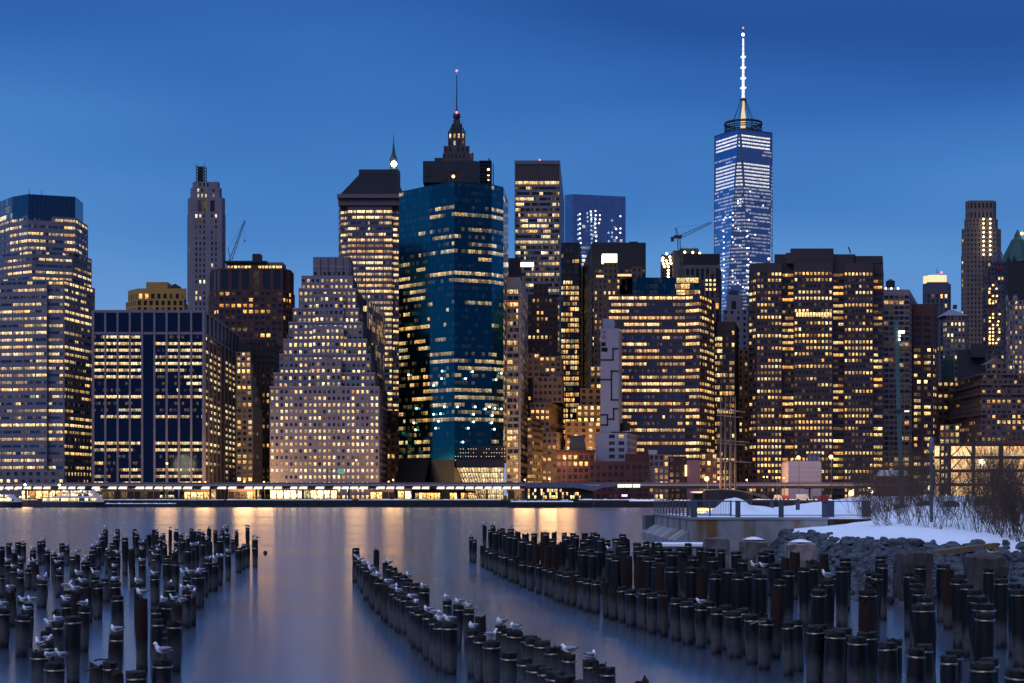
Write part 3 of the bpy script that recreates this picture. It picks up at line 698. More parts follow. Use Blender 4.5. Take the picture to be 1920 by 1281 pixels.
def b_brownbrick():
    d = 850; st = dict(mode='punched', fl=3.2, bay=2.3, u=(0.25, 0.75), v=(0.25, 0.75), p=0.16, stay=0.4, warm=0.35, bri=0.8)
    tower('brick_apartments', 'red brown brick apartment tower with a stepped top, behind the white framed tower', [([(1000, d + 4), (1028, d + 4)], 532, 560, dict(p=0), 12), ([(989, d), (1044, d), (1046, d + 30)], 558, None, st)], wm('brown_brick', (0.12, 0.06, 0.05), 0.85, scale=0.2), WINS, st, seed=83, D=20)
b_brownbrick()
def b_tanstep():
    d = 800; st = dict(mode='punched', fl=2.95, bay=2.5, u=(0.2, 0.8), v=(0.25, 0.75), p=0.24, stay=0.5, warm=0.4, bri=1.0)
    m = wm('pinkish_tan_stone', (0.36, 0.24, 0.19), 0.85, scale=0.1)
    r = tower('setback_tower', 'pinkish tan stone tower stepping down to the left, right of the white framed tower', [
        ([(1011, d + 8), (1052, d + 8), (1057, d + 40)], 668, 720, None, 14), ([(988, d + 4), (1012, d + 4)], 662, 708, dict(p=0.02, bay=3), 10), ([(1000, d + 5), (1054, d + 5), (1058, d + 40)], 706, 755, None, 10),
        ([(994, d + 2), (1031, d + 2), (1057, d + 40)], 755, 812, None, 6), ([(989, d), (1044, d), (1058, d + 40)], 810, None, None, 6)], m, WINS, st, seed=84, D=6)
    mb = MB(); pbox(mb, 1034, 1050, 661, 668, d + 12, 5); mb.build('penthouse', ROOF, r)
    mb = MB()
    for x in (991, 996, 1001, 1006): pbox(mb, x, x + 1.6, 664, 695, d + 3.6, .35)
    mb.build('pilaster', m, r)
b_tanstep()
def b_lowbrown():
    d = 772; st = dict(mode='ribbon', fl=3.0, bay=3.0, panes=2, u=(0.05, 0.95), v=(0.3, 0.75), p=0.35, spread=0.4, stay=0.7, warm=0.5)
    tower('brown_offices', 'low brown office wing with glowing strips at the foot of the white framed tower', [([(989, d), (998, d), (1022, d + 34)], 800, None, st), ([(989, d + 3), (997, d + 3), (1016, d + 34)], 782, 800, dict(p=0.2))], wm('umber_panel', (0.15, 0.085, 0.06), 0.8), WIN, st, seed=85, D=4)
b_lowbrown()
def b_gold():
    d = 815; st = dict(mode='punched', fl=3.0, bay=3.3, u=(0.25, 0.75), v=(0.2, 0.75), p=0.55, stay=0.4, warm=0.65, bri=1.2)
    m = wm('gold_stone', (0.40, 0.24, 0.12), 0.85, scale=0.15)
    tower('hotel', 'golden lit stone hotel with dark upper windows, left of the zigzag painted tower', [([(1088, d + 4), (1128, d + 4)], 728, 762, dict(p=0.0), 12), ([(1081, d + 2), (1128, d + 2)], 759, 815, dict(p=0.7), 8), ([(1060, d), (1128, d)], 790, None, dict(p=0.5), 8)], m, WINS, st, seed=86, D=12)
    d = 835; st = dict(mode='punched', fl=3.0, bay=3.0, u=(0.2, 0.8), v=(0.2, 0.8), p=0.6, stay=0.4, warm=0.2, bri=1.0)
    tower('brick_block', 'small brown block with orange windows between the dotted wall and the zigzag tower', [([(1106, d), (1128, d)], 686, None, st)], TAN, WINS, st, seed=87)
b_gold()
def b_zigzag():
    d = 748; rend = wm('blue_white_render', (0.46, 0.46, 0.60), 0.8, scale=0.2, var=0.06)
    st = dict(mode='punched', fl=3.1, bay=4.2, u=(0.1, 0.7), v=(0.2, 0.75), p=0.05, plain=True)
    r = tower('painted_tower', 'slim bluish white tower painted with a black stepped zigzag line, on a white base', [
        ([(1126, d + 2), (1160, d + 2), (1167, d + 30)], 616, 815, None, 5), ([(1130, d + 4), (1152, d + 4)], 598, 617, None, 10),
        ([(1116, d), (1140, d), (1176, d), (1199, d + 34)], 812, None, dict(plain=False, fl=3.0, bay=4.4, p=0.03, side={0: dict(plain=True)}), 5)], rend, WINS, st, seed=88, D=5)
    mb = MB()
    def ln(pts):
        for (x0, y0), (x1, y1) in zip(pts, pts[1:]):
            h = 1.45; pbox(mb, min(x0, x1) - h, max(x0, x1) + h, min(y0, y1) - h, max(y0, y1) + h, d + 1.9, 0.16)
    ln([(1158.4, 654), (1149.5, 654), (1149.5, 675), (1127.5, 675)]); ln([(1158.4, 696), (1146.5, 696), (1146.5, 750), (1158.4, 750)]); ln([(1127.5, 712), (1145, 712)])
    ln([(1158.4, 766.5), (1150.5, 766.5), (1150.5, 786), (1139, 786), (1139, 778), (1127.5, 778)]); ln([(1139, 786), (1139, 797), (1127.5, 797)]); ln([(1158.4, 811), (1148, 811), (1148, 814)])
    mb.build('zigzag_stripe', wm('stripe_black', (0.012, 0.014, 0.03), 0.6), r)
    mb = MB(); pbox(mb, 1127.5, 1135.5, 642, 649, d + 1.9, 0.12); pbox(mb, 1127.5, 1139, 652, 659.5, d + 1.9, 0.12); mb.build('window', WINS, r)
    mb = MB(); pbox(mb, 1129, 1136, 620, 625, d + 1.9, 0.1); pbox(mb, 1129, 1136, 629, 635, d + 1.9, 0.1); mb.build('vent', wm('vent_pink', (.3, .24, .3), .8), r)
    mb = MB(); x = PX(1172, d + 14); mb.lathe([(2.4, PZ(806, d)), (2.4, PZ(792, d)), (0.2, PZ(787, d))], 12, (x, d + 14, 0))
    for dx in (-1.8, 1.8): mb.bar((x + dx, d + 13, PZ(812, d)), (x + dx, d + 13, PZ(806, d)), 0.3)
    mb.build('water_tank', DARKM, r)
b_zigzag()
def b_ribbon_big():
    d = 775
    st = dict(mode='ribbon', fl=3.12, bay=6.0, panes=5, u=(0.03, 0.97), v=(0.30, 0.74), rec=0.3, p=0.64, spread=0.42, stay=0.82, warm=0.42, bri=1.1,
              side={0: {}, 1: dict(u=(0, 1), bay=3.4, panes=2), 2: dict(bay=4, panes=2)})
    m = wm('maroon_granite', (0.085, 0.043, 0.045), 0.7, scale=0.1)
    r = tower('ribbon_office', 'broad maroon office building with bright yellow ribbon windows and a blue glass crown', [
        ([(1162, d + 14), (1186, d + 6), (1266, d + 6), (1268, d + 5), (1310, d + 5), (1318, d + 16)], 520, 554, dict(mode='curtain', fl=3.0, bay=2.0, panes=1, p=0.06, v=(0.1, 0.9), stay=0.8, side={}), 14),
        ([(1141, d), (1285, d), (1312, d - 4), (1326, d + 6), (1340, d + 22)], 551, None, None, 20)], m, dict(ribbon=WINB, curtain=GLASS_TEAL), st, seed=91, D=20)
b_ribbon_big()
def b_conc():   # under construction, floodlit, with tower crane
    d = 1020; m = wm('raw_concrete', (0.24, 0.20, 0.18), 0.9, scale=0.2)
    r = thing('unfinished_tower', 'raw concrete tower under construction, floodlit by rows of work lamps', 'building', (PX(1268, d), d, GZ))
    mb = MB(); pbox(mb, 1244, 1262, 482, 620, d, 20); pbox(mb, 1262, 1275, 470, 620, d - 6, 26); pbox(mb, 1275, 1310, 466, 620, d, 20)
    mb.build('wall', m, r)
    mb = MB(); rng = random.Random(5)
    for k in range(9):
        y = 478 + k * 5; pbox(mb, 1241, 1262, y, y + 1.4, d - 3, 5)
    for x in (1242, 1248, 1255): pbox(mb, x, x + 1, 476, 520, d - 3, 1)
    for k in range(10): x = 1275 + k * 3.6; pbox(mb, x, x + 0.6, 465 - 2 * math.sin(k), 480, d - 2, .6)
    mb.build('scaffold', DARKM, r)
    L = [(1250, 476), (1243, 484), (1256, 482), (1242, 489), (1249, 489), (1257, 488), (1244, 495), (1251, 494), (1246, 500), (1253, 500), (1258, 494), (1253, 507), (1253, 513), (1284, 473), (1299, 473.5), (1312, 475), (1253, 519)]
    for x, y in L: lamp_ball(r, 'work_lamp', x, y, d - 5, 0.75, glow('work_lamp_gold', (1.0, 0.72, 0.34), 9))
    c = thing('tower_crane', 'red tower crane with a raised lattice jib above the floodlit concrete tower', 'crane', (PX(1273, d - 8), d - 8, PZ(470, d)))
    cm = wm('crane_red', (0.10, 0.045, 0.05), 0.6); y = d - 8
    def lat(mb, a, b, w0, w1, n, t):
        a = Vector(a); b = Vector(b); dr = (b - a).normalized(); o = dr.cross(Vector((0, 1, 0))).normalized()
        for s_ in (-1, 1): mb.bar(a + o * s_ * w0, b + o * s_ * w1, t)
        for k in range(n):
            s_ = 1 if k % 2 else -1; wa = w0 + (w1 - w0) * k / n; wb = w0 + (w1 - w0) * (k + 1) / n
            mb.bar(a.lerp(b, k / n) + o * s_ * wa, a.lerp(b, (k + 1) / n) - o * s_ * wb, t * .6)
    P = lambda x, yy: (PX(x, y), y, PZ(yy, y))
    mb = MB(); lat(mb, P(1273.5, 474), P(1272.5, 446), 0.9, 0.9, 9, 0.35); mb.build('crane_mast', cm, c)
    mb = MB(); lat(mb, P(1276, 444), P(1334, 417.5), 0.9, 0.5, 16, 0.3); mb.build('jib', cm, c)
    mb = MB(); lat(mb, P(1272, 446), P(1266.5, 427), 0.7, 0.3, 5, 0.3); mb.bar(P(1267, 427), P(1290, 424.5), 0.1); mb.bar(P(1290, 424.5), P(1334, 417.5), 0.08); mb.build('apex_frame', cm, c)
    mb = MB(); pbox(mb, 1264, 1279, 441, 446, y - 1, 3); pbox(mb, 1258.5, 1264, 444, 452, y - 1, 3); mb.build('machine_deck', cm, c)
b_conc()
def b_slotted():
    d = 905; st = dict(mode='ribbon', fl=3.2, bay=2.8, panes=1, u=(0.35, 1.0), v=(0.0, 1.0), rec=0.6, p=0.1, stay=0.3, warm=0.4, head=2)
    r = tower('slotted_tower', 'dark topped tower with pale vertical fins behind the ribbon window building', [([(1272, d + 14), (1283, d), (1348, d), (1353, d + 26)], 497, None, st), ([(1282, d + 6), (1350, d + 6)], 477, 498, dict(plain=True), 20)], wm('dark_fin_stone', (0.20, 0.165, 0.19), 0.8), WINS, st, seed=92, D=20)
    mb = MB(); rng = random.Random(3)
    for y in (524, 532, 541):
        for x in (1323, 1330, 1338):
            pts = [(PX(x, d - .2), d - .2, PZ(y + 4, d)), (PX(x + 4, d - .2), d - .2, PZ(y + 4, d)), (PX(x + 4, d - .2), d - .2, PZ(y, d)), (PX(x, d - .2), d - .2, PZ(y, d))]
            mb.face(pts, 0, (1.3, .4, rng.random()), UVQ)
    mb.build('lit_window_group', WINS, r)
    mb = MB(); pbox(mb, 1281.5, 1350, 476, 498, d + 4, 1.5); mb.build('dark_attic', BLACKM, r)
b_slotted()

# the tallest: tapering glass tower with ringed spire
def b_wtc():
    d = 2100; cx, cy = PX(1393.5, d + 45), d + 45; s, t = 33.5, 26.5; z0, z1 = GZ, PZ(246, d + 22); rot = math.radians(-16)
    r = thing('supertall_tower', 'tallest tower of the skyline, tapering pale glass with a white ringed spire', 'skyscraper', (cx, cy, GZ))
    def pt(x, y, z): return (cx + x * math.cos(rot) - y * math.sin(rot), cy + x * math.sin(rot) + y * math.cos(rot), z)
    Bc = [(-s, -s), (s, -s), (s, s), (-s, s)]; k = t * math.sqrt(2); Tc = [(0, -k), (k, 0), (0, k), (-k, 0)]
    def ring(u):   # eight corners: along edges base corner -> top corner
        out = []
        for i in range(4):
            b = Bc[i]
            for T in (Tc[i - 1], Tc[i]): out.append((b[0] + (T[0] - b[0]) * u, b[1] + (T[1] - b[1]) * u))
        return out
    G = MB(); rng = random.Random(99); nf = 104; seen_from = 0.24
    for f in range(nf):
        ua, ub = f / nf, (f + 0.48) / nf; uc = (f + 1) / nf; ra, rb, rc = ring(ua), ring(ub), ring(uc)
        y = HZ - (z0 + (z1 - z0) * ua - CH) * S / (d + 20)
        if y < 256: p, bri = 0.0, 0
        elif y < 280: p, bri = 0.97, 1.3
        elif y < 310: p, bri = 0.05, 0.4
        elif y < 352: p, bri = 0.96, 1.1
        elif y < 420: p, bri = 0.72, 0.45
        else: p, bri = 0.72, 0.36
        if y > 258 and y < 352 and f % 2 and not y < 280: pass
        for e in range(8):
            a0, a1 = ra[e], ra[(e + 1) % 8]; b0, b1 = rb[e], rb[(e + 1) % 8]; c0, c1 = rc[e], rc[(e + 1) % 8]
            ln = math.hypot(a1[0] - a0[0], a1[1] - a0[1])
            n = max(1, int(ln / 3.0)); za, zb, zc = (z0 + (z1 - z0) * q for q in (ua, ub, uc)); on = rng.random() < p
            for j in range(n):
                if rng.random() > 0.72: on = rng.random() < p
                if p > .9 and n > 6 and (j in (0, n - 1)): on = False
                elif p > .9: on = True
                L = lambda q0, q1, w: (q0[0] + (q1[0] - q0[0]) * w, q0[1] + (q1[1] - q0[1]) * w)
                w0, w1 = j / n, (j + 1) / n; l0, l1, m0, m1, h0, h1 = L(a0, a1, w0), L(a0, a1, w1), L(b0, b1, w0), L(b0, b1, w1), L(c0, c1, w0), L(c0, c1, w1)
                br = bri * rng.choice((.35, .6, .9, 1, 1.1)) if p < .9 else bri * rng.uniform(.85, 1.1)
                rd = rng.random(); wn = (br, rng.uniform(.35, .75), rd) if on else (0, .5, rd)
                if p > .9: zb2 = za + (zb - za) * 0.62
                G.face([pt(*l0, za), pt(*l1, za), pt(*m1, zb), pt(*m0, zb)], 0, wn, UVQ)
                G.face([pt(*m0, zb), pt(*m1, zb), pt(*h1, zc), pt(*h0, zc)], 0, (0, .5, rd * .6), UVQ)
    rt = ring(1.0); G.face([pt(*q, z1) for q in rt], 0, (0, .5, .5)); G.build('glass_facade', GLASS_SKY, r)
    E = MB()
    for i in range(4):
        E.bar(pt(*Bc[i], z0), pt(*Tc[i], z1), 0.9); E.bar(pt(*Bc[i], z0), pt(*Tc[i - 1], z1), 0.9)
        E.bar(pt(*Tc[i - 1], z1 + .3), pt(*Tc[i], z1 + .3), 1.2)
    E.build('steel_edge', wm('bright_steel', (0.22, 0.25, 0.33), 0.35, 0.7), r)
    # vertical strings of bare lamps where floors are unfinished
    lm = MB()
    def lamp(px, py):
        x, z = PX(px, d), PZ(py, d); q = 1.0
        dy = cy - 44; lm.lathe([(0.1, -q), (q * .8, -q * .6), (q, 0), (q * .8, q * .6), (0.1, q)], 6, (x, dy, z))
    for px in (1357, 1374, 1401, 1404):
        for k in range(14):
            if rng.random() < 0.5: lamp(px + rng.uniform(-1, 1), 412 + k * 10.6)
    for _ in range(20): lamp(rng.choice((rng.uniform(1352, 1395), rng.uniform(1400, 1436))), rng.uniform(350, 540))
    lm.build('ceiling_lamp', glow('cold_white_lamp', (1.0, 0.96, 0.86), 2.4), r)
    # crown: dark communication ring on a drum, guyed mast, lit spire
    zr = lambda y: PZ(y, d + 45); C = MB()
    C.lathe([(25, z1 + 0.2), (25, z1 + 3.5), (24, z1 + 3.6)], 40, (cx, cy, 0)); C.build('ring_deck', DARKM, r)
    C = MB()
    for z, R in ((zr(242), 24), (zr(238), 23.5), (zr(234), 24.5), (zr(231.5), 24)):
        n = 40; P0 = [(cx + R * math.cos(2 * math.pi * q / n), cy + R * math.sin(2 * math.pi * q / n), z) for q in range(n)]
        for q in range(n): C.bar(P0[q], P0[(q + 1) % n], 1.0, 1.3)
    for q in range(20): a = 2 * math.pi * q / 20; C.bar((cx + 24 * math.cos(a), cy + 24 * math.sin(a), z1 + 2), (cx + 24 * math.cos(a), cy + 24 * math.sin(a), zr(231)), 0.6)
    C.build('communication_ring', DARKM, r)
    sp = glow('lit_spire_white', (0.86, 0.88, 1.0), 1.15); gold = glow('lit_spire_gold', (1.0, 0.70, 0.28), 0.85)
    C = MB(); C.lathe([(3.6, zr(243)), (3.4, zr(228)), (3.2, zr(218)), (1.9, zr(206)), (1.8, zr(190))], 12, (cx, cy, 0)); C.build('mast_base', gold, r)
    C = MB(); C.lathe([(4.2, zr(189.5)), (4.4, zr(186)), (3.0, zr(184.5))], 14, (cx, cy, 0)); C.build('collar', wm('brass_collar', (.25, .15, .05), .5, .5), r)
    ys = [184, 175, 165, 156, 147, 137, 127, 117, 107, 95, 86, 71]
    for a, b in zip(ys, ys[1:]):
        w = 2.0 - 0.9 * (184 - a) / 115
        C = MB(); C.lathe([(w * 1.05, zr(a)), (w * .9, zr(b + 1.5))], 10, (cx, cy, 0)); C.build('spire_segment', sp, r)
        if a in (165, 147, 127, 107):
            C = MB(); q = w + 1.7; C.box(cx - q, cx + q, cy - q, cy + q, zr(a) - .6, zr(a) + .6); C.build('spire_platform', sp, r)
    C = MB(); C.lathe([(0.9, zr(71.5)), (0.9, zr(68)), (0.55, zr(66)), (0.35, zr(52))], 8, (cx, cy, 0)); C.build('spire_tip', DARKM, r)
    lamp_ball(r, 'beacon', 1393.3, 65, d + 43, 1.9, glow('beacon_white', (1, .97, .92), 12)); lamp_ball(r, 'beacon', 1393.3, 52.5, d + 43, 1.1, RED_L)
    C = MB()
    for q in range(8): a = 2 * math.pi * (q + .5) / 8; C.bar((cx + 15 * math.cos(a), cy + 15 * math.sin(a), zr(231)), (cx + 3.2 * math.cos(a), cy + 3.2 * math.sin(a), zr(188)), 0.5)
    C.build('guy_cable', DARKM, r)
b_wtc()
def b_greymason():
    d = 880; st = dict(mode='punched', fl=3.3, bay=3.0, u=(0.3, 0.7), v=(0.25, 0.75), p=0.18, stay=0.3, warm=0.8)
    r = tower('stone_tower', 'pale grey stone tower with a hooded top standing below the supertall tower', [([(1362, d + 5), (1390, d + 5), (1392, d + 12)], 553, 600, dict(fl=12, bay=8, u=(.35, .65), p=0), 8), ([(1355, d), (1402, d), (1404, d + 20)], 580, None, st, 14)], wm('cold_grey_stone', (0.26, 0.26, 0.34), 0.85), WINS, st, seed=101)
    mb = MB(); pbox(mb, 1370, 1384, 545, 553, d + 6, 6); mb.lathe([(1.9, PZ(546, d)), (1.4, PZ(541.5, d)), (0.2, PZ(540, d))], 12, (PX(1377, d), d + 9, 0)); mb.build('hooded_cap', ROOF, r)
b_greymason()
def b_darkyellow():
    d = 800; st = dict(mode='ribbon', fl=3.0, bay=2.9, panes=2, u=(0.08, 0.92), v=(0.2, 0.8), p=0.46, spread=0.3, stay=0.45, warm=0.4, bri=0.95, head=4, side={2: dict(p=0.0, plain=True)})
    tower('dark_office', 'dark office tower with yellow work lights behind the tall ship masts', [([(1340, d + 2), (1344, d), (1378, d), (1385, d + 30)], 603, None, st)], wm('umber_dark', (0.05, 0.036, 0.035), 0.7), WIN, st, seed=102, D=10)
    d = 850; st = dict(mode='punched', fl=3.1, bay=2.7, u=(0.3, 0.7), v=(0.25, 0.75), p=0.12, stay=0.3)
    tower('tan_tower', 'slim tan brick tower squeezed against the broad dark brown tower', [([(1384, d), (1404, d)], 655, None, st)], wm('tan_dim', (0.30, 0.19, 0.12), 0.85), WINS, st, seed=103)
b_darkyellow()
# broad brown tower with bays
def b_broad():
    d = 795
    st = dict(mode='punched', fl=3.02, bay=1.78, panes=1, u=(0.2, 0.8), v=(0.30, 0.76), rec=0.3, p=0.56, spread=0.45, stay=0.66, warm=0.42, bri=1.0)
    bay = dict(bay=3.5, panes=2, u=(0.03, 0.97), p=0.5, warm=0.3, bri=.9)
    solid = dict(p=0.0)
    m = wm('plum_brown_brick', (0.085, 0.060, 0.078), 0.8, scale=0.12)
    ch = [(1404, d + 10), (1417, d + 4), (1419, d + 2), (1466, d + 2), (1467, d + 6), (1488, d + 6), (1489, d), (1561, d), (1562, d + 6), (1582, d + 6), (1583, d + 2), (1637, d + 2), (1638, d + 6), (1655, d + 6), (1657, d + 40)]
    sd = {0: bay, 4: bay, 8: bay, 12: bay, 13: dict(p=0.5), 1: dict(plain=True), 3: dict(plain=True), 5: dict(plain=True), 7: dict(plain=True), 9: dict(plain=True), 11: dict(plain=True)}
    st['side'] = sd
    r = tower('bay_office_tower', 'very broad dark brown tower with four glazed bays and rows of square yellow windows', [
        (ch, 492, None, dict(head=4), 30), ([(1452, d + 8), (1473, d + 8), (1474, d + 3), (1563, d + 3), (1563.5, d + 8), (1604, d + 8)], 474, 494, dict(plain=True), 20), ([(1482, d + 5), (1563, d + 5)], 466, 475, dict(plain=True), 20), ([(1602, d + 8), (1655, d + 8), (1656, d + 30)], 480, 494, dict(plain=True), 20)], m, WINS, st, seed=110)
    mb = MB(); mb.bar((PX(1595, d + 12), d + 12, PZ(468, d)), (PX(1590.5, d + 12), d + 12, PZ(456, d)), 0.5); mb.build('roof_davit', DARKM, r)
    lamp_ball(r, 'roof_lamp', 1441.5, 485.5, d + 4, 0.6, WARM_L)
    rng = random.Random(6); mb = MB()
    y = 590
    for x0, x1, st_ in ((1493, 1559, 5.2),):
        x = x0
        while x < x1:
            mb.face([(PX(x, d - .1), d - .1, PZ(y + 4, d)), (PX(x + 3.9, d - .1), d - .1, PZ(y + 4, d)), (PX(x + 3.9, d - .1), d - .1, PZ(y - 4, d)), (PX(x, d - .1), d - .1, PZ(y - 4, d))], 0, (1.15, .55, rng.random()), UVQ); x += st_
    mb.build('lit_window_row', WINS, r)
b_broad()
def b_grid():
    d = 860; m = wm('pink_grid_concrete', (0.42, 0.32, 0.34), 0.75, scale=0.1)
    st = dict(mode='punched', fl=2.75, bay=2.6, panes=1, u=(0.08, 0.92), v=(0.3, 0.95), rec=0.5, p=0.10, stay=0.4, warm=0.3, bri=0.7, head=3, side={1: dict(bay=5.5, p=0.08)})
    r = tower('grid_office', 'slab with a fine pinkish white grid of dark windows under a rooftop water tank', [([(1657, d), (1705, d), (1722, d + 70)], 543, None, st)], m, WINS, st, seed=111, D=10)
    x = PX(1669.5, d + 12); y = d + 12; t = MB(); t.lathe([(2.4, PZ(533, d)), (2.4, PZ(523, d)), (2.6, PZ(522.8, d)), (0.2, PZ(517.5, d))], 14, (x, y, 0)); t.build('water_tank', DARKM, r)
    t = MB()
    for dx in (-2, 2):
        for dy in (-2, 2): t.bar((x + dx, y + dy, PZ(543, d)), (x + dx, y + dy, PZ(533, d)), 0.35)
    for a, b in ((-2, 2), (2, -2)): t.bar((x + a, y - 2, PZ(543, d)), (x + b, y - 2, PZ(533, d)), 0.22)
    t.build('tank_stand', DARKM, r)
    for px in (1661, 1671, 1684): lamp_ball(r, 'roof_lamp', px, 541, d + 1, 0.5, glow('work_lamp_warm', (1, .72, .35), 8))
b_grid()
def b_redblock():
    d = 880; st = dict(mode='punched', fl=3.4, bay=5.2, panes=2, u=(0.1, 0.75), v=(0.25, 0.75), p=lambda t: 0.5 if t < 0.82 else 0.0, stay=0.4, warm=0.55, bri=1.0)
    tower('maroon_tower', 'dark maroon brick tower with rounded corner and a few large yellow windows', [([(1712, d), (1750, d), (1757, d + 8), (1759, d + 24)], 570, None, dict(head=6))], BROWN, WINS, st, seed=112, D=20)
b_redblock()
def b_crownlit():
    d = 1220; m = wm('blue_grey_stone', (0.15, 0.14, 0.21), 0.8); st = dict(mode='punched', fl=3.5, bay=3.2, u=(0.25, 0.75), v=(0.1, 0.9), p=0.03, stay=0.3)
    r = tower('crowned_tower', 'distant blue grey tower with a glowing golden crown', [([(1730, d + 6), (1737, d), (1778, d), (1783, d + 8)], 531, None, dict(head=8)), ([(1738, d + 8), (1778, d + 8)], 529, 532, dict(plain=True), 14)], m, WINS, st, seed=113)
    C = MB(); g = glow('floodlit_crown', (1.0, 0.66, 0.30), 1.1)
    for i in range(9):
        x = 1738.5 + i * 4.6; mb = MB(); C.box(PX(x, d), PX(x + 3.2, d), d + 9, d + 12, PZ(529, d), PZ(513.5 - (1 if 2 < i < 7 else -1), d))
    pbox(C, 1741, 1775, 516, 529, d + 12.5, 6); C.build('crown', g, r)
    lamp_ball(r, 'beacon', 1765.5, 511, d + 12, 0.8, RED_L); mast(r, 'antenna', 1757, 503, 513, d + 14, .3, .2)
b_crownlit()
def b_pyr():
    d = 1010; m = wm('dim_limestone', (0.24, 0.20, 0.22), 0.85); st = dict(mode='punched', fl=3.4, bay=2.5, u=(0.25, 0.72), v=(0.2, 0.75), p=0.4, stay=0.35, warm=0.75)
    r = tower('pyramid_roof_tower', 'stone tower with a pale hipped pyramid roof and chimney', [([(1768, d + 4), (1775, d), (1810, d), (1815, d + 8)], 592, None, st)], m, WINS, st, seed=114, D=14)
    mb = MB(); z0, z1 = PZ(592, d), PZ(578, d); x0, x1 = PX(1768, d), PX(1815.5, d); A = [(x0, d - .5, z0), (x1, d - .5, z0), (x1, d + 22, z0), (x0, d + 22, z0)]; a, b = PX(1787, d), PX(1795, d)
    B2 = [(a, d + 9, z1), (b, d + 9, z1), (b, d + 12, z1), (a, d + 12, z1)]
    for k in range(4): mb.face([A[k], A[(k + 1) % 4], B2[(k + 1) % 4], B2[k]])
    mb.face(B2); mb.build('pyramid_roof', wm('lead_roof', (0.30, 0.28, 0.36), 0.7), r)
    mb = MB(); pbox(mb, 1788.5, 1794.5, 571.5, 579, d + 9.2, 2.6); mb.build('chimney', BROWN, r)
b_pyr()
def b_tallright():
    d = 1520; m = wm('warm_limestone', (0.30, 0.22, 0.20), 0.85, scale=0.05); st = dict(mode='punched', fl=4.2, bay=3.6, u=(0.25, 0.7), v=(0.2, 0.75), p=0.07, stay=0.3, warm=0.6)
    r = tower('limestone_skyscraper', 'tall limestone apartment skyscraper with notched top and strings of construction lights, at the right', [
        ([(1810, d + 8), (1818, d + 2), (1862, d + 2), (1868, d + 8)], 376, 412, dict(p=0.0, fl=8), 20), ([(1808, d + 7), (1816, d + 1), (1865, d + 1), (1871, d + 7)], 410, 432, None, 20),
        ([(1803, d + 7), (1812, d), (1868, d), (1877, d + 7)], 428, 480, None, 20), ([(1802, d + 6), (1812, d - 1), (1868, d - 1), (1878, d + 6)], 478, None, None, 20)], m, WINS, st, seed=115)
    mb = MB()
    for px in (1844, 1856.5):
        for k in range(9): 
            x, z = PX(px, d - 2), PZ(411 + k * 8.3, d - 2); mb.lathe([(.1, -1), (1, 0), (.1, 1)], 6, (x, d - 2.4, z))
    mb.build('hoist_lamp', glow('hoist_lamp_gold', (1, .8, .42), 6), r)
b_tallright()
def b_xframe():
    d = 1250; st = dict(mode='punched', fl=3.5, bay=2.6, u=(0.2, 0.8), v=(0.2, 0.8), p=0.12, stay=0.3, warm=0.5)
    r = tower('braced_tower', 'grey tower wrapped for construction with peaked gable frames and orange lamp strings', [([(1843, d + 4), (1852, d), (1883, d), (1886, d + 8)], 492, None, st)], wm('steel_grey_wrap', (0.10, 0.10, 0.15), 0.8), WINS, st, seed=116)
    mb = MB(); P = lambda x, y: (PX(x, d - .4), d - .4, PZ(y, d))
    for pts in ([(1861, 490), (1872, 462), (1884, 490)], [(1866, 490), (1873, 472), (1880, 490)], [(1844, 505), (1849, 494), (1854, 505)]):
        for a, b in zip(pts, pts[1:]): mb.bar(P(*a), P(*b), 0.8)
    mb.bar(P(1861, 487), P(1884, 487), .7); mb.build('gable_frame', wm('pale_frame', (.22, .22, .3), .6), r)
    mb = MB(); pbox(mb, 1868, 1881, 503, 508, d - .5, .3); mb.build('red_banner', wm('red_banner_cloth', (0.30, 0.02, 0.03), 0.8), r)
    mb = MB(); rng = random.Random(8)
    for k in range(17):
        for px in (1856, 1862, 1870 + rng.uniform(-2, 5)):
            if rng.random() < (0.35 if k < 9 else .8): mb.lathe([(.1, -.7), (.75, 0), (.1, .7)], 6, (PX(px, d - 1), d - 1, PZ(535 + k * 6.8, d)))
    mb.build('hoist_lamp', glow('hoist_lamp_orange', (1, .62, .2), 5), r)
    mb = MB(); pbox(mb, 1857, 1861.5, 530, 660, d - .5, .3); mb.build('hoist_track', wm('hoist_red', (.16, .03, .03), .7), r)
b_xframe()
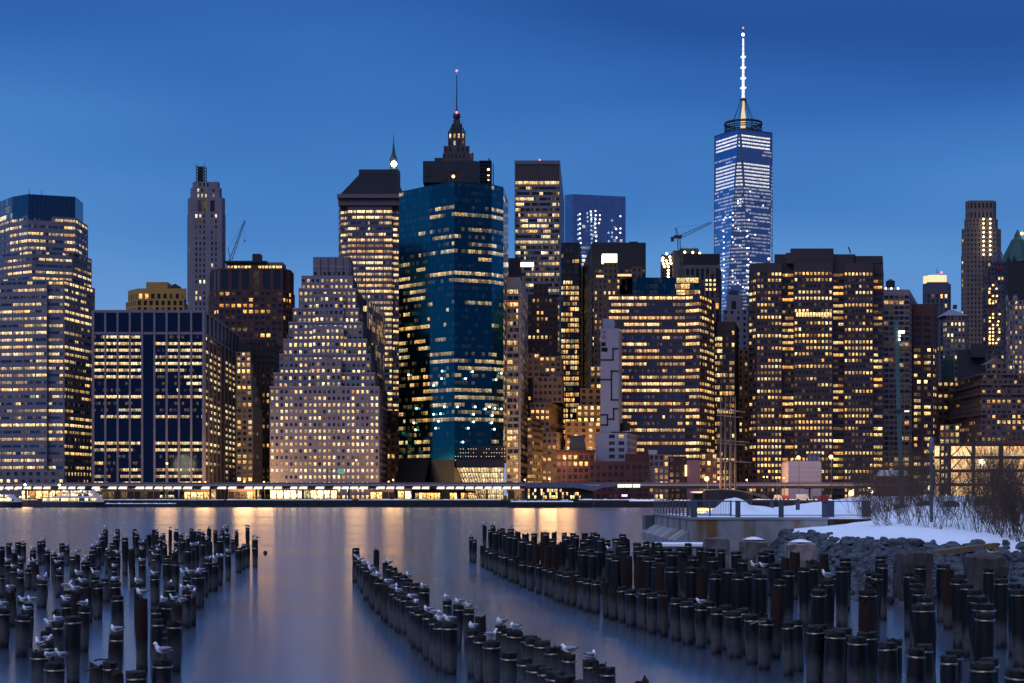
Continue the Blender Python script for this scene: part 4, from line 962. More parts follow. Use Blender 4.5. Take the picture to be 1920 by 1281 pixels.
def b_gothic():
    d = 1420; g = wm('verdigris', (0.035, 0.13, 0.12), 0.7)
    r = thing('gothic_tower', 'gothic tower with a green copper pyramid roof and lit lantern, at the right edge', 'tower', (PX(1915, d), d, GZ))
    mb = MB(); x = PX(1916, d)
    mb.lathe([(15, PZ(490, d)), (11, PZ(470, d)), (5.6, PZ(447, d)), (3.2, PZ(442, d)), (2.6, PZ(436, d)), (0.2, PZ(426, d))], 8, (x, d + 12, 0)); mb.build('pyramid_roof', g, r)
    mb = MB(); mb.box(PX(1888, d), PX(1950, d), d - 2, d + 40, GZ, PZ(490, d))
    for px in (1890, 1901): mb.lathe([(1.6, PZ(495, d)), (1.5, PZ(486, d)), (.1, PZ(477, d))], 6, (PX(px, d), d - 1, 0))
    mb.build('wall', wm('gothic_dark', (0.05, 0.045, 0.06), 0.85), r); lamp_ball(r, 'lantern', 1916, 438, d + 8, 1.4, WARM_L)
    d = 1120; st = dict(mode='punched', fl=3.4, bay=2.4, u=(0.25, 0.72), v=(0.2, 0.78), p=0.4, stay=0.3, warm=0.25)
    r = tower('gothic_block', 'pale gothic stone block with pinnacles, at the right edge below the green copper roof', [([(1886, d + 6), (1893, d), (1899, d), (1902, d - 2), (1925, d - 2), (1950, d)], 563, None, st)], wm('pale_gothic', (0.33, 0.28, 0.30), 0.85), WINS, st, seed=117)
    for px in (1887, 1900.5, 1904): mb = MB(); mb.lathe([(1.2, PZ(566, d)), (1.1, PZ(560, d)), (.1, PZ(553, d))], 6, (PX(px, d), d - 1.5, 0)); mb.build('pinnacle', wm('pale_gothic', (0, 0, 0)), r)
b_gothic()
def b_pediment():
    d = 880; m = wm('dusky_stone', (0.28, 0.18, 0.17), 0.85, scale=0.1); st = dict(mode='punched', fl=3.1, bay=2.6, u=(0.2, 0.8), v=(0.25, 0.8), p=0.28, stay=0.5, warm=0.35, side={0: dict(p=0.12, bri=0.6)})
    T = []
    for x0, y, yb in ((1794, 702, 722), (1786, 720, 740), (1780, 738, 778), (1775, 776, None)):
        T.append(([(x0, d + 60), (1840, d), (1925, d), (1950, d + 5)], y, yb, None))
    T[0] = ([(1796, d + 60), (1842, d), (1900, d), (1950, d + 5)], 702, 722, None)
    r = tower('pediment_block', 'dusky stone office block with cornices stepping left and a pedimented centre', T + [([(1849, d + 4), (1888, d + 4)], 682, 704, dict(p=0.0), 10)], m, WINS, st, seed=118, D=20)
    r_ = MB(); y = d + 3.8; r_.face([(PX(1848, y), y, PZ(683, y)), (PX(1889, y), y, PZ(683, y)), (PX(1868.5, y), y, PZ(671, y))]); r_.face([(PX(1848, y), y, PZ(683, y)), (PX(1868.5, y), y, PZ(671, y)), (PX(1868.5, y), y + 10, PZ(671, y)), (PX(1848, y), y + 10, PZ(683, y))])
    r_.face([(PX(1889, y), y, PZ(683, y)), (PX(1889, y), y + 10, PZ(683, y)), (PX(1868.5, y), y + 10, PZ(671, y)), (PX(1868.5, y), y, PZ(671, y))]); r_.build('pediment', m, r)
    mb = MB()
    for x0, y in ((1795, 702), (1785, 721), (1779, 739), (1774, 777)):
        mb.bar((PX(x0, d + 60) - .5, d + 59.5, PZ(y, d)), (PX(1840, d) - .4, d - .5, PZ(y, d)), 0.9, 1.0); mb.bar((PX(1840, d), d - .5, PZ(y, d)), (PX(1924, d), d - .5, PZ(y, d)), 0.9, 1.0)
    mb.build('cornice', wm('dusky_cornice', (.24, .17, .17), .8), r)
    # smaller dark roofs around it
    d = 940; st = dict(mode='punched', fl=3.3, bay=3, u=(.2, .8), v=(.25, .75), p=.2, stay=.4)
    tower('brick_block', 'dark brick block with few lit windows, left of the pedimented block', [([(1758, d), (1800, d)], 715, None, st)], BROWN, WINS, st, seed=119)
    tower('flat_roof_block', 'dark flat roofed block with a bulkhead, behind the pedimented block', [([(1795, 990), (1848, 990)], 656, None, dict(plain=True)), ([(1820, 985), (1848, 985)], 646, 670, dict(plain=True))], wm('slate_wall', (.05, .05, .07), .8), WINS, st, seed=120)
    r = thing('domed_turret', 'small green domed turret in front of the pyramid roof tower', 'tower', (PX(1778, 950), 950, GZ)); x = PX(1778, 950)
    mb = MB(); mb.lathe([(3.4, GZ), (3.4, PZ(690, 950)), (3.2, PZ(676, 950)), (2.2, PZ(668, 950)), (1.0, PZ(664, 950)), (1.0, PZ(660, 950)), (.2, PZ(655, 950))], 10, (x, 950, 0)); mb.build('turret', wm('dull_verdigris', (.03, .075, .075), .8), r)
    d = 800; st = dict(mode='punched', fl=3.3, bay=2.6, u=(.15, .8), v=(.2, .8), p=.7, stay=.3, warm=.4)
    tower('corner_block', 'small tan block with one lit storey beside the glowing steel frame', [([(1762, d), (1800, d)], 796, None, st)], wm('dim_tan', (.20, .13, .10), .85), WINS, st, seed=121)
b_pediment()
# low brick row by the water
def b_lowrow():
    d = 735; st = dict(mode='punched', fl=3.0, bay=2.6, u=(.2, .8), v=(.2, .8), p=.16, stay=.3, warm=.3)
    RB = wm('red_brick', (0.20, 0.065, 0.055), 0.85, scale=0.3)
    r = tower('corner_brick_house', 'red brick corner building with dark hipped roof and bracketed cornice', [([(1043, d), (1115, d)], 845, None, dict(head=1.5), 14)], RB, WINS, st, seed=130, D=14)
    mb = MB(); pbox(mb, 1042, 1116, 843.5, 848, d - .5, 1.2); pbox(mb, 1043, 1115, 862, 863.5, d - .25, .24); mb.build('cornice', wm('dark_cornice', (.05, .03, .03), .8), r)
    mb = MB(); z0, z1 = PZ(844, d), PZ(816, d); A = [(PX(1068, d), d + 2, z0), (PX(1100, d), d + 2, z0), (PX(1100, d), d + 10, z0), (PX(1068, d), d + 10, z0)]; B2 = [(PX(1071, d), d + 4, z1), (PX(1096, d), d + 4, z1), (PX(1096, d), d + 9, z1), (PX(1071, d), d + 9, z1)]
    for k in range(4): mb.face([A[k], A[(k + 1) % 4], B2[(k + 1) % 4], B2[k]])
    mb.face(B2); mb.build('mansard_roof', ROOF, r)
    tower('brick_warehouse', 'long low dark red brick warehouse with rows of unlit windows', [([(1105, d - 3), (1217, d - 3)], 865, None, dict(p=.05, head=1.2, bay=2.75), 14), ([(1172, d + 3), (1217, d + 3)], 851, 866, dict(plain=True), 8)], wm('dull_red_brick', (0.13, 0.045, 0.05), 0.85, scale=0.3), WINS, st, seed=131, D=12)
    tower('painted_house', 'narrow mauve painted house with three rows of windows beside the brick warehouse', [([(1217, d - 2), (1254, d - 2)], 852, None, dict(p=.3, bay=2.2))], wm('mauve_paint', (.24, .17, .21), .8), WINS, st, seed=132, D=12)
    r = tower('dark_brick_house', 'dark brick house beside the mauve painted house', [([(1254, d - 1), (1288, d - 1)], 856, None, dict(p=.12, bay=3))], wm('dark_brick', (.07, .035, .04), .85), WINS, st, seed=133, D=12)
    r = tower('blank_gable_house', 'pink lit blank gable wall with a tall glowing strip window', [([(1288, d - 2), (1313, d - 2)], 863, None, dict(plain=True))], wm('pink_gable', (.42, .22, .24), .8), WINS, st, seed=134, D=12)
    mb = MB(); pbox(mb, 1284.5, 1288, 872, 893, d - 3, .8); mb.build('glowing_strip', glow('strip_orange', (1, .6, .25), 2.2), r)
    mb = MB(); pbox(mb, 1217.5, 1232, 844, 853, d, 6); mb.build('roof_cabin', WHITEC, thing('rooftop_cabin', 'small white cabin standing on the mauve painted house roof', 'cabin', (PX(1225, d), d, PZ(852, d))))
    d = 800; tower('alley_block', 'warm lit tan block filling the alley left of the teal tower', [([(724, d), (750, d)], 812, None, dict(p=.2))], wm('alley_tan', (.36, .20, .08), .85), WINS, dict(st, fl=3.2), seed=135)
    tower('back_office', 'dim brown office block behind the alley left of the teal tower', [([(715, 900), (752, 900)], 770, None, dict(p=.12))], wm('alley_brown', (.10, .05, .04), .85), WINS, dict(st, fl=3.2), seed=136)
    tower('rear_offices', 'dark block filling the gap between broad dark brown tower and ship masts', [([(1314, 760), (1345, 760)], 850, None, dict(p=.4))], BROWN, WINS, st, seed=137, D=12)
b_lowrow()
# ------------------------------------------------------------------ far waterfront
LAMPW = glow('fluorescent_tube', (1.0, 0.88, 0.68), 1.8)
SHOPW = window_mat('shop_window', (0.03, 0.03, 0.03), k=3.6, edge=0.04)
def b_viaduct():
    d = 712; conc = mat('viaduct_concrete', (0.34, 0.30, 0.34), 0.8, scale=0.2); dk = mat('viaduct_girder', (0.05, 0.05, 0.065), 0.7)
    r = thing('elevated_highway', 'long elevated highway along the far shore with white lamps under its deck', 'viaduct', (PX(760, d), d, GZ))
    xa, xb = PX(-140, d), PX(1745, d)
    mb = MB(); mb.box(xa, xb, d, d + 14, PZ(911.5, d), PZ(906.5, d)); mb.build('deck', conc, r)
    mb = MB(); mb.box(xa, xb, d - .15, d - .02, PZ(906.9, d), PZ(904.6, d)); mb.build('parapet', mat('viaduct_parapet', (.16, .11, .14), .7), r)
    mb = MB()
    for y in (d + .6, d + 6, d + 12): mb.box(xa, xb, y, y + .5, PZ(916, d), PZ(911.5, d) - .01)
    mb.build('girder', dk, r)
    for i in range(22):
        x = -125 + i * 86.5
        if 960 < x < 1000: x = 985
        mb = MB(); pbox(mb, x - 1.6, x + 1.6, 915.5, 938, d + 3, 1.1); pbox(mb, x - 5, x + 5, 914, 917, d + 2.6, 9); mb.build('column', dk, r)
    x = -8
    rng = random.Random(3)
    while x < 975:
        w = rng.uniform(11, 14.5); mb = MB(); z = PZ(912.6, d)
        a = (PX(x, d), d + .3, z); mb.face([(PX(x, d), d + .1, PZ(915.6, d)), (PX(x + w, d), d + .1, PZ(915.7, d)), (PX(x + w + 3, d), d + .5, PZ(912.8, d)), (PX(x + 2, d), d + .5, PZ(912.8, d))])
        mb.bar((PX(x, d), d + .2, PZ(916.3, d)), (PX(x + w + 2, d), d + .2, PZ(916.5, d)), 0.3); mb.build('lamp_panel', LAMPW, r); x += (w + rng.uniform(4.0, 6.0)) * (1 if rng.random() < .78 else 1.7)
    for x in (1158, 1172, 1187):
        for y in (908.6, 911.8): mb = MB(); pbox(mb, x, x + 13, y, y + 2.2, d - .5, .4); mb.build('lamp_panel', LAMPW, r)
b_viaduct()
def pavilion(x0, x1, y0, d, label, p, warm, seed, fl=5.2, bay=3.0, wall=None, v=(0.12, 0.74), bri=1.0):
    tower('pavilion', label, [([(x0, d), (x1, d)], y0, None, None)], wall or mat('pavilion_wall', (.16, .10, .07), .8), SHOPW, dict(mode='punched', fl=fl, bay=bay, panes=1, u=(.06, .94), v=v, rec=.3, p=p, spread=.1, stay=.6, warm=warm, bri=bri), seed=seed, D=8, cat='pavilion')
pavilion(345, 405, 918, 733, 'glowing glass pavilion under the highway before the ribbed block', .85, .5, 201)
pavilion(428, 486, 917, 733, 'amber lit shopfront under the highway before the dark slab', .8, .3, 202, bri=1.2)
pavilion(506, 632, 914, 733, 'longest, brightest glass shopfront under the highway before the ziggurat', .97, .7, 203, bri=1.9)
pavilion(694, 740, 918, 733, 'small glowing pavilion under the highway left of the teal tower', .8, .6, 204, bri=1.5)
pavilion(745, 772, 916, 733, 'two yellow doorways under the highway at the corner of the teal tower', .6, .6, 205)
pavilion(952, 990, 914, 734, 'orange lit kiosk under the highway below the white framed tower', .9, .15, 206, bri=1.5)
pavilion(40, 130, 915, 734, 'orange lit ferry hall under the highway behind the moored ferries', .75, .1, 207, bri=1.3)
pavilion(190, 300, 917, 735, 'dim hall under the highway right of the white ferry', .25, .15, 208)
for x0, x1, lab, s in ((778, 828, 'glass dining pavilion with a dark flat canopy below the teal tower', 210), (843, 892, 'glass dining pavilion with dark flat canopy under the lit atrium', 211)):
    pavilion(x0, x1, 920, 726, lab, .75, .15, s, fl=3.4, bay=1.6, bri=.9)
    t = thing('canopy', 'flat dark red canopy over the %s glass dining pavilion' % ('left' if x0 < 800 else 'right'), 'canopy', (PX((x0 + x1) / 2, 722), 722, PZ(920, 722)))
    mb = MB(); pbox(mb, x0 - 4, x1 + 6, 917.6, 919.4, 721, 13); mb.build('canopy_roof', mat('canopy_red', (.10, .03, .03), .8), t)
    mb = MB()
    for x in (x0 - 2, (x0 + x1) / 2, x1 + 4): pbox(mb, x - .4, x + .4, 919.4, 938, 721.5, .3)
    mb.build('post', DARKM, t)
def b_wave():
    d = 700; r = thing('terminal_building', 'low terminal with folding blue grey roof and red soffit beside the snowy pier', 'building', (PX(1050, d), d, GZ))
    mb = MB(); P = lambda x, y, dd=0: (PX(x, d), d + dd, PZ(y, d))
    top = [(984, 906.5), (1078, 906), (1118, 913), (1128, 908), (1158, 905.5)]; bot = [(984, 914), (1080, 914.5), (1114, 921), (1128, 915), (1158, 911)]
    for k in range(4): mb.face([P(*bot[k]), P(*bot[k + 1]), P(*top[k + 1]), P(*top[k])]); mb.face([P(*top[k]), P(*top[k + 1]), P(*top[k + 1], 9), P(*top[k], 9)])
    mb.build('roof', mat('zinc_blue', (.10, .13, .22), .5, .2), r)
    mb = MB()
    for k in range(4): a, b = bot[k], bot[k + 1]; mb.face([P(a[0], a[1] + 1.6, .5), P(b[0], b[1] + 1.6, .5), P(*b), P(*a)]); mb.face([P(a[0], a[1] + 1.6, .5), P(a[0], a[1] + 1.6, 9), P(b[0], b[1] + 1.6, 9), P(b[0], b[1] + 1.6, .5)])
    mb.build('soffit', mat('soffit_red', (.32, .02, .03), .6), r)
    G = MB(); W = MB(); rng = random.Random(31)
    for i in range(26):
        x = 990 + i * 4; 
        for j in range(3):
            y = 917 + j * 6.2
            if i > 18 and j == 0: continue
            on = rng.random() < (.75 if 5 < i < 14 else .3); G.face([P(x, y + 5.6, 2.5), P(x + 3.4, y + 5.6, 2.5), P(x + 3.4, y, 2.5), P(x, y, 2.5)], 0, ((rng.uniform(.2, 1.0) if on else 0), rng.uniform(.2, .9), rng.random()), UVQ)
    W.box(PX(986, d), PX(1112, d), d + 2.6, d + 9, GZ, PZ(915.5, d)); W.build('wall', BLACKM, r); G.build('glazing', SHOPW, r)
b_wave()
def snow_strip(x0, x1, d, D, z, h, seed, n=60):
    rng = random.Random(seed); mb = MB(); hs = [h * (0.25 + 0.75 * abs(noise.noise((i * .35, seed * 3.1, 0)))) for i in range(n + 1)]
    X0, X1 = PX(x0, d), PX(x1, d)
    for i in range(n):
        a, b = X0 + (X1 - X0) * i / n, X0 + (X1 - X0) * (i + 1) / n
        mb.face([(a, d, z), (b, d, z), (b, d + D * .3, z + hs[i + 1]), (a, d + D * .3, z + hs[i])]); mb.face([(a, d + D * .3, z + hs[i]), (b, d + D * .3, z + hs[i + 1]), (b, d + D, z), (a, d + D, z)])
    tag(mb.build('snow_ridge', SNOW), kind='structure')
for k, (x0, x1) in enumerate(((-20, 70), (190, 420), (425, 660), (672, 940), (1085, 1250), (1395, 1560))): snow_strip(x0, x1, 681.2, 3, GZ + .06, .75, k)
def b_rail():
    r = thing('esplanade_railing', 'dark railing running along the far quay edge', 'railing', (0, 684.5, GZ)); mb = MB(); pm = MB()
    mb.bar((-215, 684.5, GZ + 1.1), (60, 684.5, GZ + 1.1), .1); mb.bar((-215, 684.5, GZ + .6), (60, 684.5, GZ + .6), .06); mb.build('rail', DARKM, r)
    for i in range(111): x = -215 + i * 2.5; pm.bar((x, 684.5, GZ), (x, 684.5, GZ + 1.1), .09)
    tag(pm.build('post', DARKM, r), kind='stuff')
b_rail()
# low timber pier with snow on it
def b_pier():
    d = 645; r = thing('pier', 'low dark pier with a snow covered deck in front of the terminal', 'pier', (PX(1090, d), d, 0))
    mb = MB(); mb.box(PX(952, d), PX(1110, d), d, d + 33, -2, PZ(941.5, d)); mb.build('deck', mat('pier_dark', (.016, .018, .026), .9), r)
    mb = MB()
    for i in range(30): x = PX(953 + i * 5.3, d); mb.box(x, x + .3, d - .35, d - .01, -1, PZ(942.5, d))
    mb.build('fender', DARKM, r)
    mb = MB(); pbox(mb, 953, 1072, 936.2, 936.8, d + .4, .1); pbox(mb, 953, 1072, 938.6, 939, d + .4, .08)
    for i in range(41): pbox(mb, 953 + i * 2.97, 953.4 + i * 2.97, 936.2, 941.5, d + .4, .08)
    mb.build('railing', DARKM, r)
    snow_strip(958, 1075, d + 1.2, 9, PZ(941.4, d), 1.5, 44)
    d = 655; r = thing('pier', 'long low dark pier running right from the snowy pier towards the tall ship', 'pier', (PX(1300, d), d, 0))
    mb = MB(); mb.box(PX(1110, d) + 1.2, PX(1470, d), d, d + 22, -2, PZ(940, d)); mb.build('deck', mat('pier_dark', (0, 0, 0)), r)
    snow_strip(1180, 1310, d + 1, 5, PZ(939.9, d), 1.2, 45)
b_pier()
# boats
HULL = mat('hull_navy', (.012, .016, .035), .35); BOATW = mat('boat_white', (.62, .62, .68), .5)
def ferry(x0, x1, d, label, seed, bow, decks):
    rng = random.Random(seed); r = thing('ferry', label, 'ferry', (PX((x0 + x1) / 2, d), d, 0)); P = lambda x, y, dd=0: (PX(x, d), d + dd, PZ(y, d))
    zw, zg = 0.0, PZ(941.3, d); L0, L1 = PX(x0, d), PX(x1, d); mb = MB(); W = 6.5; n = 10
    def half(t): return W / 2 * min(1, 1.6 * math.sqrt(max(0, (1 - t) if bow > 0 else t)) + 0.03)
    for i in range(n):
        t0, t1 = i / n, (i + 1) / n; xa, xb = L0 + (L1 - L0) * t0, L0 + (L1 - L0) * t1; a, b = half(t0), half(t1); c = d + W / 2
        for s_ in (-1, 1): mb.face([(xa, c + s_ * a * .85, -.5), (xb, c + s_ * b * .85, -.5), (xb, c + s_ * b, zg), (xa, c + s_ * a, zg)])
        mb.face([(xa, c - a, zg), (xb, c - b, zg), (xb, c + b, zg), (xa, c + a, zg)])
    mb.build('hull', HULL, r)
    for k, (a, b, y0, y1, slope) in enumerate(decks):
        c = MB(); D = 5.2 - k * .7; o = .6 + k * .35
        q = [P(a, y1, o), P(b, y1, o), P(b - slope * (bow > 0), y0, o), P(a + slope * (bow < 0), y0, o)]; q2 = [(p[0], p[1] + D, p[2]) for p in q]
        c.face(q); c.face(q2[::-1])
        for i in range(4): c.face([q[(i + 1) % 4], q[i], q2[i], q2[(i + 1) % 4]])
        c.build('cabin', BOATW, r); g = MB(); nn = int((b - a - slope - 4) / 3.4)
        for i in range(nn):
            xx = a + slope * (bow < 0) + 2 + i * 3.4; h = (y1 - y0)
            g.face([P(xx, y1 - h * .25, o - .06), P(xx + 2.8, y1 - h * .25, o - .06), P(xx + 2.8, y0 + h * .25, o - .06), P(xx, y0 + h * .25, o - .06)], 0, (rng.uniform(.3, 1.3) if rng.random() < .8 else 0, rng.uniform(.3, .9), rng.random()), UVQ)
        if nn > 0: g.build('cabin_window', SHOPW, r)
    c = MB(); a, b, y0, y1, _ = decks[-1]; x = PX((a + b) / 2, d); c.bar((x, d + 3, PZ(y0, d)), (x, d + 3, PZ(y0 - 7, d)), .15); c.bar((x - .9, d + 3, PZ(y0 - 4, d)), (x + .9, d + 3, PZ(y0 - 4, d)), .12); c.build('mast', DARKM, r)
    for i in range(4): lamp_ball(r, 'deck_lamp', a + (b - a) * (i + .5) / 4, y0 + 1 + (i % 2) * 6, d - .1, .26, glow('boat_lamp', (1, .8, .55), 9))
    return r
ferry(62, 192, 650, 'white ferry with two lit decks and long dark hull moored at the left', 1, 1, [(78, 188, 932, 941.5, 4), (96, 184, 925, 931.8, 6), (112, 176, 919.5, 924.8, 5)])
ferry(-40, 37, 646, 'white ferry cut by the left edge with yellow lit lower cabin', 2, 1, [(-38, 33, 933, 941.5, 3), (-38, 22, 927, 932.8, 4)])
def barge(x0, x1, d, label):
    r = thing('barge', label, 'barge', (PX((x0 + x1) / 2, d), d, 0)); mb = MB(); mb.box(PX(x0, d), PX(x1, d), d, d + 9, -1, PZ(945, d)); mb.build('hull', HULL, r)
    mb = MB()
    for i in range(18): pbox(mb, x0 + 2 + i * (x1 - x0 - 4) / 17, x0 + 2.5 + i * (x1 - x0 - 4) / 17, 941.5, 945, d + .3, .1)
    pbox(mb, x0 + 1, x1 - 1, 941.2, 941.7, d + .3, .1); mb.build('railing', DARKM, r); snow_strip(x0 + 1, x1 - 1, d + 1, 5, PZ(944.9, d), .7, int(x0))
barge(196, 330, 664, 'flat dark barge with snow on deck, right of the white ferry')
def b_ship():
    d = 640; r = thing('sailing_ship', 'four masted historic sailing ship with bare yards and dark hull', 'ship', (PX(1385, d), d, 0)); P = lambda x, y, dd=0: (PX(x, d), d + dd, PZ(y, d))
    mb = MB(); c = d + 5; st = [(1320, .2, 922), (1324, 2.6, 918), (1332, 4.4, 917.4), (1350, 5, 916.5), (1372, 5, 917.5), (1392, 4.6, 920), (1404, 3.0, 923), (1414, .3, 926)]
    for (xa, wa, ya), (xb, wb, yb) in zip(st, st[1:]):
        for s_ in (-1, 1):
            A = [(PX(xa, d), c + s_ * wa * .6, -1), (PX(xb, d), c + s_ * wb * .6, -1), (PX(xb, d), c + s_ * wb, PZ(yb + 2, d)), (PX(xa, d), c + s_ * wa, PZ(ya + 2, d))]; mb.face(A, 0)
            mb.face([A[3], A[2], (A[2][0], A[2][1], PZ(yb, d)), (A[3][0], A[3][1], PZ(ya, d))], 1)
        mb.face([(PX(xa, d), c - wa, PZ(ya + 1, d)), (PX(xb, d), c - wb, PZ(yb + 1, d)), (PX(xb, d), c + wb, PZ(yb + 1, d)), (PX(xa, d), c + wa, PZ(ya + 1, d))], 0)
    mb.build('hull', [mat('ship_hull', (.03, .022, .02), .5), mat('bulwark_cream', (.42, .34, .24), .7)], r)
    M_ = mat('ship_spar', (.42, .27, .20), .7)
    for k, (x, yt) in enumerate(((1354.5, 742), (1363, 738), (1373, 736), (1382, 742))):
        m_ = MB(); m_.tube([P(x, 918, 5), P(x, 830, 5), P(x, yt, 5)], [.42, .32, .1], 8); mo = m_.build('ship_mast', M_, r)
        for j, (y, w) in enumerate(((768 - 29 * (k % 2 == 1), 15), (769, 19), (780, 22), (826, 26), (832, 28), (864, 29))):
            if (j + k) % 2 and j in (0, 2, 4): continue
            t = MB(); dx = w * (.75 if k < 2 else 1.0); yy = y + (k - 1.5) * 1.3; t.tube([P(x - dx * .55, yy - .4, 4.2), P(x + dx, yy + 1.2, 4.2)], [.12, .16], 5); t.build('yard', M_, mo)
        s_ = MB()
        for q in (-9, -6, -3, 3, 6, 9): s_.bar(P(x + q, 919, 1.2), P(x, yt + 18 + abs(q) * 3, 5), .05)
        s_.build('shroud', DARKM, mo)
    s_ = MB()
    for a, b in (((1354.5, 745), (1330, 916)), ((1382, 744), (1412, 922)), ((1363, 740), (1354, 880)), ((1373, 738), (1363, 880)), ((1382, 800), (1408, 921))): s_.bar(P(*a, 5), P(*b, 5), .05)
    s_.build('stay', DARKM, r)
    d2 = 636; g = thing('gangway', 'sloping lit gangway leading from the sailing ship to the quay', 'gangway', (PX(1440, d2), d2, GZ)); mb = MB()
    for y in (0, 3): mb.bar((PX(1400, d2), d2, PZ(921 + y, d2)), (PX(1438, d2), d2, PZ(931 + y, d2)), .25)
    for i in range(9): x = 1400 + i * 4.7; y = 921 + i * 1.25; mb.bar((PX(x, d2), d2, PZ(y, d2)), (PX(x, d2), d2, PZ(y + 3, d2)), .14)
    mb.build('truss', mat('gangway_yellow', (.40, .32, .16), .7), g)
b_ship()
# clutter on the quay at the right: sheds, parked vans, a white tank
def b_shed():
    d = 735; r = thing('storage_shed', 'blank pale pink storage shed with small roof plant at the quay', 'shed', (PX(1510, d), d, GZ)); w = mat('pale_pink_panel', (.50, .40, .44), .7, var=.05)
    mb = MB(); pbox(mb, 1478, 1540, 867, 936, d, 18); pbox(mb, 1478.6, 1539, 865, 867.5, d + .5, 17); mb.build('wall', w, r)
    mb = MB()
    for x in (1520, 1527, 1534): pbox(mb, x - 3, x + 3, 852, 865, d + 4, 4)
    pbox(mb, 1516, 1540, 850, 852.4, d + 3.5, 5); mb.build('roof_plant', mat('plant_blue', (.12, .14, .22), .6), r)
    mb = MB()
    for k in range(5): pbox(mb, 1478, 1540, 876 + k * 9, 876.4 + k * 9, d - .06, .05)
    mb.build('panel_joint', mat('joint', (.3, .24, .26), .8), r)
    q = 735; r = thing('quay_shed', 'low dark shed with a snowy roof right of the pale pink shed', 'shed', (PX(1680, q), q, GZ)); mb = MB(); pbox(mb, 1652, 1708, 892, 936, q, 12); mb.build('wall', mat('shed_brown', (.12, .06, .05), .8), r)
    mb = MB(); mb.face([(PX(1650, q), q - .4, PZ(893, q)), (PX(1710, q), q - .4, PZ(893, q)), (PX(1704, q), q + 7, PZ(881, q)), (PX(1657, q), q + 7, PZ(881, q))]); mb.face([(PX(1650, q), q - .4, PZ(893, q)), (PX(1657, q), q + 7, PZ(881, q)), (PX(1650, q), q + 12, PZ(893, q))]); mb.build('roof', SNOW, r)
    for k, (x, w_, h, lab, m_) in enumerate(((1452, 12, 9, 'small white van parked between the sailing ship and the shed', BOATW), (1468, 10, 8, 'small red van parked beside the white van on the quay', mat('van_red', (.35, .05, .04), .5)), (1494, 20, 10, 'white box truck parked before the pale pink shed', BOATW), (1524, 11, 7, 'small grey car parked at the right end of the pale pink shed', STEEL))):
        d = 672; r = thing('van' if k != 3 else 'car', lab, 'vehicle', (PX(x + w_ / 2, d), d, GZ)); mb = MB()
        pbox(mb, x, x + w_, 937 - h, 936, d, 2); b = mb.build('body', m_, r); mb = MB(); mb.face([(PX(x + w_, d), d, PZ(936, d)), (PX(x + w_ + 3, d), d, PZ(936, d)), (PX(x + w_ + 2.2, d), d, PZ(937 - h * .55, d)), (PX(x + w_, d), d, PZ(937 - h * .8, d))])
        mb.box(PX(x + w_, d) + .02, PX(x + w_ + 2.6, d), d + .05, d + 1.95, PZ(936, d), PZ(937 - h * .55, d)); mb.build('cab', m_, r)
        for q in (x + 2, x + w_ - .5): t = MB(); t.tube([(PX(q, d), d - .1, GZ + .38), (PX(q, d), d + .2, GZ + .38)], .38, 10); t.build('wheel', DARKM, r)
    mb = MB(); r = thing('road_sign', 'green highway sign on two thin posts in front of the ziggurat', 'sign', (PX(618, 711), 711, PZ(905, 711)))
    pbox(mb, 634, 645.5, 879, 889, 711, .2); mb.build('sign_panel', glow('sign_green', (.03, .42, .16), .7), r)
    mb = MB(); pbox(mb, 637, 643, 881.5, 882.5, 710.9, .09); pbox(mb, 637, 640, 884.5, 885.5, 710.9, .09); mb.build('sign_mark', mat('sign_white', (.8, .8, .8), .5), r)
    mb = MB()
    for x in (613.5, 621): pbox(mb, x, x + 1, 879, 905, 711, .2)
    pbox(mb, 613.5, 645, 880, 881, 711.22, .15); mb.build('post', DARKM, r)
    mb = MB(); r = thing('signboard', 'purple glowing light panel on the plaza right of the terminal', 'sign', (PX(1171, 690), 690, GZ)); pbox(mb, 1166, 1176, 927.5, 931, 690, .4); mb.build('light_panel', glow('purple_glow', (.55, .22, 1.0), 6), r)
    mb = MB(); pbox(mb, 1170, 1171.5, 931, 938, 690.1, .2); mb.build('post', DARKM, r)
    # canopy roof by the ship
    r = thing('ticket_booth', 'snow topped booth roof on posts left of the sailing ship', 'booth', (PX(1313, 650), 650, PZ(940, 655))); mb = MB(); pbox(mb, 1297, 1326, 921.5, 924.5, 650, 6); mb.build('roof', SNOW, r); mb = MB()
    for x in (1298, 1312, 1325): pbox(mb, x - .5, x + .5, 924.5, 941, 650.5, .3)
    pbox(mb, 1300, 1324, 926, 940, 654, .5); mb.build('post', DARKM, r)
b_shed()
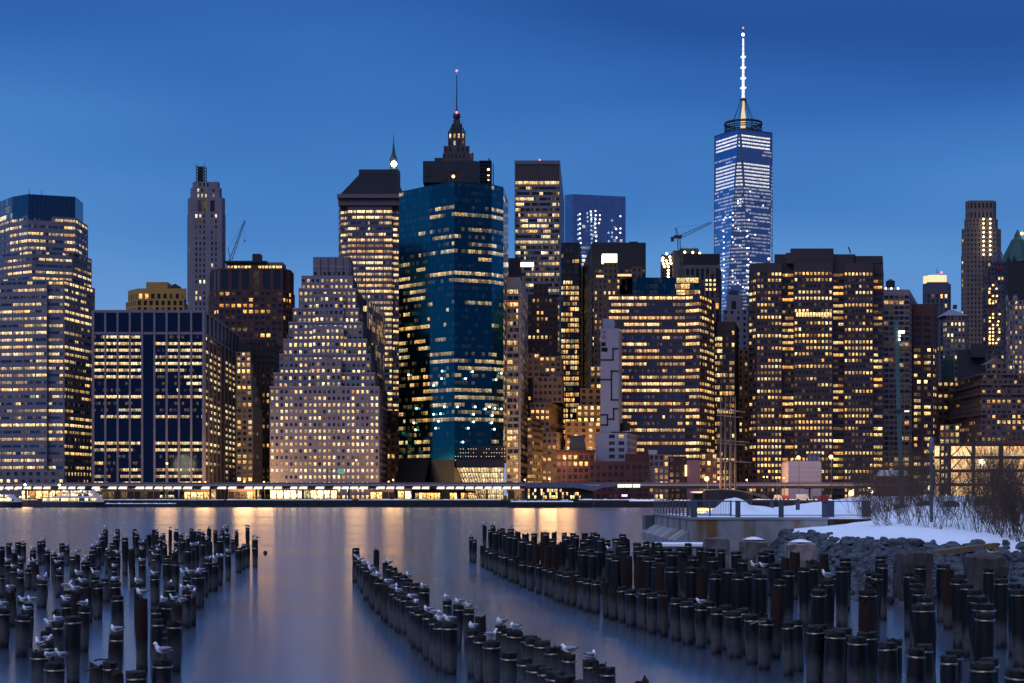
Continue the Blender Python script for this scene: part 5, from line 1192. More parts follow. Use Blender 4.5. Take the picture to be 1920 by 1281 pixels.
# steel frame hall with glowing sheeting, right edge
def b_frame():
    d = 600; r = thing('steel_frame_hall', 'unfinished steel frame hall with glowing white sheeting behind the bare bushes', 'building', (PX(1840, d), d, 2.0))
    fm = mat('frame_brown_steel', (.045, .032, .032), .7); mb = MB()
    for y in (834, 858, 883, 909): pbox(mb, 1764, 1960, y - 2.9, y + 2.9, d, .9)
    pbox(mb, 1752, 1790, 832, 835, d + .2, .8)
    for y in (858, 883, 909): pbox(mb, 1752, 1766, y - 1.5, y + 1.5, d + .2, .8)
    mb.build('floor_beam', fm, r)
    for x, w in ((1764, 2), (1780.5, 6), (1826, 6), (1875.5, 4), (1880, 1.2), (1925, 6)):
        mb = MB(); pbox(mb, x - w / 2, x + w / 2, 832, 932, d - .3, 1.1); mb.build('column', fm, r)
    mb = MB(); P = lambda x, y: (PX(x, d), d - .35, PZ(y, d))
    for y0, y1 in ((836, 856), (860, 881), (885, 907), (911, 928)):
        mb.bar(P(1783, y1), P(1803, y0), .35); mb.bar(P(1823, y1), P(1811, y0 + 2), .35)
    for x in (1845, 1855): mb.bar(P(x, 856), P(x + 4, 838), .15)
    mb.build('brace', fm, r)
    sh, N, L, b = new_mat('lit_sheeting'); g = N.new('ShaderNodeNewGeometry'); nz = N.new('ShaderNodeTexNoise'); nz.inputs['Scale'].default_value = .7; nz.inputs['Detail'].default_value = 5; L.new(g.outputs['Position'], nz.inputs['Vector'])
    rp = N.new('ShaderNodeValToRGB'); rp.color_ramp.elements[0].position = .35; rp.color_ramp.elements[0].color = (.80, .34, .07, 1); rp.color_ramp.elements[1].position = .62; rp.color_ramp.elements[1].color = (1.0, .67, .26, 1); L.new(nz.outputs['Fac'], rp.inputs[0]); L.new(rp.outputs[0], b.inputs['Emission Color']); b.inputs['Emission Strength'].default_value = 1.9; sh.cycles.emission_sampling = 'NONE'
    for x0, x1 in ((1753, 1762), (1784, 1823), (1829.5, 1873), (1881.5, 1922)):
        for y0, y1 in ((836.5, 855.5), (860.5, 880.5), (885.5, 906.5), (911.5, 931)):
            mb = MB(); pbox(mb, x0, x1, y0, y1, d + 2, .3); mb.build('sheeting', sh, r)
    mb = MB(); pbox(mb, 1881, 1960, 826, 831, d + 1, .3); mb.build('red_banner', mat('banner_red', (.4, .04, .04), .7), r)
    mb = MB()
    for y in (790, 812, 819): pbox(mb, 1846, 1930, y, y + .8, d + 1.5, .2)
    for x in (1847, 1866, 1896): pbox(mb, x, x + .9, 790, 833, d + 1.5, .2)
    mb.build('roof_scaffold', mat('scaffold_blue', (.06, .08, .14), .6), r)
    lamp_ball(r, 'site_lamp', 1841, 867, d - 2, 1.2, glow('site_lamp_white', (1, .86, .6), 16))
    c = thing('crane', 'thin dark lattice crane boom leaning right over the steel frame hall', 'crane', (PX(1868, 612), 612, PZ(834, 612))); mb = MB(); dd = 612
    a, b = Vector((PX(1866, dd), dd, PZ(834, dd))), Vector((PX(1912, dd), dd, PZ(664, dd))); o = Vector((.9, 0, .25))
    for s_ in (-1, 1): mb.bar(a + o * s_, b + o * s_ * .5, .16)
    for k in range(18): s_ = 1 if k % 2 else -1; mb.bar(a.lerp(b, k / 18) + o * s_ * .8, a.lerp(b, (k + 1) / 18) - o * s_ * .8, .1)
    mb.build('boom', DARKM, c)
b_frame()
# street lamps along the far shore, and added ones that warm the building bases
def street_lamp(px, py, d, label, m, r=.34, base=None, power=0, col=(1, .55, .2), twin=False):
    base = GZ if base is None else base; x, z = PX(px, d), PZ(py, d); t = thing('street_lamp', label, 'street lamp', (x, d, base), 'street lamps on the far shore'); mb = MB()
    mb.tube([(x + .35, d + .3, base), (x + .35, d + .3, z + .5)], [.13, .08], 6); mb.bar((x + .35, d + .3, z + .5), (x - .1, d, z + .5), .1); mb.build('lamp_post', STEEL, t)
    mb = MB(); mb.lathe([(.45, z + .3), (.3, z + .46), (.1, z + .55)], 10, (x, d, 0)); mb.build('lamp_hood', DARKM, t)
    lamp_ball(t, 'lamp_bulb', px, py, d, r, m)
    if power:
        l = bpy.data.lights.new('lamp_light', 'POINT'); l.energy = power; l.color = col; l.shadow_soft_size = 5.0; l.specular_factor = .17 if d < 720 or px in (668, 1059) else 0.0; l.energy *= (1.6 if d < 727 else 1.9); o = bpy.data.objects.new('lamp_light', l); COL.objects.link(o); o.parent = t; o.location = (0, -.8, z - base)
for px, py, d, lab, m, r, pw in (
    (1325, 898, 650, 'brightest orange street lamp, in front of the pink gable beside the ship', WARM_L, .95, 9000),
    (1497, 858, 698, 'yellow street lamp above the left corner of the pale pink shed', WARM_L, .8, 0),
    (1558, 857, 690, 'tall orange street lamp on a lattice pole right of the pale pink shed', WARM_L, .9, 6000),
    (1432, 894.5, 665, 'yellow quay lamp nearest the sailing ship', WARM_L, .33, 0), (1438.5, 894.5, 666, 'yellow quay lamp second from the sailing ship', WARM_L, .33, 0),
    (1455.5, 895.5, 667, 'yellow quay lamp third from the sailing ship', WARM_L, .33, 0), (1461, 895.5, 668, 'yellow quay lamp fourth from the sailing ship', WARM_L, .33, 0), (1469.5, 896, 667, 'yellow quay lamp nearest the pale pink shed', WARM_L, .33, 5000),
    (313, 869, 726, 'orange street lamp before the unlit bay of the ribbed block', WARM_L, .5, 3000), (668, 863, 726, 'tall orange street lamp before the ziggurat', WARM_L, .42, 2500),
    (1059, 859, 726, 'yellow street lamp before the red brick corner building', WARM_L, .55, 5000), (47, 909, 708, 'greenish street lamp above the left edge ferry', glow('mercury_lamp', (.75, 1, .5), 12), .5, 0),
    (111, 909.5, 708, 'greenish street lamp above the white ferry', glow('mercury_lamp', (0, 0, 0), 0), .5, 0), (374, 904, 730, 'orange lamp left of a close pair by the ribbed block', WARM_L, .4, 0), (385, 904.5, 730, 'orange lamp right of a close pair by the ribbed block', WARM_L, .4, 5000),
    (458, 903, 731, 'added orange street lamp below the small tan stepped building', WARM_L, .38, 9000), (495, 904, 731, 'added orange street lamp between tan stepped building and ziggurat', WARM_L, .38, 6000), (737, 900, 732, 'added orange street lamp in the alley left of the teal tower', WARM_L, .38, 4000),  # mostly unseen lamps, added to throw warm light up the walls
    (984, 900, 735, 'added orange street lamp below the white framed tower', WARM_L, .38, 9000), (1030, 898, 745, 'added orange street lamp behind the corner of the red brick building', WARM_L, .38, 12000), (1400, 900, 740, 'added orange street lamp behind the sailing ship masts', WARM_L, .38, 12000),  # these too are added for the warm glow on the lower walls
    (1596, 925, 640, 'white gold quay lamp behind the left bushes', glow('quay_lamp_gold', (1, .72, .30), 6), 1.1, 3000), (1630, 915, 660, 'upper lamp of a small cluster behind the bushes', WHITE_L, .45, 0), (1636, 923, 658, 'lower lamp of a small cluster behind the bushes', WHITE_L, .6, 0), (1744, 915, 640, 'gold lamp behind the grey pole in the bushes', glow('quay_lamp_gold', (0, 0, 0), 0), 1.0, 3000)):
    street_lamp(px, py, d, lab, m, r, power=pw)
street_lamp(1090, 870, 800, 'added orange street lamp below the golden hotel', WARM_L, .38, power=14000)  # mostly unseen lamp added to warm the hotel stone
street_lamp(38, 932, 676, 'orange quay lamp between the two ferries', WARM_L, .42, power=1500)
street_lamp(54, 931, 676, 'smaller orange quay lamp left of the white ferry', WARM_L, .3)
# ------------------------------------------------------------------ near shore at the right
def shore(X, Y): return min((X - 16.0) * 3.4, Y - 72.5)
def ground_z(X, Y):
    s = shore(X, Y) + 1.6 * noise.noise((X * .12, Y * .12, 3.1))
    if s < 0: return max(-1.5, s * .3)
    z = .235 * min(s, 10.5) + .036 * max(0, min(s - 10.5, 60))
    if s > 8: z += .22 * noise.noise((X * .25, Y * .2, 0)) + .08 * noise.noise((X * .9, Y * .8, 5)) + .03 * noise.noise((X * 2.7, Y * 2.5, 5))
    return z
def b_bank():
    mb = MB(); X0, X1, Y0, Y1, nx, ny = 14.5, 75.0, 66.0, 175.0, 150, 200
    V = {}; sm = []
    for j in range(ny + 1):
        for i in range(nx + 1):
            u = (i / nx) ** 1.35; w = (j / ny) ** 1.25; x = X0 + (X1 - X0) * u; y = Y0 + (Y1 - Y0) * w
            mb.v.append((x, y, ground_z(x, y))); sm.append(shore(x, y))
    for j in range(ny):
        for i in range(nx):
            a = j * (nx + 1) + i; mb.f.append((a, a + 1, a + nx + 2, a + nx + 1)); mb.mi.append(0); mb.win.append((0, 0, 0)); mb.uv.append([])
    m, N, L, b = new_mat('snowy_bank'); at = N.new('ShaderNodeAttribute'); at.attribute_name = 'inland'; g = N.new('ShaderNodeNewGeometry')
    nz = N.new('ShaderNodeTexNoise'); nz.inputs['Scale'].default_value = .55; nz.inputs['Detail'].default_value = 7; L.new(g.outputs['Position'], nz.inputs['Vector'])
    ma = N.new('ShaderNodeMath'); ma.operation = 'MULTIPLY_ADD'; L.new(nz.outputs['Fac'], ma.inputs[0]); ma.inputs[1].default_value = 5.0; L.new(at.outputs['Fac'], ma.inputs[2])
    mr = N.new('ShaderNodeMapRange'); mr.inputs[1].default_value = 11.8; mr.inputs[2].default_value = 12.1; L.new(ma.outputs[0], mr.inputs[0])
    mx = N.new('ShaderNodeMixRGB'); L.new(mr.outputs[0], mx.inputs[0]); mx.inputs[1].default_value = (.018, .02, .026, 1); mx.inputs[2].default_value = (.88, .89, .93, 1); L.new(mx.outputs[0], b.inputs['Base Color']); b.inputs['Roughness'].default_value = .7
    n2 = N.new('ShaderNodeTexNoise'); n2.inputs['Scale'].default_value = 1.3; n2.inputs['Detail'].default_value = 5; L.new(g.outputs['Position'], n2.inputs['Vector']); bp = N.new('ShaderNodeBump'); bp.inputs['Strength'].default_value = .55; bp.inputs['Distance'].default_value = .25; L.new(n2.outputs['Fac'], bp.inputs['Height']); L.new(bp.outputs[0], b.inputs['Normal'])
    o = mb.build('terrain', m, smooth=True); a = o.data.attributes.new('inland', 'FLOAT', 'POINT'); a.data.foreach_set('value', sm); tag(o, kind='structure')
b_bank()
def rock_mesh(seed, flat=.62):
    import bmesh
    rng = random.Random(seed); bm = bmesh.new(); bmesh.ops.create_icosphere(bm, subdivisions=2, radius=1); off = Vector((seed * 3.7, 1.3, seed))
    cuts = [(Vector((rng.gauss(0, 1), rng.gauss(0, 1), rng.gauss(0, .8))).normalized(), rng.uniform(.45, .8)) for _ in range(13)]
    for v in bm.verts:                                  # broken faces: clip the ball with random planes, then roughen
        p = v.co.copy()
        for n, h in cuts:
            q = p.dot(n)
            if q > h: p -= n * (q - h)
        v.co = p * (1.25 + .16 * noise.noise(p * 1.6 + off) + .09 * noise.noise(p * 4.5 + off)); v.co.z *= flat
    V = [tuple(v.co) for v in bm.verts]; F = [tuple(v.index for v in f.verts) for f in bm.faces]; bm.free(); return V, F
ROCKS = [rock_mesh(k, f) for k, f in ((1, .8), (2, .95), (3, .7), (4, .85), (5, 1.0))]
ROCKM = mat('riprap_rock', (.056, .064, .080), .75, var=.5, scale=4.5, bump=1.0)
def b_rubble():
    rng = random.Random(12); mb = MB()
    def put(x, y, s, sink=.25):
        V, F = ROCKS[rng.randrange(5)]; a = rng.uniform(0, 6.3); ca, sa = math.cos(a), math.sin(a); z = ground_z(x, y) + s * .3 - s * sink; sx, sy = s * rng.uniform(.8, 1.3), s * rng.uniform(.8, 1.1); b0 = len(mb.v); tl = rng.uniform(-.25, .25)
        for p in V:
            X, Y, Z = p[0] * sx, p[1] * sy, p[2] * s + p[0] * sx * tl; mb.v.append((x + X * ca - Y * sa, y + X * sa + Y * ca, z + Z))
        for f in F: mb.f.append(tuple(b0 + q for q in f)); mb.mi.append(0); mb.win.append((0, 0, 0)); mb.uv.append([])
    n = 0
    while n < 2100:
        if rng.random() < .55: x, y = rng.uniform(16, 42), rng.uniform(71.5, 86)
        else: x, y = rng.uniform(15.3, 23), rng.uniform(72, 111)
        s = shore(x, y)
        if s < -1.2 or s > 9.8 + 1.5 * noise.noise((x * .3, y * .3, 0)): continue
        put(x, y, rng.choice((.14, .18, .22, .27, .33, .42))); n += 1
    tag(mb.build('rubble', ROCKM), kind='stuff')
    for k, (px, py, s, lab) in enumerate(((1733, 1012, .42, 'round dark rock alone on the front edge of the snow'), (1683, 1005, .26, 'small dark rock poking through the snow, farther of two'), (1686, 999, .18, 'tiny dark rock on the snow beside a small one'), (1620, 1006, .3, 'dark wedge of rock on the snow edge below the pier end'), (1594, 998, .34, 'flat dark rock in the snow left of the bushes'), (1785, 1021, .5, 'brown tinted boulder at the snow edge by the timber beam'), (1841, 1022, .5, 'dark boulder where the snow meets the right bushes'))):
        d = 88.0
        for _ in range(8): z = ground_z(PX(px, d), d); d = min(125, (CH - z) * S / max(20, py - HZ))
        mb = MB(); V, F = ROCKS[k % 5]; x = PX(px, d); z = ground_z(x, d) + s * .2
        for p in V: mb.v.append((p[0] * s * 1.25, p[1] * s, p[2] * s))
        for f in F: mb.f.append(f); mb.mi.append(0); mb.win.append((0, 0, 0)); mb.uv.append([])
        o = mb.build('boulder', ROCKM); o.location = (x, d, z); tag(o, lab, 'boulder', 'rocks showing through the snow')
b_rubble()
def conc_mat():
    m, N, L, b = new_mat('stained_concrete'); g = N.new('ShaderNodeNewGeometry'); mp = N.new('ShaderNodeMapping'); mp.inputs['Scale'].default_value = (.55, .55, .06); L.new(g.outputs['Position'], mp.inputs[0])
    n1 = N.new('ShaderNodeTexNoise'); n1.inputs['Scale'].default_value = 1.0; n1.inputs['Detail'].default_value = 4; L.new(mp.outputs[0], n1.inputs['Vector'])
    n2 = N.new('ShaderNodeTexNoise'); n2.inputs['Scale'].default_value = 1.1; n2.inputs['Detail'].default_value = 7; L.new(g.outputs['Position'], n2.inputs['Vector'])
    r1 = N.new('ShaderNodeMapRange'); r1.inputs[1].default_value = .50; r1.inputs[2].default_value = .60; L.new(n1.outputs['Fac'], r1.inputs[0])
    a = N.new('ShaderNodeMixRGB'); L.new(n2.outputs['Fac'], a.inputs[0]); a.inputs[1].default_value = (.13, .135, .15, 1); a.inputs[2].default_value = (.36, .36, .38, 1)
    c = N.new('ShaderNodeMixRGB'); L.new(r1.outputs[0], c.inputs[0]); L.new(a.outputs[0], c.inputs[1]); c.inputs[2].default_value = (.16, .085, .035, 1); L.new(c.outputs[0], b.inputs['Base Color']); b.inputs['Roughness'].default_value = .85
    bp = N.new('ShaderNodeBump'); bp.inputs['Strength'].default_value = .4; bp.inputs['Distance'].default_value = .05; L.new(n2.outputs['Fac'], bp.inputs['Height']); L.new(bp.outputs[0], b.inputs['Normal']); MATS['stained_concrete'] = m; return m
CONC = conc_mat()
RAILM = mat('railing_steel', (.06, .075, .11), .5, .3)
def b_near_pier():
    d = 112.0; x0, x1, y1, zt = 12.1, 24.7, 141.0, 3.15
    r = thing('concrete_pier', 'stained concrete pier end with a snow covered deck and steel railings', 'pier', (x0, d, 0))
    mb = MB(); mb.box(x0, 21.5, d, y1, -1.5, zt); mb.box(21.51, x1, d + 1.2, y1, .5, zt - .02); mb.build('deck_wall', CONC, r)
    mb = MB(); mb.box(x0 - .08, 21.6, d - .08, d + .35, zt + .004, zt + .16); mb.box(x0 - .08, x0 + .35, d + .351, y1, zt + .004, zt + .16); mb.box(21.61, x1, d + 1.1, d + 1.5, zt - .016, zt + .13); mb.build('kerb', mat('kerb_concrete', (.26, .26, .28), .85), r)
    # chamfered fender beams along the left side
    mb = MB()
    for ya, yb in ((d + .6, d + 13), (d + 13.6, y1 - .4)):
        P = [(x0 - .02, 1.0), (x0 - 1.0, 1.0), (x0 - 1.0, 1.7), (x0 - .02, 2.35)]
        for k in range(4): a, b = P[k], P[(k + 1) % 4]; mb.face([(a[0], ya, a[1]), (a[0], yb, a[1]), (b[0], yb, b[1]), (b[0], ya, b[1])])
        mb.face([(p[0], ya, p[1]) for p in P]); mb.face([(p[0], yb, p[1]) for p in P][::-1])
    mb.build('fender_beam', CONC, r)
    mb = MB(); mb.box(11.3, x0 - .03, y1 - 1.5, y1 + 1.5, 1.9, zt - .05); mb.build('end_block', mat('steel_block', (.05, .055, .07), .6), r)
    mb = MB(); mb.box(9.4, 12.6, 104.5, 109, -1, 1.55); mb.build('lower_slab', CONC, r)
    mb = MB(); mb.box(9.3, 12.7, 104.4, 109, 1.554, 1.70); mb.build('slab_snow', SNOW, r)
    # snow heaped on the deck
    mb = MB(); nx, ny = 46, 26; X0, X1, Y0, Y1 = x0 + .45, x1 - .1, d + .5, y1 - .3
    def hz(x, y):
        e = min(x - X0, X1 - x, y - Y0, Y1 - y); h = .10 + .05 * noise.noise((x * .8, y * .8, 2)); cx = 16.9
        h += 1.15 * math.exp(-((x - cx) / 1.25) ** 2 - ((y - 127) / 5) ** 2) + .62 * math.exp(-((x - 19.3) / 2.2) ** 2 - ((y - 128) / 5) ** 2) + .55 * math.exp(-((x - 23.4) / 2.4) ** 2 - ((y - 122) / 6) ** 2)
        h *= 1 + .22 * noise.noise((x * 1.1, y * .7, 7)); return zt + .02 + max(.02, h * min(1, e / .8 + .1))
    for j in range(ny + 1):
        for i in range(nx + 1): x = X0 + (X1 - X0) * i / nx; y = Y0 + (Y1 - Y0) * j / ny; mb.v.append((x, y, hz(x, y)))
    for j in range(ny):
        for i in range(nx): a = j * (nx + 1) + i; mb.f.append((a, a + 1, a + nx + 2, a + nx + 1)); mb.mi.append(0); mb.win.append((0, 0, 0)); mb.uv.append([])
    mb.build('deck_snow', SNOW, r, smooth=True)
    # railings
    def rail(name, label, pts, posts, wide, bars):
        t = thing(name, label, 'railing', (*pts[0], zt), 'railings on the concrete pier'); a = Vector((*pts[0], 0)); b = Vector((*pts[1], 0)); z = zt + .17
        m_ = MB(); m_.bar((*pts[0], z + 1.07), (*pts[1], z + 1.07), .07, .06); m_.build('top_rail', RAILM, t); m_ = MB(); m_.bar((*pts[0], z + .12), (*pts[1], z + .12), .05); m_.build('bottom_rail', RAILM, t)
        for k in range(posts):
            p = a.lerp(b, k / (posts - 1)); m_ = MB(); m_.box(p.x - wide / 2, p.x + wide / 2, p.y - .06, p.y + .06, zt + .165, z + 1.12); m_.build('post', RAILM, t)
        if bars:
            m_ = MB(); n = bars
            for k in range(n): p = a.lerp(b, (k + .5) / n); m_.bar((p.x, p.y, z + .13), (p.x, p.y, z + 1.05), .025)
            m_.build('infill_bars', RAILM, t)
    rail('railing', 'railing along the left side of the pier, its flat posts seen end on', ((x0 + .12, d + .1), (x0 + .12, y1 - .5)), 12, .10, 0)
    rail('railing', 'railing along the front of the pier with widely spaced broad posts', ((x0 + .35, d + .1), (21.3, d + .1)), 4, .34, 0)
    rail('railing', 'short barred railing section beside the snow heap', ((12.7, d + 6), (15.7, d + 6)), 3, .12, 26)
    rail('railing', 'railing along the far side of the pier behind the snow', ((15.5, y1 - .6), (24.4, y1 - .6)), 5, .34, 0)
    rail('railing', 'last railing section ending in a broad post by the bushes', ((21.9, d + 1.3), (24.4, d + 1.3)), 2, .6, 0)
    mb = MB(); o = thing('float_box', 'small red box hung on the pier railing', 'box', (PX(1545, d), d, 4.2)); mb.box(PX(1536, d), PX(1553, d), d - .05, d + .25, 4.37, 4.78); mb.box(PX(1540, d), PX(1549, d), d - .02, d + .22, 4.78, 4.84); mb.build('red_shell', mat('box_red', (.32, .03, .025), .5), o)
    for x in (1541, 1548): mb = MB(); mb.box(PX(x, d) - .02, PX(x, d) + .02, d - .08, d - .05, 4.3, 4.8); mb.build('strap', DARKM, o)
b_near_pier()
def stub(px0, px1, ytop, ybot, d, D, label, m, seed, snow=False):
    """a broken pile cap left standing in the water"""
    rng = random.Random(seed); x0, x1 = PX(px0, d), PX(px1, d); zt = PZ(ytop, d); r = thing('concrete_stub', label, 'pile cap', ((x0 + x1) / 2, d, 0), 'broken pile caps in the water')
    mb = MB(); n = 7; V = {}
    def pt(i, j, k): 
        x = x0 + (x1 - x0) * i / n; y = d + D * j / n; z = -1.2 + (zt + 1.2) * k / n; e = .10
        q = Vector((x, y, z)) + Vector((noise.noise((x * 2, y * 2, z * 2 + seed)), noise.noise((x * 2 + 9, y * 2, z * 2 + seed)), noise.noise((x * 2, y * 2 + 5, z * 2 + seed)))) * .13
        if k == n and (i in (0, n) or j in (0, n)): q.z -= e
        return tuple(q)
    for a in range(n):
        for b in range(n):
            mb.face([pt(a, 0, b), pt(a + 1, 0, b), pt(a + 1, 0, b + 1), pt(a, 0, b + 1)]); mb.face([pt(a + 1, n, b), pt(a, n, b), pt(a, n, b + 1), pt(a + 1, n, b + 1)])
            mb.face([pt(0, a + 1, b), pt(0, a, b), pt(0, a, b + 1), pt(0, a + 1, b + 1)]); mb.face([pt(n, a, b), pt(n, a + 1, b), pt(n, a + 1, b + 1), pt(n, a, b + 1)]); mb.face([pt(a, b, n), pt(a + 1, b, n), pt(a + 1, b + 1, n), pt(a, b + 1, n)])
    mb.build('block', m, r)
    if snow:
        mb = MB(); q = MB()
        for a in range(n):
            for b in range(n):
                f = lambda i, j: (x0 + (x1 - x0) * (.1 + .8 * i / n), d + D * (.1 + .8 * j / n), zt + .03 + .16 * math.sin(math.pi * i / n) * math.sin(math.pi * j / n))
                mb.face([f(a, b), f(a + 1, b), f(a + 1, b + 1), f(a, b + 1)])
        mb.build('snow_cap', SNOW, r, smooth=True)
CAPM = mat('old_cap_concrete', (.13, .115, .115), .9, var=.35, scale=1.5, bump=.6)
TIMB = mat('rotten_timber', (.055, .042, .045), .9, var=.45, scale=2.2, bump=.8, stretch=(2, 2, .4))
stub(1324, 1369, 1009, 1050, 96, 1.5, 'broken concrete pile cap nearest the left corner of the pier', CAPM, 1); stub(1392, 1440, 1013, 1055, 97, 1.5, 'concrete pile cap with a dusting of snow below the pier wall', CAPM, 2, True)
stub(1480, 1531, 1018, 1060, 92, 1.6, 'pale pinkish concrete pile cap topped by a snow cushion', mat('pink_cap', (.24, .19, .19), .9, var=.3, scale=1.5, bump=.5), 3, True); stub(1689, 1749, 1034, 1092, 72, 1.4, 'dark rotten timber pile cap in front of the riprap', TIMB, 4); stub(1823, 1890, 1042, 1100, 68, 1.4, 'wide timber pile cap with pale weathered corner, nearest the right edge', TIMB, 5)
def b_beam():
    r = thing('timber_beam', 'long tawny timber beam lying across the rocks', 'beam', (22.3, 81, 2.0)); m = mat('tawny_timber', (.22, .14, .07), .8, var=.3, scale=3, stretch=(.3, 2, 2), bump=.4)
    mb = MB(); mb.bar((20.6, 79.6, 2.02), (24.0, 81.5, 2.32), .34, .26); mb.bar((21.4, 79.0, 1.62), (23.9, 80.6, 1.95), .30, .24); mb.build('beam', m, r)
b_beam()
# poles standing in the bushes
def b_poles():
    d = 128; x = PX(1684, d); zb = ground_z(x, d); zt = PZ(600, d); r = thing('lamp_post', 'tall dark green wooden post with lamps, leaning slightly, behind the bushes', 'lamp post', (x, d, zb))
    mb = MB(); mb.tube([(PX(1692, d), d, zb - .4), (PX(1685, d), d, PZ(760, d)), (PX(1680, d), d, zt)], [.22, .18, .155], 12); mb.build('post', mat('green_post', (.05, .10, .085), .75, var=.3, scale=3, stretch=(2, 2, .2), bump=.4), r)
    cl = glow('post_lamp_white', (.95, 1, .86), 5)
    mb = MB(); mb.box(PX(1684.5, d), PX(1694, d), d - .35, d + .1, PZ(625.5, d), PZ(621, d)); mb.build('lamp_panel', cl, r); mb = MB(); mb.bar((PX(1682, d), d, PZ(622, d)), (PX(1694, d), d, PZ(620, d)), .08); mb.build('bracket', DARKM, r)
    for px, py in ((1686.5, 630), (1686, 637)): lamp_ball(r, 'lamp_bulb', px, py, d - .4, .09, cl)
    mb = MB(); mb.bar((PX(1683, d), d, PZ(770, d)), (PX(1704, d), d, PZ(768, d)), .07); mb.build('arm', DARKM, r); mb = MB(); mb.box(PX(1695, d), PX(1704, d), d - .15, d + .15, PZ(772.5, d), PZ(770, d)); mb.build('lamp_head', glow('arm_lamp', (1, .78, .5), 1.6), r)
    mb = MB(); mb.box(PX(1679, d), PX(1694, d), d - .3, d - .2, PZ(774, d), PZ(769, d)); mb.build('clamp', DARKM, r)
    d = 101; x = PX(1746.5, d); zb = ground_z(x, d); r = thing('grey_pole', 'grey steel pole with a bulbous hooded top among the bushes', 'pole', (x, d, zb)); mb = MB(); mb.tube([(x, d, zb - .4), (x, d, PZ(845, d))], [.11, .10], 10); mb.build('post', STEEL, r)
    mb = MB(); mb.lathe([(.12, PZ(848, d)), (.17, PZ(843, d)), (.17, PZ(828, d)), (.12, PZ(822, d)), (.03, PZ(820, d))], 12, (x, d, 0)); mb.build('hood', mat('hood_grey', (.16, .18, .24), .5, .4), r)
    d = 112; x = PX(1878, d); r = thing('thin_pole', 'thin dark pole at the right edge of the steel frame hall', 'pole', (x, d, ground_z(x, d))); mb = MB(); mb.tube([(x, d, ground_z(x, d) - .3), (x, d, PZ(822, d))], [.05, .04], 8); mb.build('post', DARKM, r); mb = MB(); mb.lathe([(.08, PZ(824, d)), (.08, PZ(820, d)), (.02, PZ(818, d))], 8, (x, d, 0)); mb.build('cap', STEEL, r)
b_poles()
# bare winter shrubs
TWIG = mat('bare_twig', (.075, .048, .034), .85, var=.3, scale=2); TWIGR = mat('red_twig', (.11, .05, .026), .85, var=.35, scale=2)
def shrub_mesh(seed, H, stems, spread, dens, side=0):
    rng = random.Random(seed); mb = MB()
    def branch(p, d, L, r, lvl):
        n = 4 if lvl < 2 else 3; path = [p]; rad = [r]; dd = d.copy()
        for i in range(n):
            dd = (dd + Vector((rng.uniform(-.22, .22), rng.uniform(-.22, .22), .07 if lvl < 2 else .04))).normalized(); p = p + dd * (L / n); path.append(p); rad.append(r * (1 - .75 * (i + 1) / n))
        mb.tube(path, rad, 3, cap=False)
        if lvl < 3:
            k = int((dens, dens * .8, 3)[lvl] * rng.uniform(.7, 1.3))
            for _ in range(k):
                t = rng.uniform(.25, 1) * n; i = min(n - 1, int(t)); q = path[i].lerp(path[i + 1], t - i); az = rng.uniform(0, 6.28); dv = (dd + Vector((math.cos(az), math.sin(az), rng.uniform(-.2, .6))) * .75).normalized(); branch(q, dv, L * rng.uniform(.28, .5), r * .5, lvl + 1)
    for s_ in range(stems):
        az = rng.uniform(0, 6.28); lean = rng.uniform(.15, 1) * spread; d = Vector((math.cos(az) * lean + side * .5, math.sin(az) * lean, 1)).normalized(); branch(Vector((math.cos(az) * .25, math.sin(az) * .25, -.15)), d, H * rng.uniform(.6, 1.0), .019 * rng.uniform(.7, 1.2), 0)
    return mb
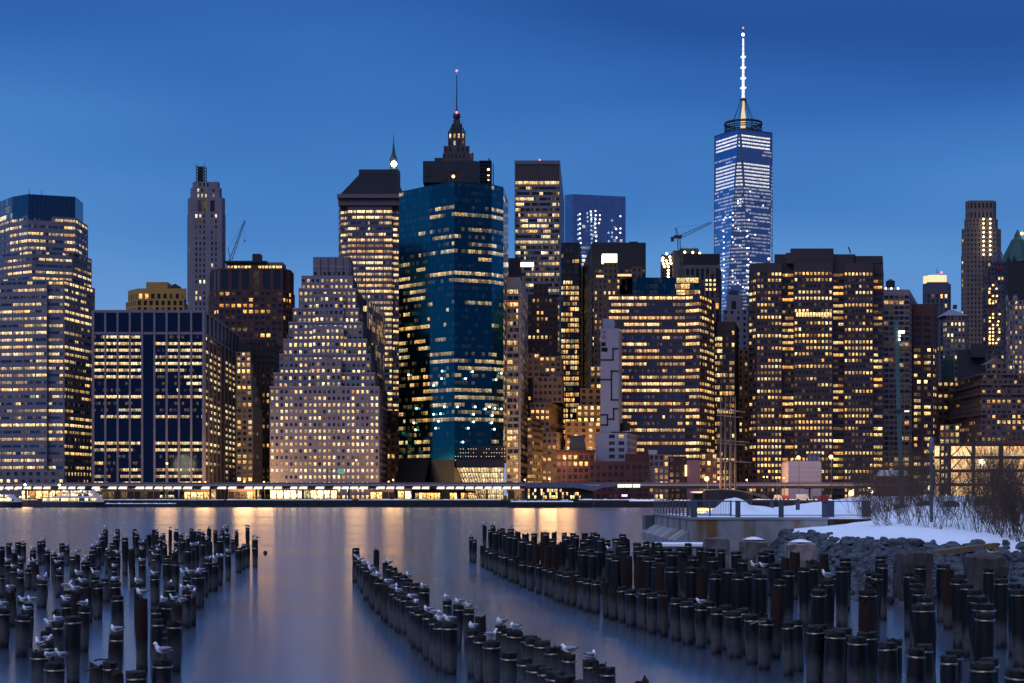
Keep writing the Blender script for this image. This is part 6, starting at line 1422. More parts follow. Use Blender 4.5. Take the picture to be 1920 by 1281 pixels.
def b_shrubs():
    kinds = [shrub_mesh(1, 3.6, 9, .75, 6), shrub_mesh(2, 4.6, 8, .5, 7), shrub_mesh(3, 2.2, 12, 1.1, 6, -.6), shrub_mesh(4, 3.0, 14, .8, 7), shrub_mesh(5, 6.0, 6, .35, 8)]
    protos = {}
    names = ('spreading', 'tall', 'low sprawling', 'dense', 'tree like'); rng = random.Random(9)
    # x in the photo, distance, kind, scale, reddish?
    L = [(1612, 118, 3, .8, 1), (1628, 112, 0, .9, 1), (1640, 120, 1, 1.0, 0), (1652, 104, 2, 1.0, 0), (1668, 110, 3, .9, 1), (1676, 102, 2, 1.1, 0), (1690, 116, 1, 1.0, 0), (1700, 103, 0, 1.0, 0), (1712, 98, 2, 1.0, 0), (1722, 108, 3, 1.0, 1), (1730, 100, 4, .9, 0),
         (1742, 97, 0, 1.05, 0), (1752, 106, 1, .95, 0), (1758, 96, 0, .9, 0), (1770, 112, 3, 1.0, 0), (1778, 97, 1, .7, 0), (1792, 104, 0, 1.0, 0), (1800, 96, 1, .75, 0), (1812, 108, 3, 1.1, 0), (1822, 95, 0, 1.0, 0), (1834, 102, 1, .95, 0), (1842, 92, 3, 1.0, 0),
         (1852, 98, 0, 1.15, 0), (1858, 110, 4, .9, 0), (1866, 90, 3, 1.0, 0), (1872, 87, 3, .8, 1), (1890, 85, 3, .85, 0), (1905, 84, 3, .9, 1), (1918, 83, 3, .95, 0), (1862, 100, 3, 1.2, 1), (1880, 106, 3, 1.3, 1), (1912, 104, 3, 1.3, 1), (1848, 106, 3, 1.1, 1), (1876, 96, 1, .95, 0), (1884, 88, 0, 1.0, 0), (1890, 104, 3, 1.25, 0), (1898, 92, 3, 1.1, 0), (1908, 86, 0, 1.0, 0), (1914, 98, 1, 1.05, 0), (1920, 90, 3, 1.15, 0), (1932, 86, 3, 1.0, 0), (1940, 95, 1, 1.0, 0),
         (1655, 128, 3, 1.1, 1), (1640, 124, 3, 1.0, 1), (1668, 122, 3, 1.2, 1), (1680, 132, 3, 1.25, 1), (1705, 125, 3, 1.2, 1), (1648, 134, 3, 1.1, 1), (1626, 128, 3, .9, 1), (1735, 124, 3, 1.2, 1), (1690, 130, 3, 1.1, 1), (1720, 128, 3, .9, 1), (1870, 120, 3, 1.35, 0), (1900, 122, 3, 1.35, 0), (1840, 124, 3, 1.25, 0), (1925, 118, 3, 1.3, 0), (1598, 122, 4, .75, 0), (1614, 126, 4, .85, 0)]
    L.sort(key=lambda q: q[0]); where = []
    for i, (px, d, k, s, red) in enumerate(L):
        x = PX(px, d)
        if x < 25.6 and d > 109: x += 0
        z = 3.2 if (x < 24.8 and d > 112) else max(ground_z(x, d), 1.0); key = (k, red)
        if key not in protos: o = kinds[k].build('bare_shrub', TWIGR if red else TWIG); protos[key] = o
        else: o = protos[key].copy(); COL.objects.link(o)
        o.location = (x, d, z); zs = rng.uniform(.75, 1.45); o.scale = (s, s, s * zs); o.rotation_euler = (rng.uniform(-.18, .18), rng.uniform(-.22, .22), rng.uniform(0, 6.28) if k != 2 else rng.uniform(-.4, .4))
        tag(o, '%s %s bare shrub, %s in the row of shrubs counted from the pier end' % (names[k], 'reddish' if red else 'dark', ORD(i + 1)), 'shrub', 'bare shrubs on the snowy bank')
ONES = ['', 'first', 'second', 'third', 'fourth', 'fifth', 'sixth', 'seventh', 'eighth', 'ninth', 'tenth', 'eleventh', 'twelfth', 'thirteenth', 'fourteenth', 'fifteenth', 'sixteenth', 'seventeenth', 'eighteenth', 'nineteenth']
def ORD(n):
    if n < 20: return ONES[n]
    if n >= 100: return 'hundred-and-' + ORD(n - 100) if n > 100 else 'hundredth'
    t = ('twenty', 'thirty', 'forty', 'fifty', 'sixty', 'seventy', 'eighty', 'ninety')[n // 10 - 2]
    return t + '-' + ONES[n % 10] if n % 10 else t[:-1] + 'ieth'
b_shrubs()
def b_trees():
    rng = random.Random(14); P = [shrub_mesh(21, 5.5, 5, .3, 7), shrub_mesh(22, 4.5, 7, .45, 7)]; first = [None, None]
    for px, k, s, lab in ((672, 1, .8, 'bare tree right of the brightest pavilion on the far quay'), (682, 0, .7, 'slim bare tree second right of the brightest pavilion'), (716, 1, 1.0, 'bushy bare tree before the small glowing pavilion'), (835, 0, .9, 'bare tree between the two canopied dining pavilions'), (900, 1, .8, 'bare tree right of the second dining pavilion'), (415, 0, .9, 'bare tree between the amber shopfront and glass pavilion'), (320, 1, .9, 'bare tree left of the glowing glass pavilion'), (596, 0, .8, 'slim bare tree standing before the brightest pavilion')):
        if first[k] is None: o = first[k] = P[k].build('street_tree', TWIG)
        else: o = first[k].copy(); COL.objects.link(o)
        o.location = (PX(px, 692), 692, GZ); o.scale = (s * 1.5, s * 1.5, s * 1.1); o.rotation_euler = (0, 0, rng.uniform(0, 6)); tag(o, lab, 'tree', 'trees along the far quay')
b_trees()
# ------------------------------------------------------------------ old piles in the river
def pile_mat(name, dark, tide, var=.4, rough=.7):
    m, N, L, b = new_mat(name); g = N.new('ShaderNodeNewGeometry'); oi = N.new('ShaderNodeObjectInfo'); sp = N.new('ShaderNodeSeparateXYZ'); L.new(g.outputs['Position'], sp.inputs[0])
    ad = N.new('ShaderNodeMapping'); ad.inputs['Scale'].default_value = (6, 6, .7); L.new(g.outputs['Position'], ad.inputs[0])
    n1 = N.new('ShaderNodeTexNoise'); n1.inputs['Scale'].default_value = 1; n1.inputs['Detail'].default_value = 6; L.new(ad.outputs[0], n1.inputs['Vector'])
    n2 = N.new('ShaderNodeTexNoise'); n2.inputs['Scale'].default_value = 9; n2.inputs['Detail'].default_value = 5; L.new(g.outputs['Position'], n2.inputs['Vector'])
    a = N.new('ShaderNodeMixRGB'); L.new(n1.outputs['Fac'], a.inputs[0]); a.inputs[1].default_value = (*[c * (1 - var) for c in dark], 1); a.inputs[2].default_value = (*[c * (1 + var) for c in dark], 1)
    t = N.new('ShaderNodeMixRGB'); L.new(n2.outputs['Fac'], t.inputs[0]); t.inputs[1].default_value = (*[c * .5 for c in tide], 1); t.inputs[2].default_value = (*[c * 1.5 for c in tide], 1)
    zz = N.new('ShaderNodeMath'); zz.operation = 'MULTIPLY_ADD'; L.new(n1.outputs['Fac'], zz.inputs[0]); zz.inputs[1].default_value = .55; L.new(sp.outputs['Z'], zz.inputs[2])
    mr = N.new('ShaderNodeMapRange'); mr.inputs[1].default_value = 1.20; mr.inputs[2].default_value = .85; L.new(zz.outputs[0], mr.inputs[0])     # barnacles below the tide line
    wl = N.new('ShaderNodeMapRange'); wl.inputs[1].default_value = .34; wl.inputs[2].default_value = .52; L.new(zz.outputs[0], wl.inputs[0])
    mx = N.new('ShaderNodeMixRGB'); L.new(mr.outputs[0], mx.inputs[0]); L.new(a.outputs[0], mx.inputs[1]); L.new(t.outputs[0], mx.inputs[2]); wt = N.new('ShaderNodeMixRGB'); L.new(wl.outputs[0], wt.inputs[0]); wt.inputs[1].default_value = (.006, .007, .008, 1); L.new(mx.outputs[0], wt.inputs[2]); L.new(wt.outputs[0], b.inputs['Base Color']); b.inputs['Roughness'].default_value = rough; b.inputs['Specular IOR Level'].default_value = .22
    bp = N.new('ShaderNodeBump'); bp.inputs['Strength'].default_value = .6; bp.inputs['Distance'].default_value = .03; s_ = N.new('ShaderNodeMath'); s_.operation = 'ADD'; L.new(n1.outputs['Fac'], s_.inputs[0]); L.new(n2.outputs['Fac'], s_.inputs[1]); L.new(s_.outputs[0], bp.inputs['Height']); L.new(bp.outputs[0], b.inputs['Normal'])
    return m
PM_BLACK = pile_mat('black_wrapped_pile', (.0032, .0036, .0050), (.062, .060, .066), rough=.5)
PM_BROWN = pile_mat('brown_bare_pile', (.020, .010, .008), (.06, .056, .058), rough=.85)
PM_PALE = pile_mat('pale_weathered_pile', (.085, .078, .075), (.06, .057, .058), rough=.85)
CAPW = mat('worn_pile_top', (.014, .012, .009), .85, var=.45, scale=7, bump=.8)
BAND = mat('metal_band', (.28, .215, .165), .26, .9, var=.45, scale=14)
def pile_kind(seed, kind):
    rng = random.Random(seed); mb = MB(); n = 14; R = .185; off = seed * 5.3
    zs = [0, -.05, -.18, -.35, -.7, -1.1, -1.5, -1.9, -2.4, -3.0, -3.8]; base = 0
    for z in zs:
        for k in range(n):
            a = 2 * math.pi * k / n; w = 1.0 if z > -.7 else 1.0 - .13 * min(1, (-z - .7) / .6)
            if kind == 'bare': w *= .92 + .05 * math.sin(a * 3 + z)
            r = R * w * (1 + .11 * noise.noise((math.cos(a) * 1.3 + off, math.sin(a) * 1.3, z * .9)) + .07 * noise.noise((math.cos(a) * 3.4 + off, math.sin(a) * 3.4, z * .9)) + (.04 if -1.5 < z < -.3 else 0))
            dz = 0
            if kind == 'bare' and z == 0: dz = .30 * noise.noise((math.cos(a) * 1.7 + off, math.sin(a) * 1.7, 1)) - .05
            mb.v.append((r * math.cos(a) + .015 * noise.noise((z, off, 0)), r * math.sin(a), z + dz))
    def add(f): mb.f.append(f); mb.mi.append(0); mb.win.append((0, 0, 0)); mb.uv.append([])
    for i in range(len(zs) - 1):
        for k in range(n): a = i * n + k; b = i * n + (k + 1) % n; add((a + n, b + n, b, a))
    add(tuple(range(n)))
    sh = mb.build('timber_pile', PM_BLACK if kind == 'banded' else PM_BROWN if kind == 'bare' else PM_PALE, smooth=False)
    for p in sh.data.polygons: p.use_smooth = True
    sh.data.polygons[-1].use_smooth = False
    sh.data.set_sharp_from_angle(angle=math.radians(50)) if hasattr(sh.data, 'set_sharp_from_angle') else None
    ch = []
    if kind == 'banded':
        c = MB(); prof = [(R * .98, -.08), (R * 1.0, -.04), (R * .98, .02), (R * .85, .03)]; tl = rng.uniform(-.06, .06); base = len(c.v)
        for r, z in prof:
            for k in range(16): a = 2 * math.pi * k / 16; q = r * (1 + .22 * noise.noise((math.cos(a) * 1.9 + off, math.sin(a) * 1.9, z * 3))); c.v.append((q * math.cos(a), q * math.sin(a), z + .075 * noise.noise((math.cos(a) * 2.2, math.sin(a) * 2.2 + off, 3)) + tl * q * math.cos(a)))
        for i in range(3):
            for k in range(16): a = i * 16 + k; b = i * 16 + (k + 1) % 16; c.f.append((a, b, b + 16, a + 16)); c.mi.append(0); c.win.append((0, 0, 0)); c.uv.append([])
        c.f.append(tuple(range(48, 64))); c.mi.append(0); c.win.append((0, 0, 0)); c.uv.append([])
        ch.append(c.build('worn_top', CAPW, sh, origin=(0, 0, 0)))
        bd = MB(); r0 = R * 1.085; m_ = 20; hh = .038; tl = rng.uniform(-.05, .05); zc = -.135
        pr = [(r0 - .03, zc - hh / 2), (r0, zc - hh / 2), (r0 + .010, zc), (r0, zc + hh / 2), (r0 - .03, zc + hh / 2)]
        for r, z in pr:
            for k in range(m_): a = 2 * math.pi * k / m_; bd.v.append((r * math.cos(a), r * math.sin(a), z + tl * r * math.sin(a + seed)))
        for i in range(4):
            for k in range(m_): a = i * m_ + k; b = i * m_ + (k + 1) % m_; bd.f.append((a, b, b + m_, a + m_)); bd.mi.append(0); bd.win.append((0, 0, 0)); bd.uv.append([])
        ch.append(bd.build('metal_band', BAND, sh, smooth=True, origin=(0, 0, 0)))
    return sh, ch

def crop(x0, y0, s, pts):
    return [(x0 + p[0] * s, y0 + p[1] * s, (y0 + p[2] * s) if len(p) > 2 and p[2] else None) for p in pts]
A1 = (0, 960, .2507); A2 = (240, 960, .2507); A3 = (640, 1000, .2194); A4 = (880, 1000, .2194); A5 = (860, 960, .1979); A6 = (1200, 920, .2819); A7 = (1520, 960, .2506)
LEFT = crop(*A1, [(8, 265, 505), (68, 236, 415), (136, 230, 400), (174, 238, 372), (105, 310, 480), (62, 380, 555), (155, 365, 520), (100, 428, 600), (152, 470, 690), (10, 475, 640), (78, 600, 860), (20, 735, 1015), (200, 755, 1010),
    (250, 290, 520), (232, 400, 560), (295, 225, 400), (325, 220, 395), (355, 300, 480), (405, 322, 500), (428, 395, 590), (455, 345, 515), (440, 455, 640), (467, 238, 370), (502, 262, 405), (315, 518, 720), (262, 395, 588), (580, 320, 490), (205, 690, 1000), (175, 778, 1085),
    (790, 137, 330), (770, 170, 370), (760, 200, 400), (735, 250, 430), (700, 268, 450), (690, 300, 480), (650, 352, 520), (635, 380, 560), (690, 395, 560), (712, 490, 770), (620, 540, 800), (590, 480, 740), (655, 560, 830), (735, 545, 800),
    (565, 600, 1000), (505, 595, 900), (500, 685, 980), (630, 720, 1050), (545, 790, 1290), (430, 835, 1150), (350, 900, 1120), (360, 985, 1270), (300, 1050, 1330), (410, 1135, 1420),
    (880, 132, 330), (868, 190, 360), (935, 198, 470), (842, 235, 420), (860, 270, 460), (825, 320, 520), (880, 320, 520), (855, 372, 560), (855, 425, 600), (855, 485, 680), (862, 540, 800), (880, 635, 950), (870, 920, 1330), (825, 1130, 1500), (1015, 1200, 1560)])
LEFT += crop(*A2, [(50, 132, 320), (66, 170, 340), (115, 210, 420), (100, 240, 430), (25, 282, 560), (105, 300, 500), (105, 378, 560), (148, 400, 560), (200, 482, 700), (100, 640, 1190), (75, 545, 800), (195, 130, 330), (215, 152, 345), (262, 178, 360), (245, 195, 380), (275, 245, 420), (170, 270, 400), (225, 300, 470), (292, 330, 580), (350, 312, 540), (357, 378, 600),
    (295, 372, 620), (315, 562, 820), (272, 690, 1050), (210, 725, 1060), (370, 690, 950), (220, 812, 1220), (345, 828, 1195), (258, 1110, 1560), (315, 135, 320), (345, 128, 320), (360, 150, 330), (398, 178, 360), (410, 212, 390), (450, 200, 380), (476, 127, 300), (495, 145, 320), (530, 152, 330), (560, 165, 335), (607, 125, 290), (655, 140, 320), (690, 178, 350), (740, 122, 310), (742, 172, 320), (590, 205, 370),
    (690, 205, 400), (560, 232, 420), (612, 228, 410), (450, 280, 480), (515, 255, 460), (480, 262, 470), (600, 365, 600), (648, 385, 590), (690, 350, 550), (750, 310, 515), (575, 422, 635), (545, 470, 705), (515, 470, 720), (440, 490, 780), (440, 595, 870), (430, 640, 950), (480, 640, 820), (812, 155, 330), (842, 160, 330), (830, 272, 455), (862, 262, 435), (895, 120, 300), (890, 255, 415), (950, 205, 380), (952, 258, 415), (783, 210, 300), (918, 258, 415)])
MID = crop(*A3, [(125, 130, 340), (130, 215, 420), (160, 245, 470), (192, 268, 505), (228, 300, 572), (262, 350, 615), (285, 380, 645), (320, 400, 690), (370, 442, 742), (402, 455, 765), (450, 492, 800), (490, 520, 838), (515, 532, 850), (555, 542, 865), (605, 590, 925), (640, 640, 980), (668, 655, 1010), (742, 690, 1082), (808, 735, 1128), (850, 770, 1170), (925, 775, 1203),
    (300, 150, 400), (375, 245, 470), (410, 285, 500), (450, 300, 520), (482, 345, 560), (540, 362, 590), (580, 400, 620), (625, 432, 650), (560, 425, 640), (710, 478, 760), (905, 585, 850), (1000, 620, 990), (1090, 655, 960), (1190, 710, 1100)])
MID += crop(*A4, [(30, 838, 1230), (88, 885, 1280), (190, 930, 1330), (60, 850, 1240), (340, 1025, 1400), (475, 1075, 1460), (570, 1130, 1500), (648, 1160, 1550), (745, 1195, 1590), (815, 1228, 1620), (985, 1275, 1660), (270, 800, 1130), (318, 822, 1150), (388, 842, 1180), (515, 885, 1230), (545, 905, 1250), (625, 928, 1270), (712, 982, 1320), (810, 1010, 1360), (852, 1045, 1390), (1038, 1092, 1440), (1110, 1122, 1470), (1182, 1158, 1510), (1478, 1255, 1630)])
LOW = crop(*A5, [(118, 242, 470), (150, 268, 482), (225, 315, 522), (270, 350, 545), (310, 370, 560), (355, 388, 590), (400, 400, 610), (440, 410, 628), (508, 430, 660), (545, 432, 678), (608, 478, 715), (682, 490, 745), (760, 502, 778), (822, 522, 795), (880, 540, 812), (930, 558, 840), (980, 570, 855), (1036, 580, 880), (1088, 600, 892), (1120, 572, 840), (1165, 630, 918), (1230, 642, 945), (1300, 655, 965), (1390, 668, 1000), (1470, 705, 1024), (1545, 718, 1050), (1635, 742, 1090), (1725, 762, 1108), (1845, 775, 1130)])
LOW += crop(*A6, [(30, 660, 925), (82, 685, 955), (150, 705, 972), (240, 722, 1000), (312, 742, 1025), (405, 765, 1050), (512, 792, 1085), (470, 745, 1020), (565, 772, 1060), (620, 808, 1112), (685, 790, 1090), (740, 832, 1155), (795, 815, 1130), (842, 858, 1192), (985, 882, 1230), (1040, 868, 1200), (1148, 912, 1275), (1200, 898, 1250), (1265, 942, 1320), (145, 672, 940), (295, 705, 980), (350, 725, 1000)])
LOW += crop(*A7, [(35, 865, 1330), (85, 842, 1280), (185, 898, 1370), (235, 880, 1340), (350, 942, 1440), (420, 910, 1400), (575, 985, 1490), (625, 962, 1450), (790, 1035, 1560), (850, 1000, 1500), (1035, 1085, 1620), (1075, 1048, 1580), (1285, 1135, 1690), (1335, 1105, 1650), (1548, 1190, 1760)])
TALL = crop(*A5, [(245, 128), (300, 168), (352, 188), (325, 132), (390, 172), (415, 160), (442, 205), (495, 165), (530, 230), (485, 222), (560, 190), (605, 262), (632, 215), (680, 285), (715, 208), (740, 310), (802, 185), (798, 292), (825, 200), (850, 322), (905, 188), (890, 258), (915, 312), (1000, 200), (1020, 240), (980, 290), (1070, 320), (1085, 205), (1115, 225), (1110, 270), (1182, 382), (1165, 345), (1195, 200), (1228, 242), (1270, 392), (1280, 202), (1310, 215), (1240, 330), (1345, 255), (1320, 355), (1400, 270), (1440, 412), (1430, 372), (1495, 258), (1555, 215), (1590, 255), (1490, 295), (1535, 300), (1570, 432), (1600, 415), (1580, 352), (1690, 300), (1710, 470), (1780, 288), (1745, 390), (1800, 435), (1770, 335), (1855, 290), (1895, 300), (1880, 412), (1895, 492), (1850, 348), (1900, 350), (1700, 345), (1365, 290), (1180, 270), (1500, 430)])
TALL += crop(*A6, [(140, 490), (125, 432), (60, 448), (210, 515), (290, 448), (270, 390), (350, 518), (410, 520), (355, 440), (215, 412), (95, 345), (180, 388), (500, 562), (510, 535), (485, 450), (400, 385), (590, 522), (650, 565), (685, 460), (710, 550), (640, 410), (740, 440), (760, 535), (820, 520), (820, 415), (860, 400), (900, 490), (930, 600), (920, 630), (990, 540), (965, 445), (1030, 415), (1040, 540), (1140, 470), (1090, 515), (1150, 500), (1225, 430), (1190, 660), (1200, 630), (1240, 600), (540, 395), (470, 390), (440, 415), (320, 355), (800, 560), (320, 470)])
TALL += crop(*A7, [(60, 592), (75, 548), (130, 508), (145, 470), (260, 352), (235, 418), (20, 380), (415, 648), (425, 592), (455, 540), (462, 508), (495, 472), (450, 458), (540, 392), (525, 335), (100, 320), (845, 700), (855, 645), (810, 585), (802, 545), (785, 508), (812, 472), (735, 460), (820, 400), (1305, 762), (1300, 695), (1265, 640), (1235, 590), (1170, 545), (1100, 508), (1120, 475), (1030, 428), (995, 400), (1555, 588), (1530, 545), (1425, 508), (1425, 472), (1330, 428)])

def b_piles():
    rng = random.Random(5)
    kinds = {'banded': [pile_kind(k, 'banded') for k in range(1, 10)], 'bare': [pile_kind(k, 'bare') for k in (11, 12, 13, 14, 15)], 'pale': [pile_kind(21, 'pale')]}
    used = set(); P = []
    for cl, pts, H in (('left', LEFT, 2.35), ('middle', MID, 1.4), ('front', LOW, 1.4), ('right', TALL, 2.15)):
        seen = []
        for px, yt, yb in pts:
            h = H
            if yb is not None:
                d = CH * S / (yb - HZ); zt = PZ(yt, d)
                if not (1.05 <= zt <= 3.0): zt = min(3.0, max(1.05, zt)); d = (CH - zt) * S / (yt - HZ)
            else: d = (CH - h) * S / (yt - HZ); zt = h
            x = PX(px, d)
            if any(math.hypot(x - q[0], d - q[1]) < .36 for q in seen): continue      # the same pile read twice
            if cl == 'right' and shore(x, d) > 1.2: d2 = d; continue
            seen.append((x, d)); P.append([cl, x, d, zt, px, yt])
    for q in [q for q in P if q[0] == 'left' and rng.random() < .14]:
        x, d, zt = q[1] - rng.uniform(.36, .6), q[2] + rng.uniform(.3, .9), q[3] - rng.uniform(.05, .5)
        if all(math.hypot(x - p[1], d - p[2]) > .36 for p in P): P.append(['left', x, d, max(1.0, zt), 960 + x * S / d, HZ + (CH - zt) * S / d])
    # gulls: feet positions read off the photograph, each set on the pile whose top is nearest
    gl = [(p[0], p[1]) for p in crop(*A1, [(785, 130), (170, 230), (320, 230), (350, 240), (120, 300), (165, 350), (60, 370), (250, 285), (245, 335), (260, 385), (350, 295), (390, 335), (445, 340), (495, 255), (590, 310), (400, 380), (455, 435), (95, 440), (155, 475), (310, 455), (325, 500), (590, 450), (85, 580), (30, 715), (190, 680), (215, 745), (240, 700), (420, 820), (390, 880), (400, 940), (310, 1040), (400, 1090), (215, 1255), (5, 940), (570, 560), (640, 540), (515, 640), (510, 710), (650, 410), (690, 340), (735, 270), (715, 215), (745, 240), (865, 180), (830, 290), (870, 310), (860, 355), (885, 450), (865, 540), (895, 890), (700, 490), (630, 690)])]
    gl += [(p[0], p[1]) for p in crop(*A2, [(75, 155), (105, 240), (105, 290), (110, 345), (205, 355), (330, 300), (110, 530), (130, 615), (205, 465), (225, 155), (235, 190), (265, 205), (290, 215), (260, 280), (225, 265), (310, 250), (325, 125), (420, 145), (400, 170), (540, 155), (560, 150), (605, 115), (740, 110), (710, 155), (745, 175), (650, 200), (590, 205), (490, 220), (515, 235), (460, 240), (600, 345), (640, 365), (665, 355), (695, 340), (755, 310), (600, 415), (480, 410), (455, 455), (510, 470), (485, 500), (410, 535), (460, 535), (440, 582), (315, 555), (280, 680), (320, 655), (390, 668), (430, 645), (300, 1085), (815, 155), (840, 140), (860, 255), (880, 140), (940, 225), (955, 195)])]
    gl += [(p[0], p[1]) for p in crop(*A3, [(120, 200), (160, 200), (195, 225), (215, 240), (250, 270), (420, 260), (285, 340), (310, 378), (330, 385), (430, 415), (445, 458), (500, 495), (610, 390), (700, 465), (640, 525), (665, 595), (745, 645), (825, 675), (915, 575), (990, 612), (1090, 645), (905, 722), (850, 705), (1150, 855)])]
    gl += [(p[0], p[1]) for p in crop(*A4, [(300, 785), (420, 822), (222, 895), (905, 1028), (1060, 1080)])] + [(p[0], p[1]) for p in crop(*A5, [(325, 128), (245, 132), (495, 160), (120, 250), (1435, 362)])] + [(p[0], p[1]) for p in crop(*A6, [(400, 742), (755, 535), (800, 525), (1240, 575)])] + [(p[0], p[1]) for p in crop(*A7, [(118, 490)])]
    seat = {}
    for gx, gy in gl:
        best = sorted(range(len(P)), key=lambda i: (P[i][4] - gx) ** 2 + 1.5 * (P[i][5] - gy) ** 2 + 200 * len(seat.get(i, [])))[0]
        if len(seat.get(best, [])) < 2: seat.setdefault(best, []).append((gx, gy))
    where = {'left': 'left cluster', 'middle': 'middle double row', 'front': 'low front row of the right field', 'right': 'right field'}
    order = {}
    for c in where:
        ids = sorted([i for i in range(len(P)) if P[i][0] == c], key=lambda i: P[i][2])
        for k, i in enumerate(ids): order[i] = k + 1
    near = sorted(range(len(P)), key=lambda i: P[i][2]); keep = set(near[:300]); rest = [i for i in near[300:]]
    print('PILES', len(P), {c: sum(1 for p in P if p[0] == c) for c in where}, 'gulls', sum(len(v) for v in seat.values()), 'rest', len(rest))
    far = MB()
    for i in range(len(P)):
        cl, x, d, zt, px, yt = P[i]; u = rng.random()
        kd = 'banded' if (u < .80 and cl != 'right') or u < .74 else 'bare'
        if cl == 'right' and u > .965: kd = 'pale'
        pr = rng.choice(kinds[kd]); sc = rng.uniform(.80, 1.20) * (1.17 if cl == 'right' else 1.08 if cl == 'front' else 1.0)
        rot = (rng.uniform(-.03, .03), rng.uniform(-.045, .045), rng.uniform(0, 6.28))
        if i not in keep:
            M_ = Matrix.Translation((x, d, zt)) @ Matrix.Rotation(rot[2], 4, 'Z') @ Matrix.Diagonal((sc, sc, 1, 1))
            for src, mi in [(pr[0], 0)] + [(c, 1 if c.name.startswith('worn') else 2) for c in pr[1]]:
                b0 = len(far.v); far.v.extend(tuple(M_ @ v.co) for v in src.data.vertices)
                for p in src.data.polygons: far.f.append(tuple(b0 + q for q in p.vertices)); far.mi.append(mi); far.win.append((0, 0, 0)); far.uv.append([])
            continue
        if pr[0].name not in used: o = pr[0]; used.add(o.name)
        else:
            o = pr[0].copy(); COL.objects.link(o)
            for c in pr[1]: q = c.copy(); COL.objects.link(q); q.parent = o
        o.location = (x, d, zt); o.scale = (sc, sc, 1); o.rotation_euler = rot
        g = seat.get(i, []); w = {'banded': 'black pile with metal band', 'bare': 'bare brown pile', 'pale': 'pale weathered pile'}[kd]
        tag(o, '%s, %s nearest in the %s' % (w, ORD(order[i]), where[cl]) + (', gull on top' if g and cl != 'front' else ''), 'pile', 'old timber piles standing in the river')
    if far.f: tag(far.build('timber_pile', [PM_BLACK, CAPW, BAND], smooth=False), 'smallest far piles of the two fields', 'pile', 'old timber piles standing in the river', 'stuff')
    for k in kinds:
        for sh, ch in kinds[k]:
            if sh.name not in used:
                for c in ch: bpy.data.objects.remove(c)
                bpy.data.objects.remove(sh)
    # stray sticks: bent rods jutting from two near piles
    # gulls
    protos = [gull('stand', 1), gull('rest', 2), gull('tuck', 3), gull('preen', 4)]; done = set()
    pose = {0: 'standing upright', 1: 'resting', 2: 'hunched', 3: 'preening'}
    for i, gs in seat.items():
        cl, x, d, zt, px, yt = P[i]; c_idx = order[i]
        for k, (gx, gy) in enumerate(gs):
            kd = rng.choices((0, 1, 2, 3), (.28, .34, .26, .12))[0]; pr = protos[kd]
            if kd not in done: o = pr; done.add(kd)
            else: o = pr.copy(); COL.objects.link(o)
            dx = 0 if len(gs) == 1 else (.11 if k else -.11); s_ = rng.uniform(.92, 1.1)
            a = math.pi + rng.uniform(-.95, .95) if rng.random() < .8 else rng.uniform(-.8, .8) if rng.random() < .6 else rng.uniform(0, 6.28)
            o.location = (x + dx, d + (.07 if k else -.03), zt + .035); o.scale = (s_ * .80, s_ * 1.0, s_ * 1.02); o.rotation_euler = (0, 0, a)
            tag(o, '%s gull on the %s nearest pile of the %s' % (pose[kd] + (' far' if len(gs) > 1 and k else ' near' if len(gs) > 1 else ''), ORD(c_idx), where[cl].replace('low front row of the right field', 'low right front row')), 'gull', 'gulls roosting on the piles')
    for k in range(4):
        if k not in done: bpy.data.objects.remove(protos[k])

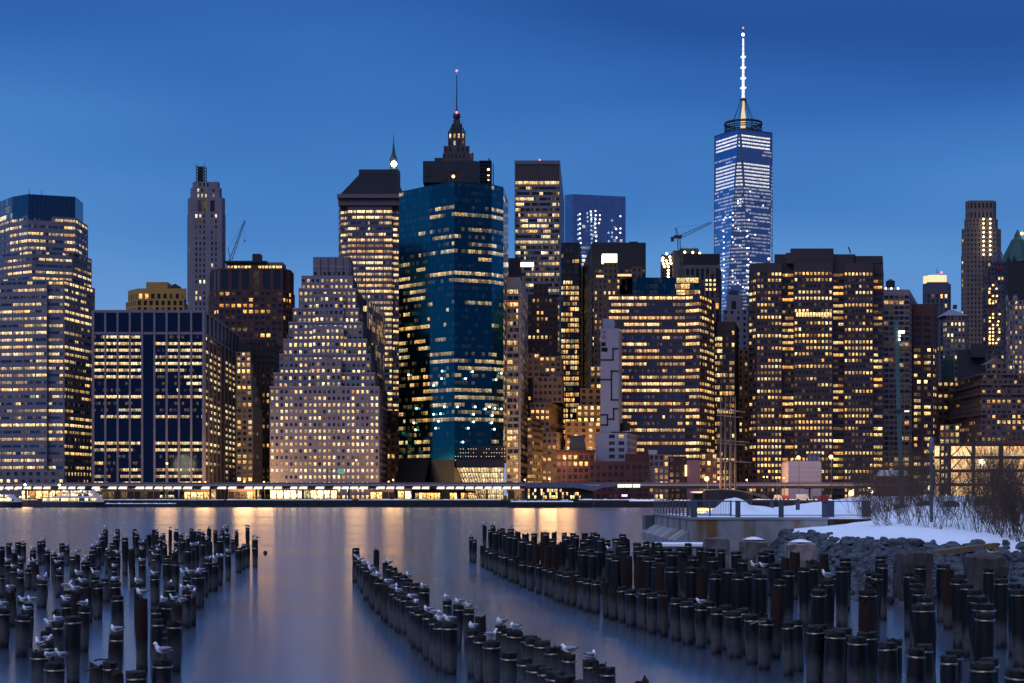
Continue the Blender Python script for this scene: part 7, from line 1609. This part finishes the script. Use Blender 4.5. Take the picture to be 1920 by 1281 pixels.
def gull(pose, seed):
    """one continuous body lofted along a bent spine, beak towards +X, feet at the origin"""
    spine = {  # (x, z, half width, half height)
        'stand': [(-.27, .165, .012, .006), (-.20, .170, .030, .014), (-.13, .168, .052, .040), (-.05, .158, .070, .066), (.04, .165, .074, .074), (.105, .195, .062, .064), (.135, .240, .042, .046), (.150, .285, .038, .040), (.168, .305, .034, .036), (.195, .300, .022, .022), (.215, .294, .010, .011), (.245, .284, .003, .004)],
        'rest': [(-.27, .110, .012, .006), (-.20, .108, .030, .014), (-.13, .100, .055, .045), (-.05, .090, .075, .072), (.04, .094, .080, .080), (.11, .115, .066, .066), (.145, .150, .046, .046), (.165, .180, .040, .040), (.185, .192, .034, .034), (.210, .188, .022, .022), (.230, .182, .010, .011), (.258, .174, .003, .004)],
        'tuck': [(-.27, .105, .012, .006), (-.20, .105, .032, .014), (-.13, .100, .058, .046), (-.05, .095, .080, .074), (.03, .102, .084, .082), (.09, .125, .072, .070), (.115, .160, .056, .050), (.118, .190, .044, .038), (.125, .205, .034, .028), (.140, .200, .020, .018), (.152, .192, .010, .010), (.168, .182, .003, .004)],
        'preen': [(-.26, .175, .012, .006), (-.20, .176, .030, .014), (-.13, .170, .052, .040), (-.05, .158, .070, .066), (.04, .160, .074, .074), (.10, .180, .060, .060), (.135, .200, .042, .042), (.160, .195, .038, .038), (.172, .175, .033, .033), (.172, .152, .021, .021), (.168, .135, .010, .010), (.160, .108, .003, .004)]}[pose]
    mb = MB(); n = 12; m = len(spine)
    for i, (x, z, w, h) in enumerate(spine):
        a, b = spine[max(0, i - 1)], spine[min(m - 1, i + 1)]; t = Vector((b[0] - a[0], 0, b[1] - a[1])).normalized(); up = Vector((-t.z, 0, t.x))
        for k in range(n):
            an = 2 * math.pi * k / n; q = Vector((x, 0, z)) + Vector((0, 1, 0)) * (w * math.cos(an)) + up * (h * math.sin(an)); mb.v.append(tuple(q))
    def add(f, mi): mb.f.append(f); mb.mi.append(mi); mb.win.append((0, 0, 0)); mb.uv.append([])
    for i in range(m - 1):
        for k in range(n):
            a = i * n + k; b = i * n + (k + 1) % n; top = k in (0, 1, 2, 3, 4, 5) and not (k in (0, 5) and i > 4)
            mi = 3 if i >= m - 2 else (1 if top and 1 <= i <= 4 else 0)
            if i == 0: mi = 0
            add((a, a + n, b + n, b), mi)
    add(tuple(range(n)), 0); add(tuple((m - 1) * n + k for k in range(n))[::-1], 3)
    # folded wings lying along the flanks, black tips crossing over the tail
    zb = spine[3][1]
    for s_ in (-1, 1):
        W = [(.085, zb + .035, .060), (.02, zb + .030, .074), (-.06, zb + .030, .072), (-.14, zb + .040, .050), (-.21, zb + .050, .026), (-.31, zb + .052, .010)]
        hh = (.012, .046, .050, .034, .018, .005); b0 = len(mb.v)
        for (x, z, y), h in zip(W, hh):
            for dy, dz in ((.0, h), (.014, .3 * h), (.010, -.8 * h), (-.020, -.5 * h), (-.024, .7 * h)): mb.v.append((x, s_ * (y + dy), z + dz))
        for i in range(5):
            for k in range(5):
                a = b0 + i * 5 + k; b = b0 + i * 5 + (k + 1) % 5; f = (a, a + 5, b + 5, b); add(f if s_ > 0 else f[::-1], 2 if i == 4 else 1)
        add(tuple(b0 + k for k in range(5)), 1); add(tuple(b0 + 25 + k for k in range(5)), 2)
    zl = .105 if pose in ('stand', 'preen') else .03
    for y in (-.026, .026):
        mb.tube([(.0, y, -.005), (.005, y, zl * .5), (-.008, y, zl + .02)], [.006, .005, .008], 5, mi=3); mb.face([(-.012, y - .004, .004), (.045, y - .022, .002), (.052, y, .002), (.045, y + .022, .002), (-.012, y + .004, .004)], 3)
        e = spine[8]; s_ = 1 if y > 0 else -1
        mb.lathe([(.0015, -.005), (.005, 0), (.0015, .005)], 6, (e[0] + .006, s_ * (e[2] - .003), e[1] + .008), mi=2)
    o = mb.build('seagull', [mat('gull_white', (.88, .88, .90), .7, var=.05, scale=20), mat('gull_grey', (.26, .275, .33), .75, var=.1, scale=20), mat('gull_black', (.03, .03, .035), .7), mat('gull_bill', (.30, .22, .10), .5)], smooth=True)
    return o
b_piles()
def b_sticks():
    for (x0, y0, x1, y1, d, lab) in ((178, 1238, 203, 1237, 37, 'upper bent rod jutting left from a near pile at the bottom left'), (162, 1259, 187, 1251, 36.6, 'lower bent rod jutting left from a near pile at the bottom left'), (191, 1135, 204, 1131, 52, 'short thin rod jutting from a pile in the left cluster'), (1406, 1170, 1436, 1165, 44.6, 'pale broken stick lying against low piles of the right front row')):
        r = MB(); a = Vector((PX(x0, d), d - .1, PZ(y0, d))); b = Vector((PX(x1, d), d, PZ(y1, d))); r.tube([a, a.lerp(b, .4) + Vector((0, 0, .02)), b], [.022, .02, .022], 6); o = r.build('rod', DARKM if x0 < 1000 else mat('pale_stick', (.2, .18, .16), .8), origin=tuple(b)); tag(o, lab, 'rod')
    d = 107; o = MB(); o.lathe([(.02, -.2), (.13, -.1), (.14, .04), (.1, .12), (.03, .15)], 12, (0, 0, 0)); q = o.build('buoy', DARKM, smooth=True); q.location = (PX(497.5, d), d, PZ(1037, d)); tag(q, 'small dark float alone on the water right of the left cluster', 'buoy')
b_sticks()
